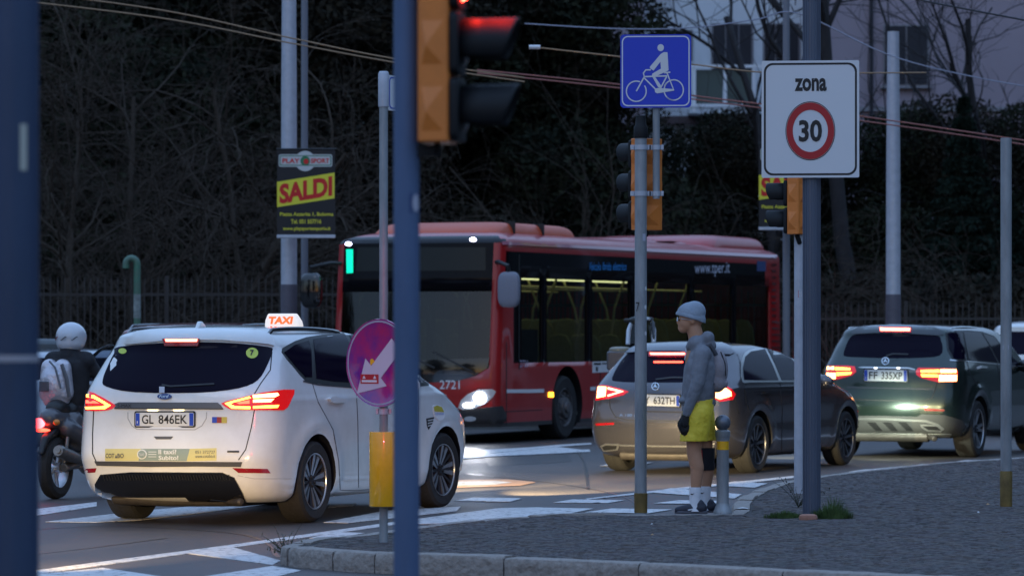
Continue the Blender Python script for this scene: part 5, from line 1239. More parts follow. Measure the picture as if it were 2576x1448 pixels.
# foreground traffic-light pole
nY = 14.2; np_ = empty("traffic_light", Vector(((1022.5-CX)*nY/F, nY, 0))); tag(np_, "large blurred traffic light on a pole tinted for blue sky light, with a red lamp glowing at its top", "traffic light")
MB().lathe([(.049, 0), (.049, 3.9)], 32).build("pole_tube", M_BLUEPOLE, np_)
zt = lambda py, Y: H-(py-YH)*Y/F
sticker(np_, [(-.004, zt(536, nY)), (.036, zt(536, nY)), (.036, zt(486, nY)), (-.004, zt(486, nY))], mat("navy_sticker", (.03, .05, .16), .5), .049, .35)
sticker(np_, [(x, z) for x, z in ell(.022, zt(511, nY), .016, .034, 14)], mat("pale_sticker", (.42, .42, .5), .5), .0495, .36)
M_VIS = mat("visor_black", (.006, .007, .009), .6, spec=.3)
M_LENSOFF = mat("lens_dark", (.02, .02, .02), .15)
def signal_head(root, loc, ang, pitch=.25, nm=3, lit=None, w=.25, dep=.12, r=.092, vl=.26, energy=None):
    """three-lamp head; ang turns the way the lamps face (0 = away from the camera)"""
    M = Matrix.Translation(loc) @ Matrix.Rotation(ang, 4, 'Z')
    hh = pitch*nm
    hs = MB().prism(rrect(-w/2, -dep, w/2, 0, .02, 3), M, hh)
    ho = hs.build("housing", M_AMBER, root, bevel=.006, fixn=True)
    for k in range(nm):
        zc = pitch*(k+.5); 
        # pressed panels on sides and back
        for fa, fx, fy, ww in ((0, 0, -dep, w), (math.pi/2, w/2, -dep/2, dep), (-math.pi/2, -w/2, -dep/2, dep)):
            T = M @ Matrix.Translation((fx, fy, zc)) @ Matrix.Rotation(fa, 4, 'Z')
            a, b = ww*.38, pitch*.36
            vs = [T @ Vector(v) for v in ((-a, .002, -b), (a, .002, -b), (a, .002, b), (-a, .002, b), (-a*.55, -.022, -b*.15))]
            MB().add(vs, [(0, 1, 4), (1, 2, 4), (2, 3, 4), (3, 0, 4)]).build("pressed_panel", M_AMBER, ho, smooth=False)
        T = M @ Matrix.Translation((0, 0, zc))
        d = MB().prism(rrect(-w/2+.004, -pitch/2+.006, w/2-.004, pitch/2-.006, .03, 4), T @ Matrix.Rotation(math.radians(-90), 4, 'X'), .035).build("lamp_door", M_VIS, root, bevel=.006, fixn=True)
        Tz = T @ Matrix.Rotation(math.radians(-90), 4, 'X')     # z axis now points the way the lamp faces
        on = (lit == k)
        MB().add(*ellipsoid(r*.95, r*.95, .03, Tz @ Matrix.Translation((0, 0, .036)))).build("lens", (mat("red_signal_lit", (1, .02, .01), .3, emit=(1, .03, .015), es=30) if "red_signal_lit" not in MATS else MATS["red_signal_lit"]) if on else M_LENSOFF, d)
        # hood: sleeve open at the front, longer above than below
        n = 28; vs = []; 
        for j in range(n+1):
            a = math.radians(-215+250*j/n)+math.radians(0)   # from lower left over the top to lower right
            up = math.sin(a)*-1
            ln = vl*(.62+.38*max(0, min(1, (up+1)/2))**.6)
            for zz in (.03, ln*.5, ln-.012, ln): 
                rr = r*(1.0+.05*(zz/vl)); vs.append(Tz @ Vector((rr*math.cos(a), rr*math.sin(a), zz)))
        fs = [(j*4+i, (j+1)*4+i, (j+1)*4+i+1, j*4+i+1) for j in range(n) for i in range(3)]
        vo = MB().add(vs, fs).build("visor", M_VIS, d); so = vo.modifiers.new("t", 'SOLIDIFY'); so.thickness = .006; so.offset = 0
        if on and energy: lamp("red_signal_light", T @ Vector((0, .05, 0)), (Tz.to_3x3() @ Vector((0, 0, 1))), energy, (1, .03, .02), root, 150, .4, .09)
    MB().tube([M @ Vector((0, -dep*.5, -.0)), M @ Vector((0, -dep*.5, -.05)), M @ Vector((-loc[0]*.0-.0, -dep*.5, -.05))], .012, 8).build("cable_gland", M_VIS, root)
    return M
hz = zt(360, nY)
# unseen second head, added above the picture so a red lamp reddens the round sign
signal_head(np_, (-.05, .16, 2.95), math.radians(6), lit=2)
lamp("red_signal_light", (-.05, .32, 3.56), (-.045, 1, -.185), 420, (1, .03, .05), np_, 11, .8, .09)  # added red spot, cone narrowed onto the round sign
signal_head(np_, ((1140-1022.5)*nY/F, 0, hz), math.radians(-97), lit=2, energy=25, vl=.255)
# move: the head hangs beside the pole on black brackets
for zz in (hz-.03, hz+.74): MB().box(((1060-1022.5)*nY/F+.012, 0, zz), (.085, .05, .045)).build("bracket", M_VIS, np_, bevel=.006)
# traffic light behind the person with cycle sign
m1 = pole("traffic_light", 1612, 1288, .049, (1288-345)/308.0, M_GALV, "galvanised traffic light pole left of the person, amber head facing away, black cap", "traffic light", foot=.16)
my = m1.location.y; s1 = F/my
MB().lathe([(.055, 0), (.058, .02), (.058, .09), (.045, .11), (.040, .18), (.034, .185)], 20, Matrix.Translation((0, 0, (1288-348)/s1))).build("pole_cap", M_VIS, m1)
signal_head(m1, ((1617-1612)/s1, .20, (1288-578)/s1), math.radians(38), vl=.24)
for py in (371, 487):
    z = (1288-py)/s1; clampring(m1, z, .049)
    MB().box((.02, .09, z), (.05, .14, .04)).build("bracket", M_GALVL, m1, bevel=.003)
text_flat("stencil_number", "7", Matrix.Translation((-.042, -.048, (1288-783)/s1)) @ Matrix.Rotation(math.radians(-18), 4, 'Z') @ Matrix.Rotation(math.radians(90), 4, 'X'), .03, .075, M_INK, m1)
sticker(m1, [(-.012, (1288-606)/s1), (.016, (1288-606)/s1), (.016, (1288-588)/s1), (-.012, (1288-588)/s1)], MATS["pale_sticker"], .049, .5)
for a, q in ((.9, 725), (.8, 772), (.85, 838)): sticker(m1, ell(0, (1288-q)/s1, .012, .018, 10), M_SIGW, .049, a)
cs = empty("cycle_sign", Vector(((1651-CX)*(my)/F, my, IZ+(1288-500)/s1))); tag(cs, "square blue bicycle sign on a thin pole clamped to the traffic light", "road sign")
MB().lathe([(.029, 0), (.029, (500-100)/s1)], 20).build("pole_tube", M_GALV, cs)
for py in (371, 487): clampring(cs, (500-py)/s1, .029, lug=.025)
w2, h2 = (1738-1560)/s1, (272-88)/s1
Ms = Matrix.Translation(((1649-1651)/s1, -.045, (500-180)/s1)) @ Matrix.Rotation(math.radians(-4), 4, 'Z') @ Matrix.Rotation(math.radians(90), 4, 'X')
sp = MB().prism(rrect(-w2/2, -h2/2, w2/2, h2/2, .03, 4), Ms @ Matrix.Translation((0, 0, -.012)), .012).build("sign_face", M_SIGB, cs, fixn=True, smooth=False)
def ring(a, b, M, m, parent, name, h=.0015):
    n = len(a); vs = [M @ Vector((x, y, h)) for x, y in a+b]; fs = [(i, (i+1) % n, n+(i+1) % n, n+i) for i in range(n)]
    return MB().add(vs, fix_up(vs, fs, M.to_3x3() @ Vector((0, 0, 1)))).build(name, m, parent, smooth=False)
ring(rrect(-w2/2+.012, -h2/2+.012, w2/2-.012, h2/2-.012, .05, 6), rrect(-w2/2+.022, -h2/2+.022, w2/2-.022, h2/2-.022, .042, 6), Ms, M_SIGW, sp, "sign_border")
# bicycle and rider pictogram, units of sign width
def sg2(x, y): return ((x-2155)/500*w2, (505-y)/520*h2)
def stroke(pts, wd, name="pictogram_line"):
    """flat line of constant width on the sign"""
    wd = wd/500*w2; vs = []
    P = [Vector(sg2(*p)) for p in pts]
    for i, p in enumerate(P):
        d = (P[min(i+1, len(P)-1)]-P[max(0, i-1)]).normalized(); n = Vector((-d.y, d.x))*wd/2
        vs += [Ms @ Vector((*(p+n), .003)), Ms @ Vector((*(p-n), .003))]
    fs = [(2*i, 2*i+1, 2*i+3, 2*i+2) for i in range(len(P)-1)]
    return MB().add(vs, fix_up(vs, fs, Ms.to_3x3() @ Vector((0, 0, 1)))).build(name, M_SIGW, sp, smooth=False)
stroke([(2018+70*math.cos(t), 648+72*math.sin(t)) for t in [i*math.pi/16 for i in range(-3, 27)]], 9)
stroke([(2282+68*math.cos(t), 640+72*math.sin(t)) for t in [i*math.pi/16 for i in range(-24, 6)]], 9); stroke([(2282+68*math.cos(t), 640+72*math.sin(t)) for t in [i*math.pi/16 for i in range(5, 13)]], 9)
for ln in ([(2018, 648), (2075, 545), (2068, 520), (2085, 497), (2120, 497)], [(2075, 545), (2235, 540)], [(2072, 552), (2160, 640)], [(2235, 520), (2282, 640), (2175, 640)], [(2215, 518), (2258, 514)], [(2232, 545), (2190, 625)], [(2216, 612), (2232, 588)]): stroke(ln, 10)
for poly in ([(2212, 372), (2238, 372), (2246, 500), (2225, 512), (2150, 545), (2195, 612), (2190, 628), (2172, 620), (2128, 540), (2130, 525), (2192, 488), (2188, 440), (2140, 502), (2120, 490), (2112, 478), (2190, 385)], [(2148, 630), (2175, 625), (2282, 634), (2285, 645), (2165, 664), (2150, 655)]):
    P = [Ms @ Vector((*sg2(*p), .004)) for p in poly]
    tri = bpy.data.meshes
    MB().add(P, [tuple(range(len(P)))[::-1]]).build("pictogram_rider", M_SIGW, sp, smooth=False, fixn=False)
P = [Ms @ Vector((*sg2(2190+23*math.cos(t), 340+25*math.sin(t)), .004)) for t in [i*math.pi/10 for i in range(20)]]
MB().add(P, [tuple(range(20))[::-1]]).build("pictogram_head", M_SIGW, sp, smooth=False)
# dark pole with the zone 30 sign
zp = pole("sign_pole", 2041.5, 1296, .068, 5.2, M_DARKPOLE, "thick dark fluted pole carrying the zone 30 sign, tuft of grass at its foot", "pole")
for a in range(10):
    t = math.radians(-80+a*18); MB().tube([((.068)*math.sin(t), -.068*math.cos(t), 0), (.068*math.sin(t), -.068*math.cos(t), 5.1)], .006, 6).build("flute", M_DARKPOLE, zp)
s2 = F/zp.location.y
zs = empty("zone_sign", zp.location+Vector((0, -.10, (1296-448)/s2))); tag(zs, "white square sign reading zona 30 in a red ring", "road sign")
w3, h3 = (2158-1914)/s2, (448-155)/s2
Mz = Matrix.Translation(((2036-2041.5)/s2, -.0, h3/2)) @ Matrix.Rotation(math.radians(-6), 4, 'Z') @ Matrix.Rotation(math.radians(90), 4, 'X')
zf = MB().prism(rrect(-w3/2, -h3/2, w3/2, h3/2, .012, 3), Mz @ Matrix.Translation((0, 0, -.02)), .02).build("sign_face", M_SIGW, zs, fixn=True, smooth=False)
ring(rrect(-w3/2+.018, -h3/2+.018, w3/2-.018, h3/2-.018, .07, 6), rrect(-w3/2+.034, -h3/2+.034, w3/2-.034, h3/2-.034, .06, 6), Mz, M_INK, zf, "sign_border")
text_flat("zone_lettering", "zona", Mz @ Matrix.Translation((-.125, h3/2-.245, .002)), .255, .105, M_INK, zf, bold=.035)
cy = -h3/2+.372; 
ring(ell(0, cy, .198, .235, 48), ell(0, cy, .193, .229, 48), Mz, M_INK, zf, "ring_outline", .002); ring(ell(0, cy, .190, .226, 48), ell(0, cy, .140, .168, 48), Mz, M_SIGR, zf, "red_ring", .003)
text_flat("speed_number", "30", Mz @ Matrix.Translation((-.092, cy-.088, .003)), .185, .176, M_INK, zf, bold=.03)
MB().box((0, .045, .12), (.16, .05, .04)).box((0, .045, h3-.12), (.16, .05, .04)).build("bracket", M_GALVL, zs, bevel=.004)
# third traffic light, half behind the dark pole
m3 = pole("traffic_light", 2011, 1240, .048, (1240-480)/(F/34.1), M_GALVL, "traffic light pressed close behind the zone 30 pole, amber head with worn black hood", "traffic light")
s3 = F/m3.location.y
signal_head(m3, ((1992-2011)/s3, -.02, (1240-590)/s3), math.radians(62), vl=.24)
MB().tube([(-.03, -.06, (1240-590)/s3), (-.01, -.055, (1240-605)/s3), (0, -.04, (1240-612)/s3)], .022, 8).build("bracket", M_VIS, m3)
st = sticker(m3, [(-.018, (1240-748)/s3), (.035, (1240-748)/s3), (.035, (1240-730)/s3), (-.018, (1240-730)/s3)], M_SIGR, .048, .05)
text_flat("sticker_text", "OS", Matrix.Translation((-.012, -.0535, (1240-746)/s3)) @ Matrix.Rotation(math.radians(90), 4, 'X'), .03, .045, M_SIGW, m3)
# right-hand pole
rp = pole("steel_pole", 2531, 1273, .047, (1273-341)/(F/31.3), M_GALV, "bare steel pole with rusty foot standing alone on the paving before the green car", "pole", foot=.30)
s4 = F/rp.location.y
sticker(rp, [(-.03, (1273-878)/s4), (.02, (1273-878)/s4), (.02, (1273-868)/s4), (-.03, (1273-868)/s4)], MATS["pale_sticker"], .047, -.1)
# keep-left sign post
kp = pole("sign_post", 965, 1364, .030, (1364-190)/(F/25.98), M_GALV, "slim sign post on the tip of the kerbed island, lower part in a yellow sleeve", "post")
s5 = F/kp.location.y; K = lambda py: (1364-py)/s5
ys_ = MB().lathe([(.099, K(1272)), (.1, K(1271)), (.1, K(1086)), (.099, K(1085))], 36).build("yellow_sleeve", M_YELR, kp)
clampring(kp, K(1034), .03, lug=.02)
ks = empty("keep_left_sign", kp.location+Vector((0, 0, K(912)))); tag(ks, "round blue sign with a white arrow pointing down, red reflection painted into its face", "road sign")
Mk = Matrix.Translation((-.03, -.045, 0)) @ Matrix.Rotation(math.radians(-40), 4, 'Z') @ Matrix.Rotation(math.radians(90), 4, 'X')
R0 = .305
kf = MB().lathe([(.29, -.012), (R0, -.012), (R0+.003, -.004), (R0, .006), (R0-.010, .001), (.002, .001)], 56, Mk).build("sign_face", mat("scuffed_blue_red_reflection", (.06, .015, .26), .16, coat=1, noise=.4, nscale=6, col2=(.48, .008, .12)), ks)  # red reflection mixed into the colour of the scuffed blue face
ring(ell(0, 0, R0-.010, R0-.010, 56), ell(0, 0, R0-.022, R0-.022, 56), Mk @ Matrix.Translation((0, 0, .002)), mat("sign_rim", (.35, .35, .45), .4), kf, "sign_border")
ar = [(-.205, -.215), (.075, -.16), (.020, -.105), (.205, .085), (.120, .170), (-.070, -.020), (-.125, .030)]
P = [Mk @ Vector((x, y, .004)) for x, y in ar]
MB().add(P, fix_up(P, [tuple(range(7))], Mk.to_3x3() @ Vector((0, 0, 1)))).build("arrow", mat("arrow_white", (.55, .50, .58), .3), kf, smooth=False)
dm = MB().prism([(-.17, -.145), (.0, -.145), (.0, -.08), (-.17, -.08)], Mk @ Matrix.Translation((0, 0, .005)), .001).build("sticker", M_SIGR, kf, smooth=False)
for a in ([(-.155, -.135), (-.015, -.135), (-.015, -.12), (-.155, -.12)], [(-.15, -.11), (-.12, -.11), (-.135, -.088)], [(-.05, -.11), (-.02, -.11), (-.035, -.088)]): MB().prism(a, Mk @ Matrix.Translation((0, 0, .0065)), .001).build("sticker_print", M_SIGW, dm, smooth=False)
MB().prism([(-.075, -.02), (-.035, .01), (-.06, .03), (-.08, .02)], Mk @ Matrix.Translation((0, 0, .005)), .001).build("sticker", M_YELR, kf, smooth=False)
# street name plate at the top of the same post
sn = empty("street_name_sign", kp.location+Vector((0, 0, K(270)))); tag(sn, "white street name plate on top of the slim sign post, mostly hidden", "sign")
MB().lathe([(.036, 0), (.038, .02), (.038, .23), (.03, .25)], 20).build("end_bracket", M_GALVL, sn, bevel=.004)
Mn = Matrix.Translation((.03, -.0, .0)) @ Matrix.Rotation(math.radians(58), 4, 'Z') @ Matrix.Rotation(math.radians(90), 4, 'X')
npl = MB().prism(rrect(0, -.02, .78, .225, .02, 3), Mn @ Matrix.Translation((0, 0, -.02)), .02).build("name_plate", M_SIGW, sn, fixn=True, smooth=False)
ring(rrect(.015, -.008, .765, .213, .03, 4), rrect(.024, .001, .756, .204, .025, 4), Mn, M_EUBLUE, npl, "sign_border")
text_flat("name_lettering", "s", Mn @ Matrix.Translation((.43, .03, .002)), .07, .075, M_INK, npl, bold=.03)

# ------------------------------------------------------------------ street lighting poles and SALDI banners
def lightpole(px, Y, r, topz, label, splitz=None, m=M_GALVL, name="lamp_post", r2=None):
    t = empty(name, Vector(((px-CX)*Y/F, Y, 0))); tag(t, label, "lamp post")
    if splitz:
        MB().lathe([(r*1.07, 0), (r*1.07, splitz)], 28).build("base_tube", mat("dark_base_paint", (.13, .12, .15), .6, noise=.3, nscale=5) if "dark_base_paint" not in MATS else MATS["dark_base_paint"], t)
        MB().lathe([(r*1.04, splitz), (r*1.02, splitz+.02), (r*.98, (splitz+topz)*.5), (r2 or r*.82, topz)], 28).build("pole_tube", m, t)
    else: MB().lathe([(r, 0), (r2 or r*.9, topz)], 24).build("pole_tube", m, t)
    return t
lightpole(727, 56, .118, 8.2, "thick pale lamp post behind the sale banner, darker at its base", zt(715, 56))
lightpole(766, 57.2, .055, 8.2, "thin grey pole standing right behind the sale banner post", m=mat("grey_pole", (.17, .18, .21), .6), name="lamp_post")
lightpole(2247, 62, .118, zt(80, 62), "thick pale lamp post above the green estate car", zt(740, 62))
lightpole(1978, 60, .06, zt(-30, 60), "thin grey pole rising from behind the bus tail, another banner on it", m=MATS["grey_pole"])
def banner(px0, px1, py0, py1, Y, label):
    t = empty("advertising_banner", Vector(((px0+px1)/2-CX, 0, 0))*(Y/F)+Vector((0, Y, zt(py1, Y)))); tag(t, label, "banner", "SALDI banners on the lamp posts")
    w, h = (px1-px0)*Y/F, (py1-py0)*Y/F
    M = Matrix.Translation((-w/2, 0, 0)) @ Matrix.Rotation(math.radians(90), 4, 'X')
    f = MB().prism([(0, .04), (w, .04), (w, h), (0, h)], M @ Matrix.Translation((0, 0, -.01)), .01).build("banner_cloth", M_BLKCLOTH, t, smooth=False)
    MB().box((0, 0, .02), (w*1.01, .04, .05)).build("lower_rail", M_GALVL, t, bevel=.008); MB().tube([(-w/2-.01, 0, h), (w/2+.02, 0, h)], .012, 8).build("upper_rail", M_INK, t)
    Q = lambda x, y: (x*w, y*h)
    D = lambda nm, pl, m, z: decal(nm, [Q(*p) for p in pl], M @ Matrix.Translation((0, 0, z)), m, f, .001)
    D("yellow_panel", [(0, .345), (.99, .445), (.99, .735), (0, .63)], M_YEL, .001)
    sh = lambda x, y: (x, y+x*.105*h/w)
    text_flat("sale_lettering", "SALDI", M @ Matrix.Translation((w*.04, h*.378, .004)), w*.91, h*.225, M_REDINK, f, bold=.045, mod=sh)
    lg = mat("logo_grey_white", (.55, .56, .55), .5) if "logo_grey_white" not in MATS else MATS["logo_grey_white"]
    decal("logo_plate", rrect(w*.03, h*.80, w*.95, h*.94, .03, 4), M @ Matrix.Translation((0, 0, .001)), lg, f, .001); decal("logo_disc", ell(w*.485, h*.865, h*.115, h*.115), M @ Matrix.Translation((0, 0, .002)), lg, f, .001)
    ring(rrect(w*.045, h*.812, w*.935, h*.928, .025, 4), rrect(w*.06, h*.822, w*.92, h*.918, .02, 4), M @ Matrix.Translation((0, 0, .003)), M_GREENINK, f, "logo_line")
    decal("logo_core", ell(w*.485, h*.865, h*.055, h*.055), M @ Matrix.Translation((0, 0, .005)), M_GREENINK, f, .001); decal("logo_core", ell(w*.50, h*.86, h*.028, h*.03), M @ Matrix.Translation((0, 0, .007)), M_REDINK, f, .001)
    text_flat("logo_lettering", "PLAY", M @ Matrix.Translation((w*.09, h*.84, .006)), w*.30, h*.055, M_REDINK, f, bold=.03); text_flat("logo_lettering", "SPORT", M @ Matrix.Translation((w*.58, h*.84, .006)), w*.32, h*.055, M_REDINK, f, bold=.03)
    text_flat("address_line", "Piazza Azzarita 1, Bologna", M @ Matrix.Translation((w*.05, h*.235, .003)), w*.92, h*.052, M_YEL, f, bold=.02)
    text_flat("address_line", "Tel. 051 557716", M @ Matrix.Translation((w*.24, h*.16, .003)), w*.52, h*.048, M_YEL, f, bold=.02)
    text_flat("address_line", "www.playsportemporio.it", M @ Matrix.Translation((w*.10, h*.075, .003)), w*.82, h*.05, M_YEL, f, bold=.02)
    return t
banner(697, 843, 375, 598, 55.2, "black SALDI sale banner in full view between tree and bus")
banner(1909, 2050, 360, 578, 59.2, "black SALDI banner peeking out behind the amber signal under the zone sign")

# ------------------------------------------------------------------ scooter, rider, rider's bag, covered scooter
sY = 35.9; sc_ = empty("motor_scooter", Vector(((140-CX)*sY/F, sY, 0)), -math.radians(20)); tag(sc_, "dark motor scooter with a lit red tail lamp beside the white taxi", "scooter")
M_SCOOT = mat("scooter_grey", (.07, .07, .08), .35, coat=.6)
for nm, y in (("rear", 0), ("front", 1.36)):
    wh = empty("wheel", (0, y, .30), 0, sc_); Mw = Matrix.Rotation(math.radians(90), 4, 'Y')
    MB().lathe([(.19, -.05), (.25, -.065), (.29, -.045), (.305, 0), (.29, .045), (.25, .065), (.19, .05)], 32, Mw, caps=False).build("tyre", M_RUBBER, wh)
    r = MB().lathe([(.19, -.05), (.19, .05)], 32, Mw, caps=False).lathe([(.05, -.06), (.05, .06)], 16, Mw)
    for k in range(5): a = k*2*math.pi/5; r.tube([Mw @ Vector((.04*math.cos(a), .04*math.sin(a), 0)), Mw @ Vector((.19*math.cos(a+.2), .19*math.sin(a+.2), 0))], .018, 8)
    r.build("rim", M_ALLOY, wh)
blob("tail_fairing", [(Vector((0, -.12, .78)), Vector((0, .55, .72)), .10, .16), (Vector((0, .3, .55)), Vector((0, .75, .5)), .14, .13), (Vector((-.06, .2, .74)), Vector((.06, .2, .74)), .13, .13), (Vector((-.10, .05, .68)), Vector((-.13, .6, .5)), .09, .13), (Vector((.10, .05, .68)), Vector((.13, .6, .5)), .09, .13)], [], M_SCOOT, sc_, .015, 3)
blob("seat", [(Vector((0, 0, .86)), Vector((0, .7, .80)), .10, .12), (Vector((-.05, .2, .85)), Vector((-.05, .6, .82)), .10, .10), (Vector((.05, .2, .85)), Vector((.05, .6, .82)), .10, .10)], [], M_BLACKP, sc_, .015, 2)
blob("leg_shield", [(Vector((-.1, 1.12, .45)), Vector((-.1, 1.22, .95)), .12, .10), (Vector((.1, 1.12, .45)), Vector((.1, 1.22, .95)), .12, .10), (Vector((0, .75, .33)), Vector((0, 1.1, .36)), .14, .12)], [], M_SCOOT, sc_, .015, 3)
blob("rear_mudguard", [(Vector((0, -.22, .58)), Vector((0, -.02, .66)), .045, .06), (Vector((0, -.30, .45)), Vector((0, -.22, .58)), .03, .045)], [], M_BLACKP, sc_, .012, 2)
MB().tube([(0, 1.36, .3), (0, 1.22, .9), (0, 1.15, 1.08)], .03, 10).tube([(-.34, 1.02, 1.06), (0, 1.15, 1.08), (.34, 1.02, 1.06)], .014, 8).build("handlebar", M_BLACKP, sc_)
tlm = MB().add(*ellipsoid(.075, .035, .05, Matrix.Translation((-.085, -.20, .73)))).build("tail_light", mat("scooter_tail_lit", (1, .1, .1), .3, emit=(1, .05, .06), es=7), sc_)
MB().add(*ellipsoid(.10, .03, .018, Matrix.Translation((-.05, -.21, .665)))).build("reflector", M_REDGLOW, sc_)
MB().add(*ellipsoid(.035, .03, .03, Matrix.Translation((.10, -.18, .74)))).build("indicator", mat("indicator_orange", (.6, .2, .03), .3), sc_)
ex = MB().tube([(.14, .30, .36), (.17, -.05, .42), (.18, -.28, .47)], [.045, .062, .058], 18).build("exhaust", mat("worn_steel", (.30, .28, .26), .35, metal=.8, noise=.4, nscale=12), sc_)
MB().tube([(.18, -.27, .468), (.183, -.31, .475)], [.062, .05], 18).tube([(.183, -.30, .473), (.185, -.33, .478)], .028, 14).build("exhaust_cap", MATS["worn_steel"], ex)
MB().tube([(.10, -.03, .30), (.12, .5, .38)], .045, 10).tube([(.09, 0, .32), (.11, .05, .66)], .022, 8).box((.05, .25, .36), (.12, .35, .16)).build("swing_arm", MATS["worn_steel"], sc_, bevel=.01)
MB().tube([(-.09, 0, .3), (-.11, .02, .68)], .022, 8).build("shock_absorber", MATS["worn_steel"], sc_)
vs = []; n = 14
for i in range(n+1):
    for j in range(9):
        u = i/n*2-1; v = j/8; wv = .21*(1-.35*v**3); vs.append((u*wv, 1.28+.10*(1-u*u)-.20*v, 1.02+.46*v-(.10*u*u*v)))
fs = [(i*9+j, (i+1)*9+j, (i+1)*9+j+1, i*9+j+1) for i in range(n) for j in range(8)]
o = MB().add(vs, fs).build("windscreen", glassmat("scooter_screen", (.55, .58, .62), 1.35, .08), sc_); so = o.modifiers.new("t", 'SOLIDIFY'); so.thickness = .004
for s in (-1, 1): MB().tube([(s*.22, 1.08, 1.06), (s*.30, 1.06, 1.25)], .008, 6).add(*ellipsoid(.06, .015, .04, Matrix.Translation((s*.31, 1.05, 1.28)))).build("mirror", M_BLACKG, sc_)
rd = empty("person", RM(sc_) @ Vector((0, .28, .84)), -math.radians(20)); tag(rd, "scooter rider in a white helmet and dark jacket, seen from behind", "person")
M_JACK = cloth("jacket_black", (.012, .012, .016), .8, bs=9); M_TROU = cloth("trousers_dark", (.02, .02, .028), .8)
blob("body", [(Vector((0, .02, .10)), Vector((0, .02, .42)), .15, .15), (Vector((-.17, .02, .48)), Vector((.17, .02, .48)), .10, .10), (Vector((-.07, 0, .12)), Vector((-.1, 0, .42)), .13, .12), (Vector((.07, 0, .12)), Vector((.1, 0, .42)), .13, .12),
    (Vector((.2, .04, .46)), Vector((.32, .16, .24)), .065, .055), (Vector((.32, .16, .24)), Vector((.33, .50, .22)), .052, .038), (Vector((-.2, .04, .46)), Vector((-.32, .16, .24)), .065, .055), (Vector((-.32, .16, .24)), Vector((-.33, .50, .22)), .052, .038),
    (Vector((0, .0, .52)), Vector((0, .02, .62)), .10, .09)], [(Vector((0, .05, .68)), (.08, .09, .11))], M_JACK, rd, .012, 4)
blob("trousers", [(Vector((-.08, 0, .03)), Vector((-.19, .45, .02)), .095, .075), (Vector((-.19, .45, .02)), Vector((-.15, .50, -.40)), .07, .05), (Vector((.08, 0, .03)), Vector((.20, .45, .0)), .095, .075), (Vector((.20, .45, .0)), Vector((.16, .50, -.40)), .07, .05), (Vector((-.06, 0, .06)), Vector((.06, 0, .06)), .12, .12)], [], M_TROU, rd, .012, 3)
for s in (-1, 1):
    blob("shoe", [(Vector((s*.155, .48, -.45)), Vector((s*.16, .64, -.46)), .045, .036)], [], M_BLACKP, rd, .012, 2)
    g1 = Vector((s*.33, .50, .22)); blob("glove", [(g1, g1+Vector((0, .07, .005)), .036, .036)]+[(g1+Vector((s*(.03-.02*k), .09, .01)), g1+Vector((s*(.03-.02*k), .13-.006*k, -.02)), .013, .011) for k in range(4)]+[(g1+Vector((-s*.035, .04, -.01)), g1+Vector((-s*.045, .085, -.03)), .014, .011)], [], M_GLOVE, rd, .009, 2)
M_HELM = mat("helmet_white", (.55, .56, .60), .25, coat=1, noise=.15, nscale=5)
he = blob("helmet", [], [(Vector((0, .05, .715)), (.150, .165, .145)), (Vector((0, .04, .66)), (.142, .15, .10))], M_HELM, rd, .012, 2)
for a0, m in ((0, M_INK), (.7, M_INK), (-.7, M_REFL)):
    MB().tube([(.153*math.sin(a0+t), .05-.167*math.cos(a0+t), .70+.015*math.sin(t*9)) for t in [i*.05-.2 for i in range(9)]], .004, 6).build("helmet_graphic", m, he)
MB().add(*ellipsoid(.12, .09, .055, Matrix.Translation((0, .14, .70)))).build("visor", M_BLACKG, he)
rb = empty("backpack", RM(rd) @ Vector((-.05, -.17, .12)), -math.radians(20)); tag(rb, "shiny silver white backpack on the scooter rider's back", "backpack")
M_SILV = mat("silver_fabric", (.55, .52, .56), .28, metal=.35, bump=1.0, bscale=9, bdist=.03)
blob("body", [(Vector((-.08, 0, .06)), Vector((-.07, 0, .30)), .10, .085), (Vector((.08, 0, .06)), Vector((.07, 0, .30)), .10, .085), (Vector((-.05, 0, .0)), Vector((.05, 0, .0)), .09, .09)], [(Vector((0, -.03, .14)), (.16, .11, .2))], M_SILV, rb, .012, 3)
MB().box((-.06, -.14, .12), (.10, .02, .10)).build("label_patch", M_SCOOT, rb, bevel=.006)
MB().tube([(.10, -.08, .33), (.16, -.10, .2), (.17, -.06, .02)], .014, 8, flat=1.6).tube([(-.02, -.1, .36), (.06, -.14, .3), (.12, -.14, .1)], .010, 8).build("strap", mat("strap_grey", (.12, .12, .13), .6), rb)
# covered delivery scooter between bus and slate hatchback
cY = 47.0; cv = empty("covered_scooter", Vector(((1605-CX)*cY/F, cY, 0)), -math.radians(10)); tag(cv, "scooter with a roofed windscreen and a dark top box, behind the slate hatchback", "scooter")
MC = lambda px, py, y=0: Vector(((px-1605)*cY/F, y, zt(py, cY)))
fr = MB()
for s in (-1, 1):
    fr.tube([MC(1605+s*33, 866, .25), MC(1605+s*32, 830, .30), MC(1605+s*25, 806, .35), MC(1605+s*17, 800, .2)], [.028, .030, .022, .02], 10)
fr.build("canopy_frame", mat("canopy_white", (.60, .66, .72), .3, coat=1), cv)
blob("canopy_roof", [(MC(1580, 803, .3), MC(1630, 803, .3), .035, .035), (MC(1582, 806, -.3), MC(1628, 806, -.3), .03, .03), (MC(1605, 802, .3), MC(1605, 806, -.35), .06, .05), (MC(1636, 812, .25), MC(1645, 850, .0), .03, .02)], [], M_BLACKP, cv, .015, 3)
MB().add([MC(1575, 864, .27), MC(1635, 864, .27), MC(1628, 810, .34), MC(1582, 810, .34)], [(0, 1, 2, 3)]).build("windscreen", glassmat("canopy_screen", (.5, .52, .55), 1.4, .06), cv, smooth=False)
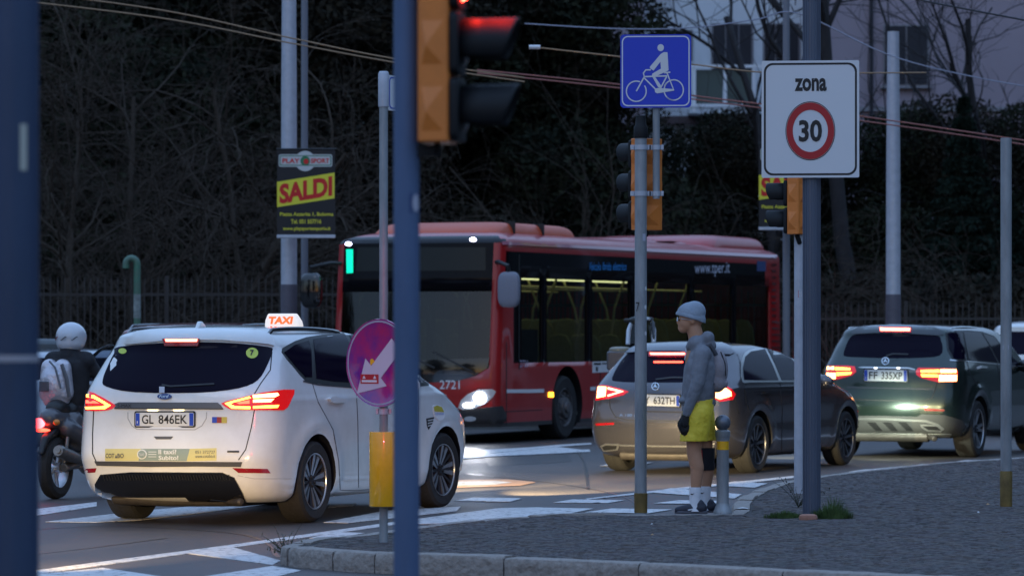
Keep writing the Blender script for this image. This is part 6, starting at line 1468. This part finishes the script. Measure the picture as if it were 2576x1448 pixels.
MB().prism(rrect(-.13, 0, .13, .24, .03, 3), Matrix.Translation(MC(1566, 930, -.35)) @ Matrix.Rotation(math.radians(90), 4, 'X') @ Matrix.Translation((0, 0, -.2)), .35).build("top_box", M_SCOOT, cv, bevel=.02, fixn=True)
MB().add(*ellipsoid(.14, .17, .045, Matrix.Translation(MC(1570, 880, -.33)), e=.7)).build("box_lid", mat("lid_beige", (.24, .21, .15), .4), cv)
blob("body", [(Vector((0, -.2, .75)), Vector((0, .3, .6)), .15, .18), (Vector((0, .3, .45)), Vector((0, .9, .4)), .16, .15), (Vector((0, .95, .4)), Vector((0, .75, 1.15)), .16, .14)], [], M_SCOOT, cv, .02, 3)
for y in (-.1, 1.15):
    wh = empty("wheel", (0, y, .25), 0, cv); MB().lathe([(.14, -.05), (.2, -.06), (.25, 0), (.2, .06), (.14, .05)], 24, Matrix.Rotation(math.radians(90), 4, 'Y'), caps=False).build("tyre", M_RUBBER, wh); MB().lathe([(.02, -.03), (.14, -.05), (.14, .05), (.02, .03)], 20, Matrix.Rotation(math.radians(90), 4, 'Y')).build("rim", M_ALLOYD, wh)
# bus driver
dr = empty("person", RM(bus) @ Vector((-.65, 1.35, .85)), -math.radians(BTH)); tag(dr, "bus driver in dark clothes faintly visible behind the windscreen", "person")
blob("body", [(Vector((0, 0, .15)), Vector((0, 0, .45)), .15, .15), (Vector((-.15, 0, .52)), Vector((.15, 0, .52)), .075, .075), (Vector((.2, .02, .48)), Vector((.25, .2, .28)), .05, .045), (Vector((.25, .2, .28)), Vector((.15, .42, .38)), .04, .03), (Vector((-.2, .02, .48)), Vector((-.25, .2, .28)), .05, .045), (Vector((-.25, .2, .28)), Vector((-.15, .42, .38)), .04, .03), (Vector((0, 0, .55)), Vector((0, .01, .66)), .055, .05), (Vector((-.1, 0, .05)), Vector((-.12, .4, .02)), .09, .07), (Vector((.1, 0, .05)), Vector((.12, .4, .02)), .09, .07), (Vector((-.12, .4, .02)), Vector((-.12, .5, -.35)), .06, .045), (Vector((.12, .4, .02)), Vector((.12, .5, -.35)), .06, .045)], [(Vector((0, .02, .76)), (.078, .095, .12)), (Vector((0, .115, .75)), (.012, .02, .02))], M_JACK, dr, .012, 3)
blob("face", [], [(Vector((0, .03, .755)), (.072, .095, .105)), (Vector((0, .125, .75)), (.012, .015, .02))], M_SKIN, dr, .010, 2)
blob("hair", [], [(Vector((0, .0, .79)), (.085, .095, .10))], M_INK, dr, .012, 2)
# ------------------------------------------------------------------ fence, pipe, wires, building, trees
M_IRON = mat("fence_iron", (.045, .042, .042), .5, metal=.4)
def fence(name, px0, px1, Y, top, label, dx=.115):
    x0, x1 = (px0-CX)*Y/F, (px1-CX)*Y/F; root = empty(name, (x0, Y, 0)); tag(root, label, "fence", "iron railings behind the road")
    proto = MB().box((0, 0, top/2+.1), (.02, .02, top-.2)).add([(-.010, -.010, top), (.010, -.010, top), (.010, .010, top), (-.010, .010, top), (0, 0, top+.10)], [(0, 1, 4), (1, 2, 4), (2, 3, 4), (3, 0, 4), (3, 2, 1, 0)]).build("bar", M_IRON, root, smooth=False)
    n = int((x1-x0)/dx)
    for i in range(1, n):
        o = proto.copy(); COL.objects.link(o); o.location.x = i*dx+rnd.uniform(-.008, .008)
    for z in (.25, top-.22): MB().box(((x1-x0)/2, 0, z), (x1-x0, .012, .045)).build("rail", M_IRON, root, smooth=False)
    for i in range(int((x1-x0)/2.4)+1): MB().box((i*2.4+.05, .0, (top+.1)/2), (.06, .06, top+.1)).build("post", M_IRON, root, smooth=False)
    MB().box(((x1-x0)/2, .0, .08), (x1-x0, .25, .26)).build("plinth", mat("plinth_concrete", (.16, .15, .15), .8, noise=.4, nscale=4) if "plinth_concrete" not in MATS else MATS["plinth_concrete"], root, smooth=False)
fence("iron_fence", 60, 900, 64, zt(708, 64), "dark iron railings left of the bus, behind the green pipe")
fence("iron_fence", 1930, 2640, 66, zt(770, 66), "dark iron railings to the right of the bus, behind the green estate car")
fence("iron_fence", 900, 1930, 65, zt(735, 65), "dark iron railings seen only through the windows of the bus")
gp = empty("vent_pipe", (( 345-CX)*60/F, 60, 0)); tag(gp, "green pipe with a hooked top standing before the railings", "pipe")
top = zt(665, 60)
MB().tube([(0, 0, 0), (0, 0, top)]+[(-.09+.09*math.cos(a), 0, top+.10*math.sin(a)) for a in [math.pi*i/8 for i in range(1, 9)]]+[(-.18, 0, top-.06)], .055, 14).build("pipe_tube", mat("pipe_green", (.05, .20, .12), .5, noise=.5, nscale=6, col2=(.10, .14, .11)), gp)
MB().lathe([(.058, zt(800, 60)), (.058, zt(740, 60))], 16, caps=False).build("sticker_patch", mat("torn_paper", (.35, .40, .38), .7, noise=.7, nscale=9), gp)
wb_ = empty("waste_container", ((112-CX)*50/F, 50, 0)); tag(wb_, "dark waste container behind the scooter rider's helmet", "waste bin")
MB().box((0, 0, .75), (.8, .8, 1.2), taper=1.08).build("bin_body", mat("bin_grey", (.06, .07, .075), .5), wb_, bevel=.03); MB().add(*ellipsoid(.45, .45, .16, Matrix.Translation((0, 0, 1.36)), e=.5)).build("lid", MATS["bin_grey"], wb_)
for sx in (-.3, .3): MB().lathe([(.08, -.03), (.08, .03)], 16, Matrix.Translation((sx, -.3, .08)) @ Matrix.Rotation(math.radians(90), 4, 'Y')).build("wheel", M_RUBBER, wb_)
# overhead wires
def wire(pts, Y, r, m, label, ins=None):
    P = [at(x, y, Y) for x, y in pts]; P = [Vector(p) for p in catmull(P, 8)]
    t = empty("overhead_wire", P[0]); tag(t, label, "wire", "trolley bus wires")
    MB().tube([p-P[0] for p in P], r, 6).build("cable", m, t)
    if ins:
        q = at(*ins, Y)-P[0]; MB().tube([q-Vector((.07, 0, 0)), q+Vector((.07, 0, 0))], .028, 10).build("insulator", M_SIGW, t)
M_COP = mat("copper_wire", (.30, .19, .11), .4, metal=.5); M_STW = mat("steel_wire", (.28, .28, .34), .4, metal=.3); M_DKW = mat("dark_wire", (.03, .03, .035), .5); M_REDW = mat("red_lit_wire", (.30, .11, .09), .4, metal=.4)  # reddish wires carry the signal's red light in their colour
wire([(-60, -35), (400, 25), (727, 95), (990, 148), (1320, 196)], 50, .011, M_COP, "upper copper wire of the pair crossing the left trees and lamp post")
wire([(-60, -10), (400, 45), (727, 108), (990, 157), (1320, 206)], 50.5, .011, M_COP, "lower copper wire of the pair crossing the left trees and lamp post")
wire([(1335, 118), (1560, 143), (1740, 162), (1915, 182), (2100, 184), (2330, 183)], 46, .010, M_COP, "bright wire with a white insulator running to the zone sign", (1345, 119))
wire([(1320, 60), (1560, 73), (1740, 70), (1900, 50), (2010, 35), (2240, 140), (2480, 200), (2700, 235)], 52, .010, M_STW, "pale wire sagging across the white house front")
wire([(1200, 176), (1560, 213), (1760, 243), (2160, 292), (2520, 345), (2700, 372)], 51, .011, M_REDW, "upper wire with red light in its colour, sloping down behind both signs")
wire([(1200, 184), (1560, 222), (1760, 252), (2160, 303), (2520, 355), (2700, 384)], 51.5, .011, M_REDW, "lower wire with red light in its colour, sloping down behind both signs")
wire([(2180, -30), (2350, 8), (2580, 52), (2700, 80)], 40, .010, M_DKW, "dark wire crossing the upper corner above the bare tree")

# the house
M_WALLB = mat("house_pale_plaster", (.74, .78, .82), .8, noise=.12, nscale=.8); M_WALLP = mat("house_mauve_plaster", (.36, .30, .34), .85, noise=.15, nscale=.6)
bl_ = empty("house", ((1800-CX)*96/F, 96, 0)); tag(bl_, "pale house with tall dark windows and a balcony behind the bare trees", "house")
def hb_(px0, px1, py0, py1, y, d, m, name, parent=bl_):
    Y = 96+y; x0, x1 = (px0-CX)*Y/F-bl_.location.x, (px1-CX)*Y/F-bl_.location.x; z0, z1 = zt(py1, Y), zt(py0, Y)
    return MB().box(((x0+x1)/2, y+d/2, (z0+z1)/2), (x1-x0, d, z1-z0)).build(name, m, parent, smooth=False)
hb_(1620, 2075, -200, 860, 0, 8, M_WALLB, "wall"); hb_(1455, 1619, -200, 860, -1.2, 9, M_WALLP, "side_wall")
M_SHUT = mat("shutter_dark", (.014, .014, .022), .6); M_FRAMEW = mat("window_frame", (.25, .24, .26), .6)
for x0, x1, y0, y1, n in ((1792, 1892, 62, 215, 3), (1922, 2010, 62, 215, 3), (1655, 1740, 78, 150, 2), (1640, 1700, -120, -10, 2)):
    w = hb_(x0-3, x1+3, y0-3, y1+3, -.05, .06, M_FRAMEW, "window")
    for k in range(n):
        a = x0+(x1-x0)*k/n+2; b = x0+(x1-x0)*(k+1)/n-2; hb_(a, b, y0, y1, -.09, .05, M_SHUT, "pane", w)
M_RAILW = mat("rail_white", (.9, .9, .92), .4)
bal = hb_(1735, 1925, 270, 285, -1.4, 1.5, M_WALLB, "balcony")
for x in (1742, 1820, 1892): hb_(x, x+8, 163, 282, -1.42, .05, M_RAILW, "baluster", bal)
hb_(1735, 1925, 163, 171, -1.44, .05, M_RAILW, "handrail", bal); hb_(1735, 1925, 262, 269, -1.44, .05, M_RAILW, "handrail", bal)
for a, b in ((1751, 1818), (1829, 1890)): hb_(a, b, 176, 261, -1.3, .02, mat("balcony_glass_green", (.08, .11, .10), .3) if "balcony_glass_green" not in MATS else MATS["balcony_glass_green"], "infill_panel", bal)
hb_(1580, 2090, 292, 312, -.3, .4, mat("cornice_dark", (.10, .07, .075), .8), "cornice")
h2 = empty("house", ((2330-CX)*92/F, 92, 0)); tag(h2, "mauve plastered house behind the bare tree and lamp post", "house")
def hc(px0, px1, py0, py1, y, d, m, name, parent=h2):
    Y = 92+y; x0, x1 = (px0-CX)*Y/F-h2.location.x, (px1-CX)*Y/F-h2.location.x; z0, z1 = zt(py1, Y), zt(py0, Y)
    return MB().box(((x0+x1)/2, y+d/2, (z0+z1)/2), (x1-x0, d, z1-z0)).build(name, m, parent, smooth=False)
hc(2060, 2800, -300, 860, 0, 8, M_WALLP, "wall")
w = hc(2222, 2338, 62, 215, -.06, .07, M_FRAMEW, "window"); hc(2227, 2278, 66, 211, -.10, .05, M_SHUT, "pane", w); hc(2283, 2333, 66, 211, -.10, .05, M_SHUT, "pane", w)
hc(2215, 2345, 215, 222, -.15, .16, M_FRAMEW, "window_sill")

for x0, x1, y0, y1 in ((2640, 2720, 62, 215),):
    w = hc(x0-5, x1+5, y0-4, y1+4, -.06, .07, M_FRAMEW, "window")
    hc(x0, (x0+x1)/2-2, y0, y1, -.10, .05, M_SHUT, "pane", w); hc((x0+x1)/2+2, x1, y0, y1, -.10, .05, M_SHUT, "pane", w)
    hc(x0-10, x1+10, y1+4, y1+11, -.15, .16, M_FRAMEW, "window_sill")
hc(2060, 2800, 268, 280, -.08, .1, M_FRAMEW, "string_course"); hc(2188, 2197, -300, 860, -.12, .1, M_SHUT, "downpipe")
# trees -----------------------------------------------------------
def tubes_mesh(name, lines, m, parent, n=4):
    vs = []; fs = []; o = 0
    ang = np.arange(n)*2*np.pi/n; ca, sa = np.cos(ang), np.sin(ang)
    for P, R in lines:
        P = np.asarray(P); k = len(P); D = np.gradient(P, axis=0); D /= np.linalg.norm(D, axis=1)[:, None]+1e-9
        up = np.where(np.abs(D[:, 2:3]) > .9, np.array([[1., 0, 0]]), np.array([[0, 0, 1.]])); A = np.cross(D, up); A /= np.linalg.norm(A, axis=1)[:, None]+1e-9; B = np.cross(D, A)
        v = P[:, None, :]+(A[:, None, :]*ca[None, :, None]+B[:, None, :]*sa[None, :, None])*np.asarray(R)[:, None, None]
        vs.append(v.reshape(-1, 3))
        i = np.arange(k-1)[:, None]*n; j = np.arange(n)[None, :]; jn = (j+1) % n
        fs.append(np.stack([i+j, i+jn, i+n+jn, i+n+j], -1).reshape(-1, 4)+o); o += k*n
    V = np.concatenate(vs); Fc = np.concatenate(fs)
    me = bpy.data.meshes.new(name); me.vertices.add(len(V)); me.vertices.foreach_set("co", V.ravel()); me.loops.add(Fc.size); me.loops.foreach_set("vertex_index", Fc.ravel().astype(np.int32))
    me.polygons.add(len(Fc)); me.polygons.foreach_set("loop_start", np.arange(len(Fc), dtype=np.int32)*4); me.update(calc_edges=True); me.materials.append(m)
    me.polygons.foreach_set("use_smooth", [True]*len(Fc))
    ob = bpy.data.objects.new(name, me); COL.objects.link(ob)
    if parent: ob.parent = parent
    return ob
def bare(loc, height, seed, label, m, spread=1.0, droop=.25, trunk_r=.16, nmain=7, sub=(7, 7, 5), lean=(0, 0), name="bare_tree", cat="tree", twist=.35, ground=False, rmin=.0032):
    rg = np.random.default_rng(seed); lines = {0: [], 1: []}
    def grow(p, d, L, r, lv):
        k = 7 if lv < 2 else 6; P = [p]; c = rg.normal(0, twist*(1+lv*.4), 3)/k; dd = d.copy()
        for i in range(k):
            dd = dd+c+rg.normal(0, .07+.05*lv, 3); dd[2] -= droop*lv*.09; dd /= np.linalg.norm(dd); P.append(P[-1]+dd*L/k)
        P = np.array(P); R = np.linspace(r, max(rmin, r*.45), k+1); lines[0 if lv == 0 else 1].append((P, R))
        if lv < 3:
            for q in range(sub[lv] if lv else nmain):
                t = rg.uniform(.25 if lv else .30, 1.0)*k; i = int(min(t, k-1)); pp = P[i]+(P[i+1]-P[i])*(t-i)
                dd2 = P[min(i+1, k)]-P[i]; dd2 /= np.linalg.norm(dd2); a = rg.normal(0, 1, 3); a -= a.dot(dd2)*dd2; a /= np.linalg.norm(a)
                s = rg.uniform(.55, 1.05)*spread; nd = dd2+a*s; nd /= np.linalg.norm(nd)
                grow(pp, nd, L*rg.uniform(.42, .68), max(rmin, r*.45*(1-t/k*.4)), lv+1)
    root = empty(name, loc); tag(root, label, cat)
    if ground:
        for q in range(nmain):
            a = rg.uniform(0, 6.28); el = rg.uniform(.5, 1.3); grow(np.array([rg.normal(0, .15), rg.normal(0, .15), 0]), np.array([math.cos(a)*math.cos(el), math.sin(a)*math.cos(el), math.sin(el)]), height*rg.uniform(.6, 1), trunk_r, 1)
        tubes_mesh("stem", lines[1], m, root)
    else:
        d0 = np.array([lean[0], lean[1], 1.0]); d0 /= np.linalg.norm(d0); grow(np.zeros(3), d0, height*.72, trunk_r, 0)
        tubes_mesh("trunk", lines[0], m, root, 10); tubes_mesh("crown", lines[1], m, root)
    return root
M_BARK = mat("bark_grey_brown", (.13, .115, .11), .9, noise=.4, nscale=5); M_TWIG = mat("twig_brown", (.072, .056, .044), .9, spec=.1, noise=.35, nscale=3); M_BARKD = mat("bark_dark", (.028, .024, .026), .9, noise=.4, nscale=5)
X = lambda px, Y: (px-CX)*Y/F
bare((X(150, 70), 70, 0), 8.5, 11, "bare tangled tree behind the fence, first from the dark blue-tinted post", M_TWIG, 1.15, .55, .09, 13, (8, 10, 8), (.1, 0))
bare((X(330, 72), 72, 0), 9.0, 12, "bare tree with arching twigs rising above the green pipe", M_TWIG, 1.15, .55, .09, 13, (8, 10, 8), (-.05, 0))
bare((X(520, 70.5), 70.5, 0), 8.5, 13, "bare tree whose long boughs reach toward the sale banner", M_TWIG, 1.15, .5, .10, 13, (8, 10, 8), (.12, 0))
bare((X(660, 73), 73, 0), 9.0, 14, "slender bare tree directly behind the thick lamp post and banner", M_TWIG, 1.1, .45, .08, 11, (7, 9, 7), (.0, 0))
bare((X(420, 66.5), 66.5, .3), 4.6, 21, "low leafless shrub spreading over the railings beside the green pipe", M_TWIG, 1.1, .8, .022, 18, (7, 10, 7), name="bare_shrub", cat="shrub", ground=True)
bare((X(190, 67), 67, .3), 4.4, 22, "low leafless shrub over the railings, above the rider's helmet", M_TWIG, 1.1, .8, .022, 18, (7, 10, 7), name="bare_shrub", cat="shrub", ground=True)
bare((X(2420, 69), 69, .2), 3.9, 23, "arching leafless shrub above the green estate car's roof, beyond the lamp post", M_TWIG, .9, .7, .02, 18, (7, 9, 6), name="bare_shrub", cat="shrub", ground=True)
bare((X(2140, 69), 69, .2), 3.2, 24, "leafless shrub between the zone sign pole and the lamp post", M_TWIG, .9, .7, .025, 14, (7, 6, 4), name="bare_shrub", cat="shrub", ground=True)
bare((X(1400, 76), 76, 0), 6.0, 25, "thin grey bush above the bus roof", M_TWIG, .6, .1, .03, 18, (6, 6, 4), name="bare_shrub", cat="shrub", ground=True)
bare((X(1590, 78), 78, 0), 5.2, 26, "thin grey bush behind the traffic light with the cycle sign", M_TWIG, .7, .2, .03, 16, (6, 6, 4), name="bare_shrub", cat="shrub", ground=True)
bare((X(2150, 80), 80, 1.0), 12.5, 15, "dark bare tree with a forked trunk before the mauve house", M_BARKD, 1.0, -.1, .21, 7, (6, 5, 4), (.05, 0), twist=.22)
bare((X(1965, 82), 82, .5), 12.0, 16, "dark bare tree leaning before the pale house front", M_BARKD, .9, -.1, .15, 5, (4, 4, 3), (-.10, 0), twist=.22)
bare((X(2560, 84), 84, .5), 11.5, 17, "dark bare tree at the corner of the mauve house", M_BARKD, 1.0, -.05, .15, 9, (7, 6, 5), (-.1, 0), twist=.25)

def leaf_mesh(name, seed, n, H_, R_, m, conifer=False, size=.10, lumps=26):
    rg = np.random.default_rng(seed)
    if conifer:
        t = rg.uniform(0.02, 1, n)**.8; lay = np.floor(t*16)/16+rg.uniform(0, .035, n); a = rg.uniform(0, 2*np.pi, n); rad = R_*(1-lay)*(.35+.65*rg.uniform(0, 1, n)**.5)*(1+.25*np.sin(a*5+np.floor(t*16)*2))
        P = np.stack([np.cos(a)*rad, np.sin(a)*rad, H_*(.05+.95*lay)-rad*.25], -1)
    else:
        C = np.stack([rg.normal(0, R_*.5, lumps), rg.normal(0, R_*.4, lumps), rg.uniform(.08, .92, lumps)*H_], -1); C[:, :2] *= (1.15-.7*np.abs(C[:, 2:3]/H_-.4))
        rr = rg.uniform(.14, .30, lumps)*H_*.6; w = rr**2/np.sum(rr**2); idx = rg.choice(lumps, n, p=w); d = rg.normal(0, 1, (n, 3)); d /= np.linalg.norm(d, axis=1)[:, None]
        P = C[idx]+d*(rr[idx]*rg.uniform(.55, 1.05, n)**.6)[:, None]*np.array([1, 1, .8]); P = P[P[:, 2] > 0]
    n = len(P); A = rg.normal(0, 1, (n, 3)); A /= np.linalg.norm(A, axis=1)[:, None]; B = np.cross(A, rg.normal(0, 1, (n, 3))); B /= np.linalg.norm(B, axis=1)[:, None]
    s = (size*rg.uniform(.5, 1.2, n))[:, None]; A *= s; B *= s*.55
    V = np.stack([P-A, P-B*.9, P+A, P+B*.9], 1).reshape(-1, 3)
    me = bpy.data.meshes.new(name); me.vertices.add(len(V)); me.vertices.foreach_set("co", V.ravel()); me.loops.add(4*n); me.loops.foreach_set("vertex_index", np.arange(4*n, dtype=np.int32)); me.polygons.add(n); me.polygons.foreach_set("loop_start", np.arange(n, dtype=np.int32)*4); me.update(calc_edges=True); me.materials.append(m)
    return me
M_LEAF = mat("evergreen_leaves", (.034, .036, .018), .9, spec=.08, noise=.5, nscale=.8, col2=(.016, .022, .018)); M_LEAFB = mat("evergreen_leaves_dull", (.040, .034, .022), .9, spec=.08, noise=.5, nscale=.8, col2=(.02, .02, .018)); M_CON = mat("conifer_needles", (.018, .030, .022), .9, spec=.08, noise=.4, nscale=2)
ev = [leaf_mesh("crown", 31, 52000, 11.5, 2.9, M_LEAF), leaf_mesh("crown", 32, 52000, 12.0, 3.1, M_LEAFB), leaf_mesh("crown", 33, 46000, 10.5, 2.7, M_LEAF)]
cn = leaf_mesh("crown", 34, 42000, 8.6, 2.0, M_CON, True, .13)
trunk_me = MB().tube([(0, 0, 0), (.05, 0, 3), (0, .05, 8)], [.2, .16, .06], 10).build("trunk", M_BARKD, None).data
for o in [o for o in COL.objects if o.data == trunk_me]: bpy.data.objects.remove(o)
def evergreen(px, Y, k, label, sc=1.0, rz=0, name="evergreen_tree", z=0, x=None, group="evergreen trees closing the view"):
    t = empty(name, (X(px, Y) if x is None else x, Y, z), rz); t.scale = (sc, sc, sc); tag(t, label, "tree", group)
    for me in (trunk_me, cn if k == 9 else ev[k]): 
        o = bpy.data.objects.new(me.name, me); COL.objects.link(o); o.parent = t
    return t
evergreen(60, 80, 0, "dark evergreen tree deep behind the tangled twigs beside the blue-tinted post", 1.0, .3)
evergreen(260, 84, 1, "dark evergreen tree behind the twigs above the rider's helmet", 1.0, 1.2)
evergreen(470, 82, 2, "dark evergreen tree behind the twigs above the taxi's roof", 1.08, 2.2)
evergreen(660, 85, 0, "dark evergreen tree behind the thick lamp post", 1.0, 3.1)
evergreen(880, 80, 1, "dull evergreen tree to the right of the sale banner", .98, 4.4)
evergreen(1090, 83, 2, "dark evergreen tree behind the large blurred traffic light", 1.1, 5.0)
evergreen(1290, 82, 0, "dark evergreen tree above the orange roof pod of the bus", 1.02, .9)
evergreen(1455, 84, 1, "dull evergreen tree left of the blue cycle sign", .80, 2.9)
evergreen(1610, 86, 2, "low dark evergreen below the cycle sign", .60, 3.6)
evergreen(1780, 86, 0, "low dark evergreen under the balcony", .60, 1.6)
evergreen(1930, 85, 1, "low dull evergreen behind the zone 30 sign", .58, .2)
evergreen(2120, 86, 2, "low dark evergreen beside the zone 30 pole", .56, 2.0)
evergreen(2300, 85, 0, "low dark evergreen behind the lone lamp post", .62, 4.0)
evergreen(2480, 84, 1, "low dull evergreen over the steel pole with the rusty foot", .60, 5.2)
evergreen(2620, 84, 2, "low dark evergreen at the far right end of the railings", .62, .2)
evergreen(2425, 79, 9, "tall pointed conifer before the mauve house", .78, .5, "conifer_tree")
evergreen(2530, 81, 9, "shorter pointed conifer next to the tall one", .58, 2.5, "conifer_tree")
evergreen(1720, 82, 9, "dark conifer behind the traffic light and bus roof", .50, 1.5, "conifer_tree")
# trees on the other side of the street, behind the camera: they darken the panes and paint that face them
k = 0
side_names = ("far behind the viewer", "beside the viewer")
for x, y in ((-26, -34), (-15, -38), (-4, -36), (8, -38), (19, -35), (30, -30), (-36, -22), (-40, -6), (38, -15), (41, 3), (42, 20), (40, 38), (-40, 10), (-40, 26), (-38, 42), (-33, 56), (-24, 66), (34, 55), (26, 66)):
    o = evergreen(0, y, k % 3, "dark evergreen tree on the unseen side of the crossroads", 1.0, k*.9, x=x, group="trees around the unseen side of the crossroads"); k += 1
# unseen apartment block, added at right to block sky light; car windows mirror it
ab = empty("sky_blocking_building", (30, 48, 0)); tag(ab, "tall brownish apartment block added out of view to block the sky", "building")
MB().box((6, 0, 11), (12, 52, 22)).build("wall", mat("block_render", (.10, .085, .08), .85, noise=.2, nscale=.5), ab, smooth=False)
wp = MB().box((-.03, 0, 0), (.08, 1.3, 1.6)).build("window", M_DGLASS, ab, smooth=False); wp.location = (0, -24, 2.2)
for fl in range(7):
    for q in range(16):
        if fl or q: o = wp.copy(); COL.objects.link(o); o.location = (0, -24+q*3.2, 2.2+fl*3.0)
# rising wooded ground that closes the view behind the houses
vs = []; nx, ny = 60, 8
for j in range(ny):
    for i in range(nx): vs.append((-160+i*320/(nx-1), 104+j*9, -1+26*(j/(ny-1))**.6*(1+.12*math.sin(i*.9)+.08*math.sin(i*2.3))))
o = MB().add(vs, [(j*nx+i, j*nx+i+1, (j+1)*nx+i+1, (j+1)*nx+i) for j in range(ny-1) for i in range(nx-1)]).build("hillside", mat("wooded_hill", (.022, .026, .020), .95, noise=.5, nscale=.5, bump=1, bscale=1.2, bdist=.5)); tag(o, kind='structure')
hd = bpy.data.objects.new("undergrowth", leaf_mesh("undergrowth", 35, 60000, 2.6, 1.0, M_LEAFB)); COL.objects.link(hd)
me = hd.data; co = np.empty(len(me.vertices)*3); me.vertices.foreach_get("co", co); co = co.reshape(-1, 4, 3); rg = np.random.default_rng(5); sh = rg.uniform(-11, 13, len(co)); co[:, :, 0] += sh[:, None]; co[:, :, 2] *= 1.1
me.vertices.foreach_set("co", co.ravel()); me.update(); hd.location = (0, 75, 0); tag(hd, "dark evergreen undergrowth filling the ground behind the railings", kind='stuff')

# ------------------------------------------------------------------ grass, weeds, litter
M_GRASS = mat("grass_blades", (.075, .13, .03), .6, noise=.5, nscale=20)
def tuft(px, py, n, h, sp, seed, name, label, m=M_GRASS, wid=.0035):
    rg = np.random.default_rng(seed); c = G(px, py, IZ); mb = MB()
    for i in range(n):
        a = rg.uniform(0, 6.28); r = sp*rg.uniform(0, 1)**.7; b = Vector((r*math.cos(a), r*.5*math.sin(a), 0)); hh = h*rg.uniform(.35, 1)*(1-.5*r/sp); d = Vector((math.cos(a)*rg.uniform(.1, .7)+rg.normal(0, .15), math.sin(a)*.4, 0))*hh*.6
        w = Vector((math.sin(a)*wid+.001, wid*math.cos(a), 0)); p1 = b+d*.35+Vector((0, 0, hh*.6)); p2 = b+d+Vector((0, 0, hh))
        mb.add([b-w, b+w, p1+w*.8, p1-w*.8, p2], [(0, 1, 2, 3), (3, 2, 4)])
    o = mb.build(name, m, None, smooth=False); o.location = c; tag(o, label, "grass", kind='stuff'); del o['category']; return o
tuft(2095, 1303, 800, .14, .17, 1, "grass", "green grass tuft right of the zone 30 pole foot"); tuft(2100, 1300, 200, .22, .11, 5, "grass", "taller blades in the grass tuft right of the zone 30 pole")
tuft(1975, 1302, 700, .075, .17, 2, "grass", "low green grass left of the zone 30 pole foot")
M_WEED = mat("weed_dry", (.10, .09, .05), .8, noise=.4, nscale=12)
def weed(px, py, h, seed, label, z=IZ, m=M_WEED, n=9):
    rg = random.Random(seed); c = G(px, py, z); root = empty("weed", c); tag(root, label, "weed")
    for i in range(n):
        a = rg.uniform(0, 6.28); l = h*rg.uniform(.5, 1); pts = [Vector((0, 0, 0))]; d = Vector((math.cos(a)*.6, math.sin(a)*.4, 1)).normalized()
        for k in range(6): d = (d+Vector((math.cos(a)*.12+rg.gauss(0, .1), rg.gauss(0, .1), -.06))).normalized(); pts.append(pts[-1]+d*l/6)
        st = MB().tube(pts, [.003, .003, .0025, .0025, .002, .0015, .001], 5)
        st.build("stem", m, root)
        lf = MB()
        for k in range(1, 7):
            for q in range(2):
                p = pts[k]; v = Vector((rg.gauss(0, 1), rg.gauss(0, 1), rg.gauss(0, .6))).normalized()*.028; w = v.cross(Vector((0, 0, 1))).normalized()*.006; lf.add([p, p+v*.5+w, p+v, p+v*.5-w], [(0, 1, 2, 3)])
        lf.build("leaves", m, root, smooth=False)
weed(722, 1404, .30, 3, "dry weed growing at the tip of the kerb", z=0, n=16); weed(735, 1412, .2, 8, "low clump of weed against the first kerb stone", z=0, n=14)
weed(2008, 1275, .36, 4, "dark thin weed in front of the pale traffic light foot", m=mat("weed_dark", (.03, .035, .02), .8), n=10)
def litter(px, py, w, h, m, label, name="paper_scrap", cat="litter"):
    c = G(px, py, IZ+.004); mb = MB(); n = 9; vs = []
    for i in range(n):
        a = 2*math.pi*i/n; r = rnd.uniform(.6, 1); vs.append((w/2*r*math.cos(a), h/2*r*math.sin(a), rnd.uniform(0, .006)))
    vs.append((0, 0, .012)); mb.add(vs, [(i, (i+1) % n, n) for i in range(n)]).add([(x, y, -.002) for x, y, z in vs[:n]], [tuple(range(n))[::-1]])
    o = mb.build(name, m, None, smooth=False); o.location = c; tag(o, label, cat)
M_PAPER = mat("scrap_paper", (.62, .62, .62), .7); M_BUTT = mat("cigarette_paper", (.55, .32, .15), .7); M_BRICKC = mat("broken_brick", (.42, .20, .14), .8, noise=.3, nscale=20)
litter(1868, 1278, .12, .10, M_PAPER, "crumpled white paper right of the bollard"); litter(1641, 1345, .03, .012, M_BUTT, "cigarette end on the setts below the person", "cigarette_end"); litter(1640, 1318, .022, .02, M_PAPER, "tiny white scrap below the traffic light foot")
litter(2461, 1288, .03, .05, M_PAPER, "pale scrap on the paving left of the steel pole"); litter(2485, 1268, .04, .02, M_BUTT, "brown scrap nearer the steel pole", "leaf_scrap")
bkk = MB().add(*ellipsoid(.075, .045, .03, Matrix.Translation((0, 0, .015)), 9, 6, e=.6)).build("brick_fragment", M_BRICKC); bkk.location = G(2033, 1306, IZ); tag(bkk, "reddish stone fragment at the foot of the zone 30 pole", "stone")
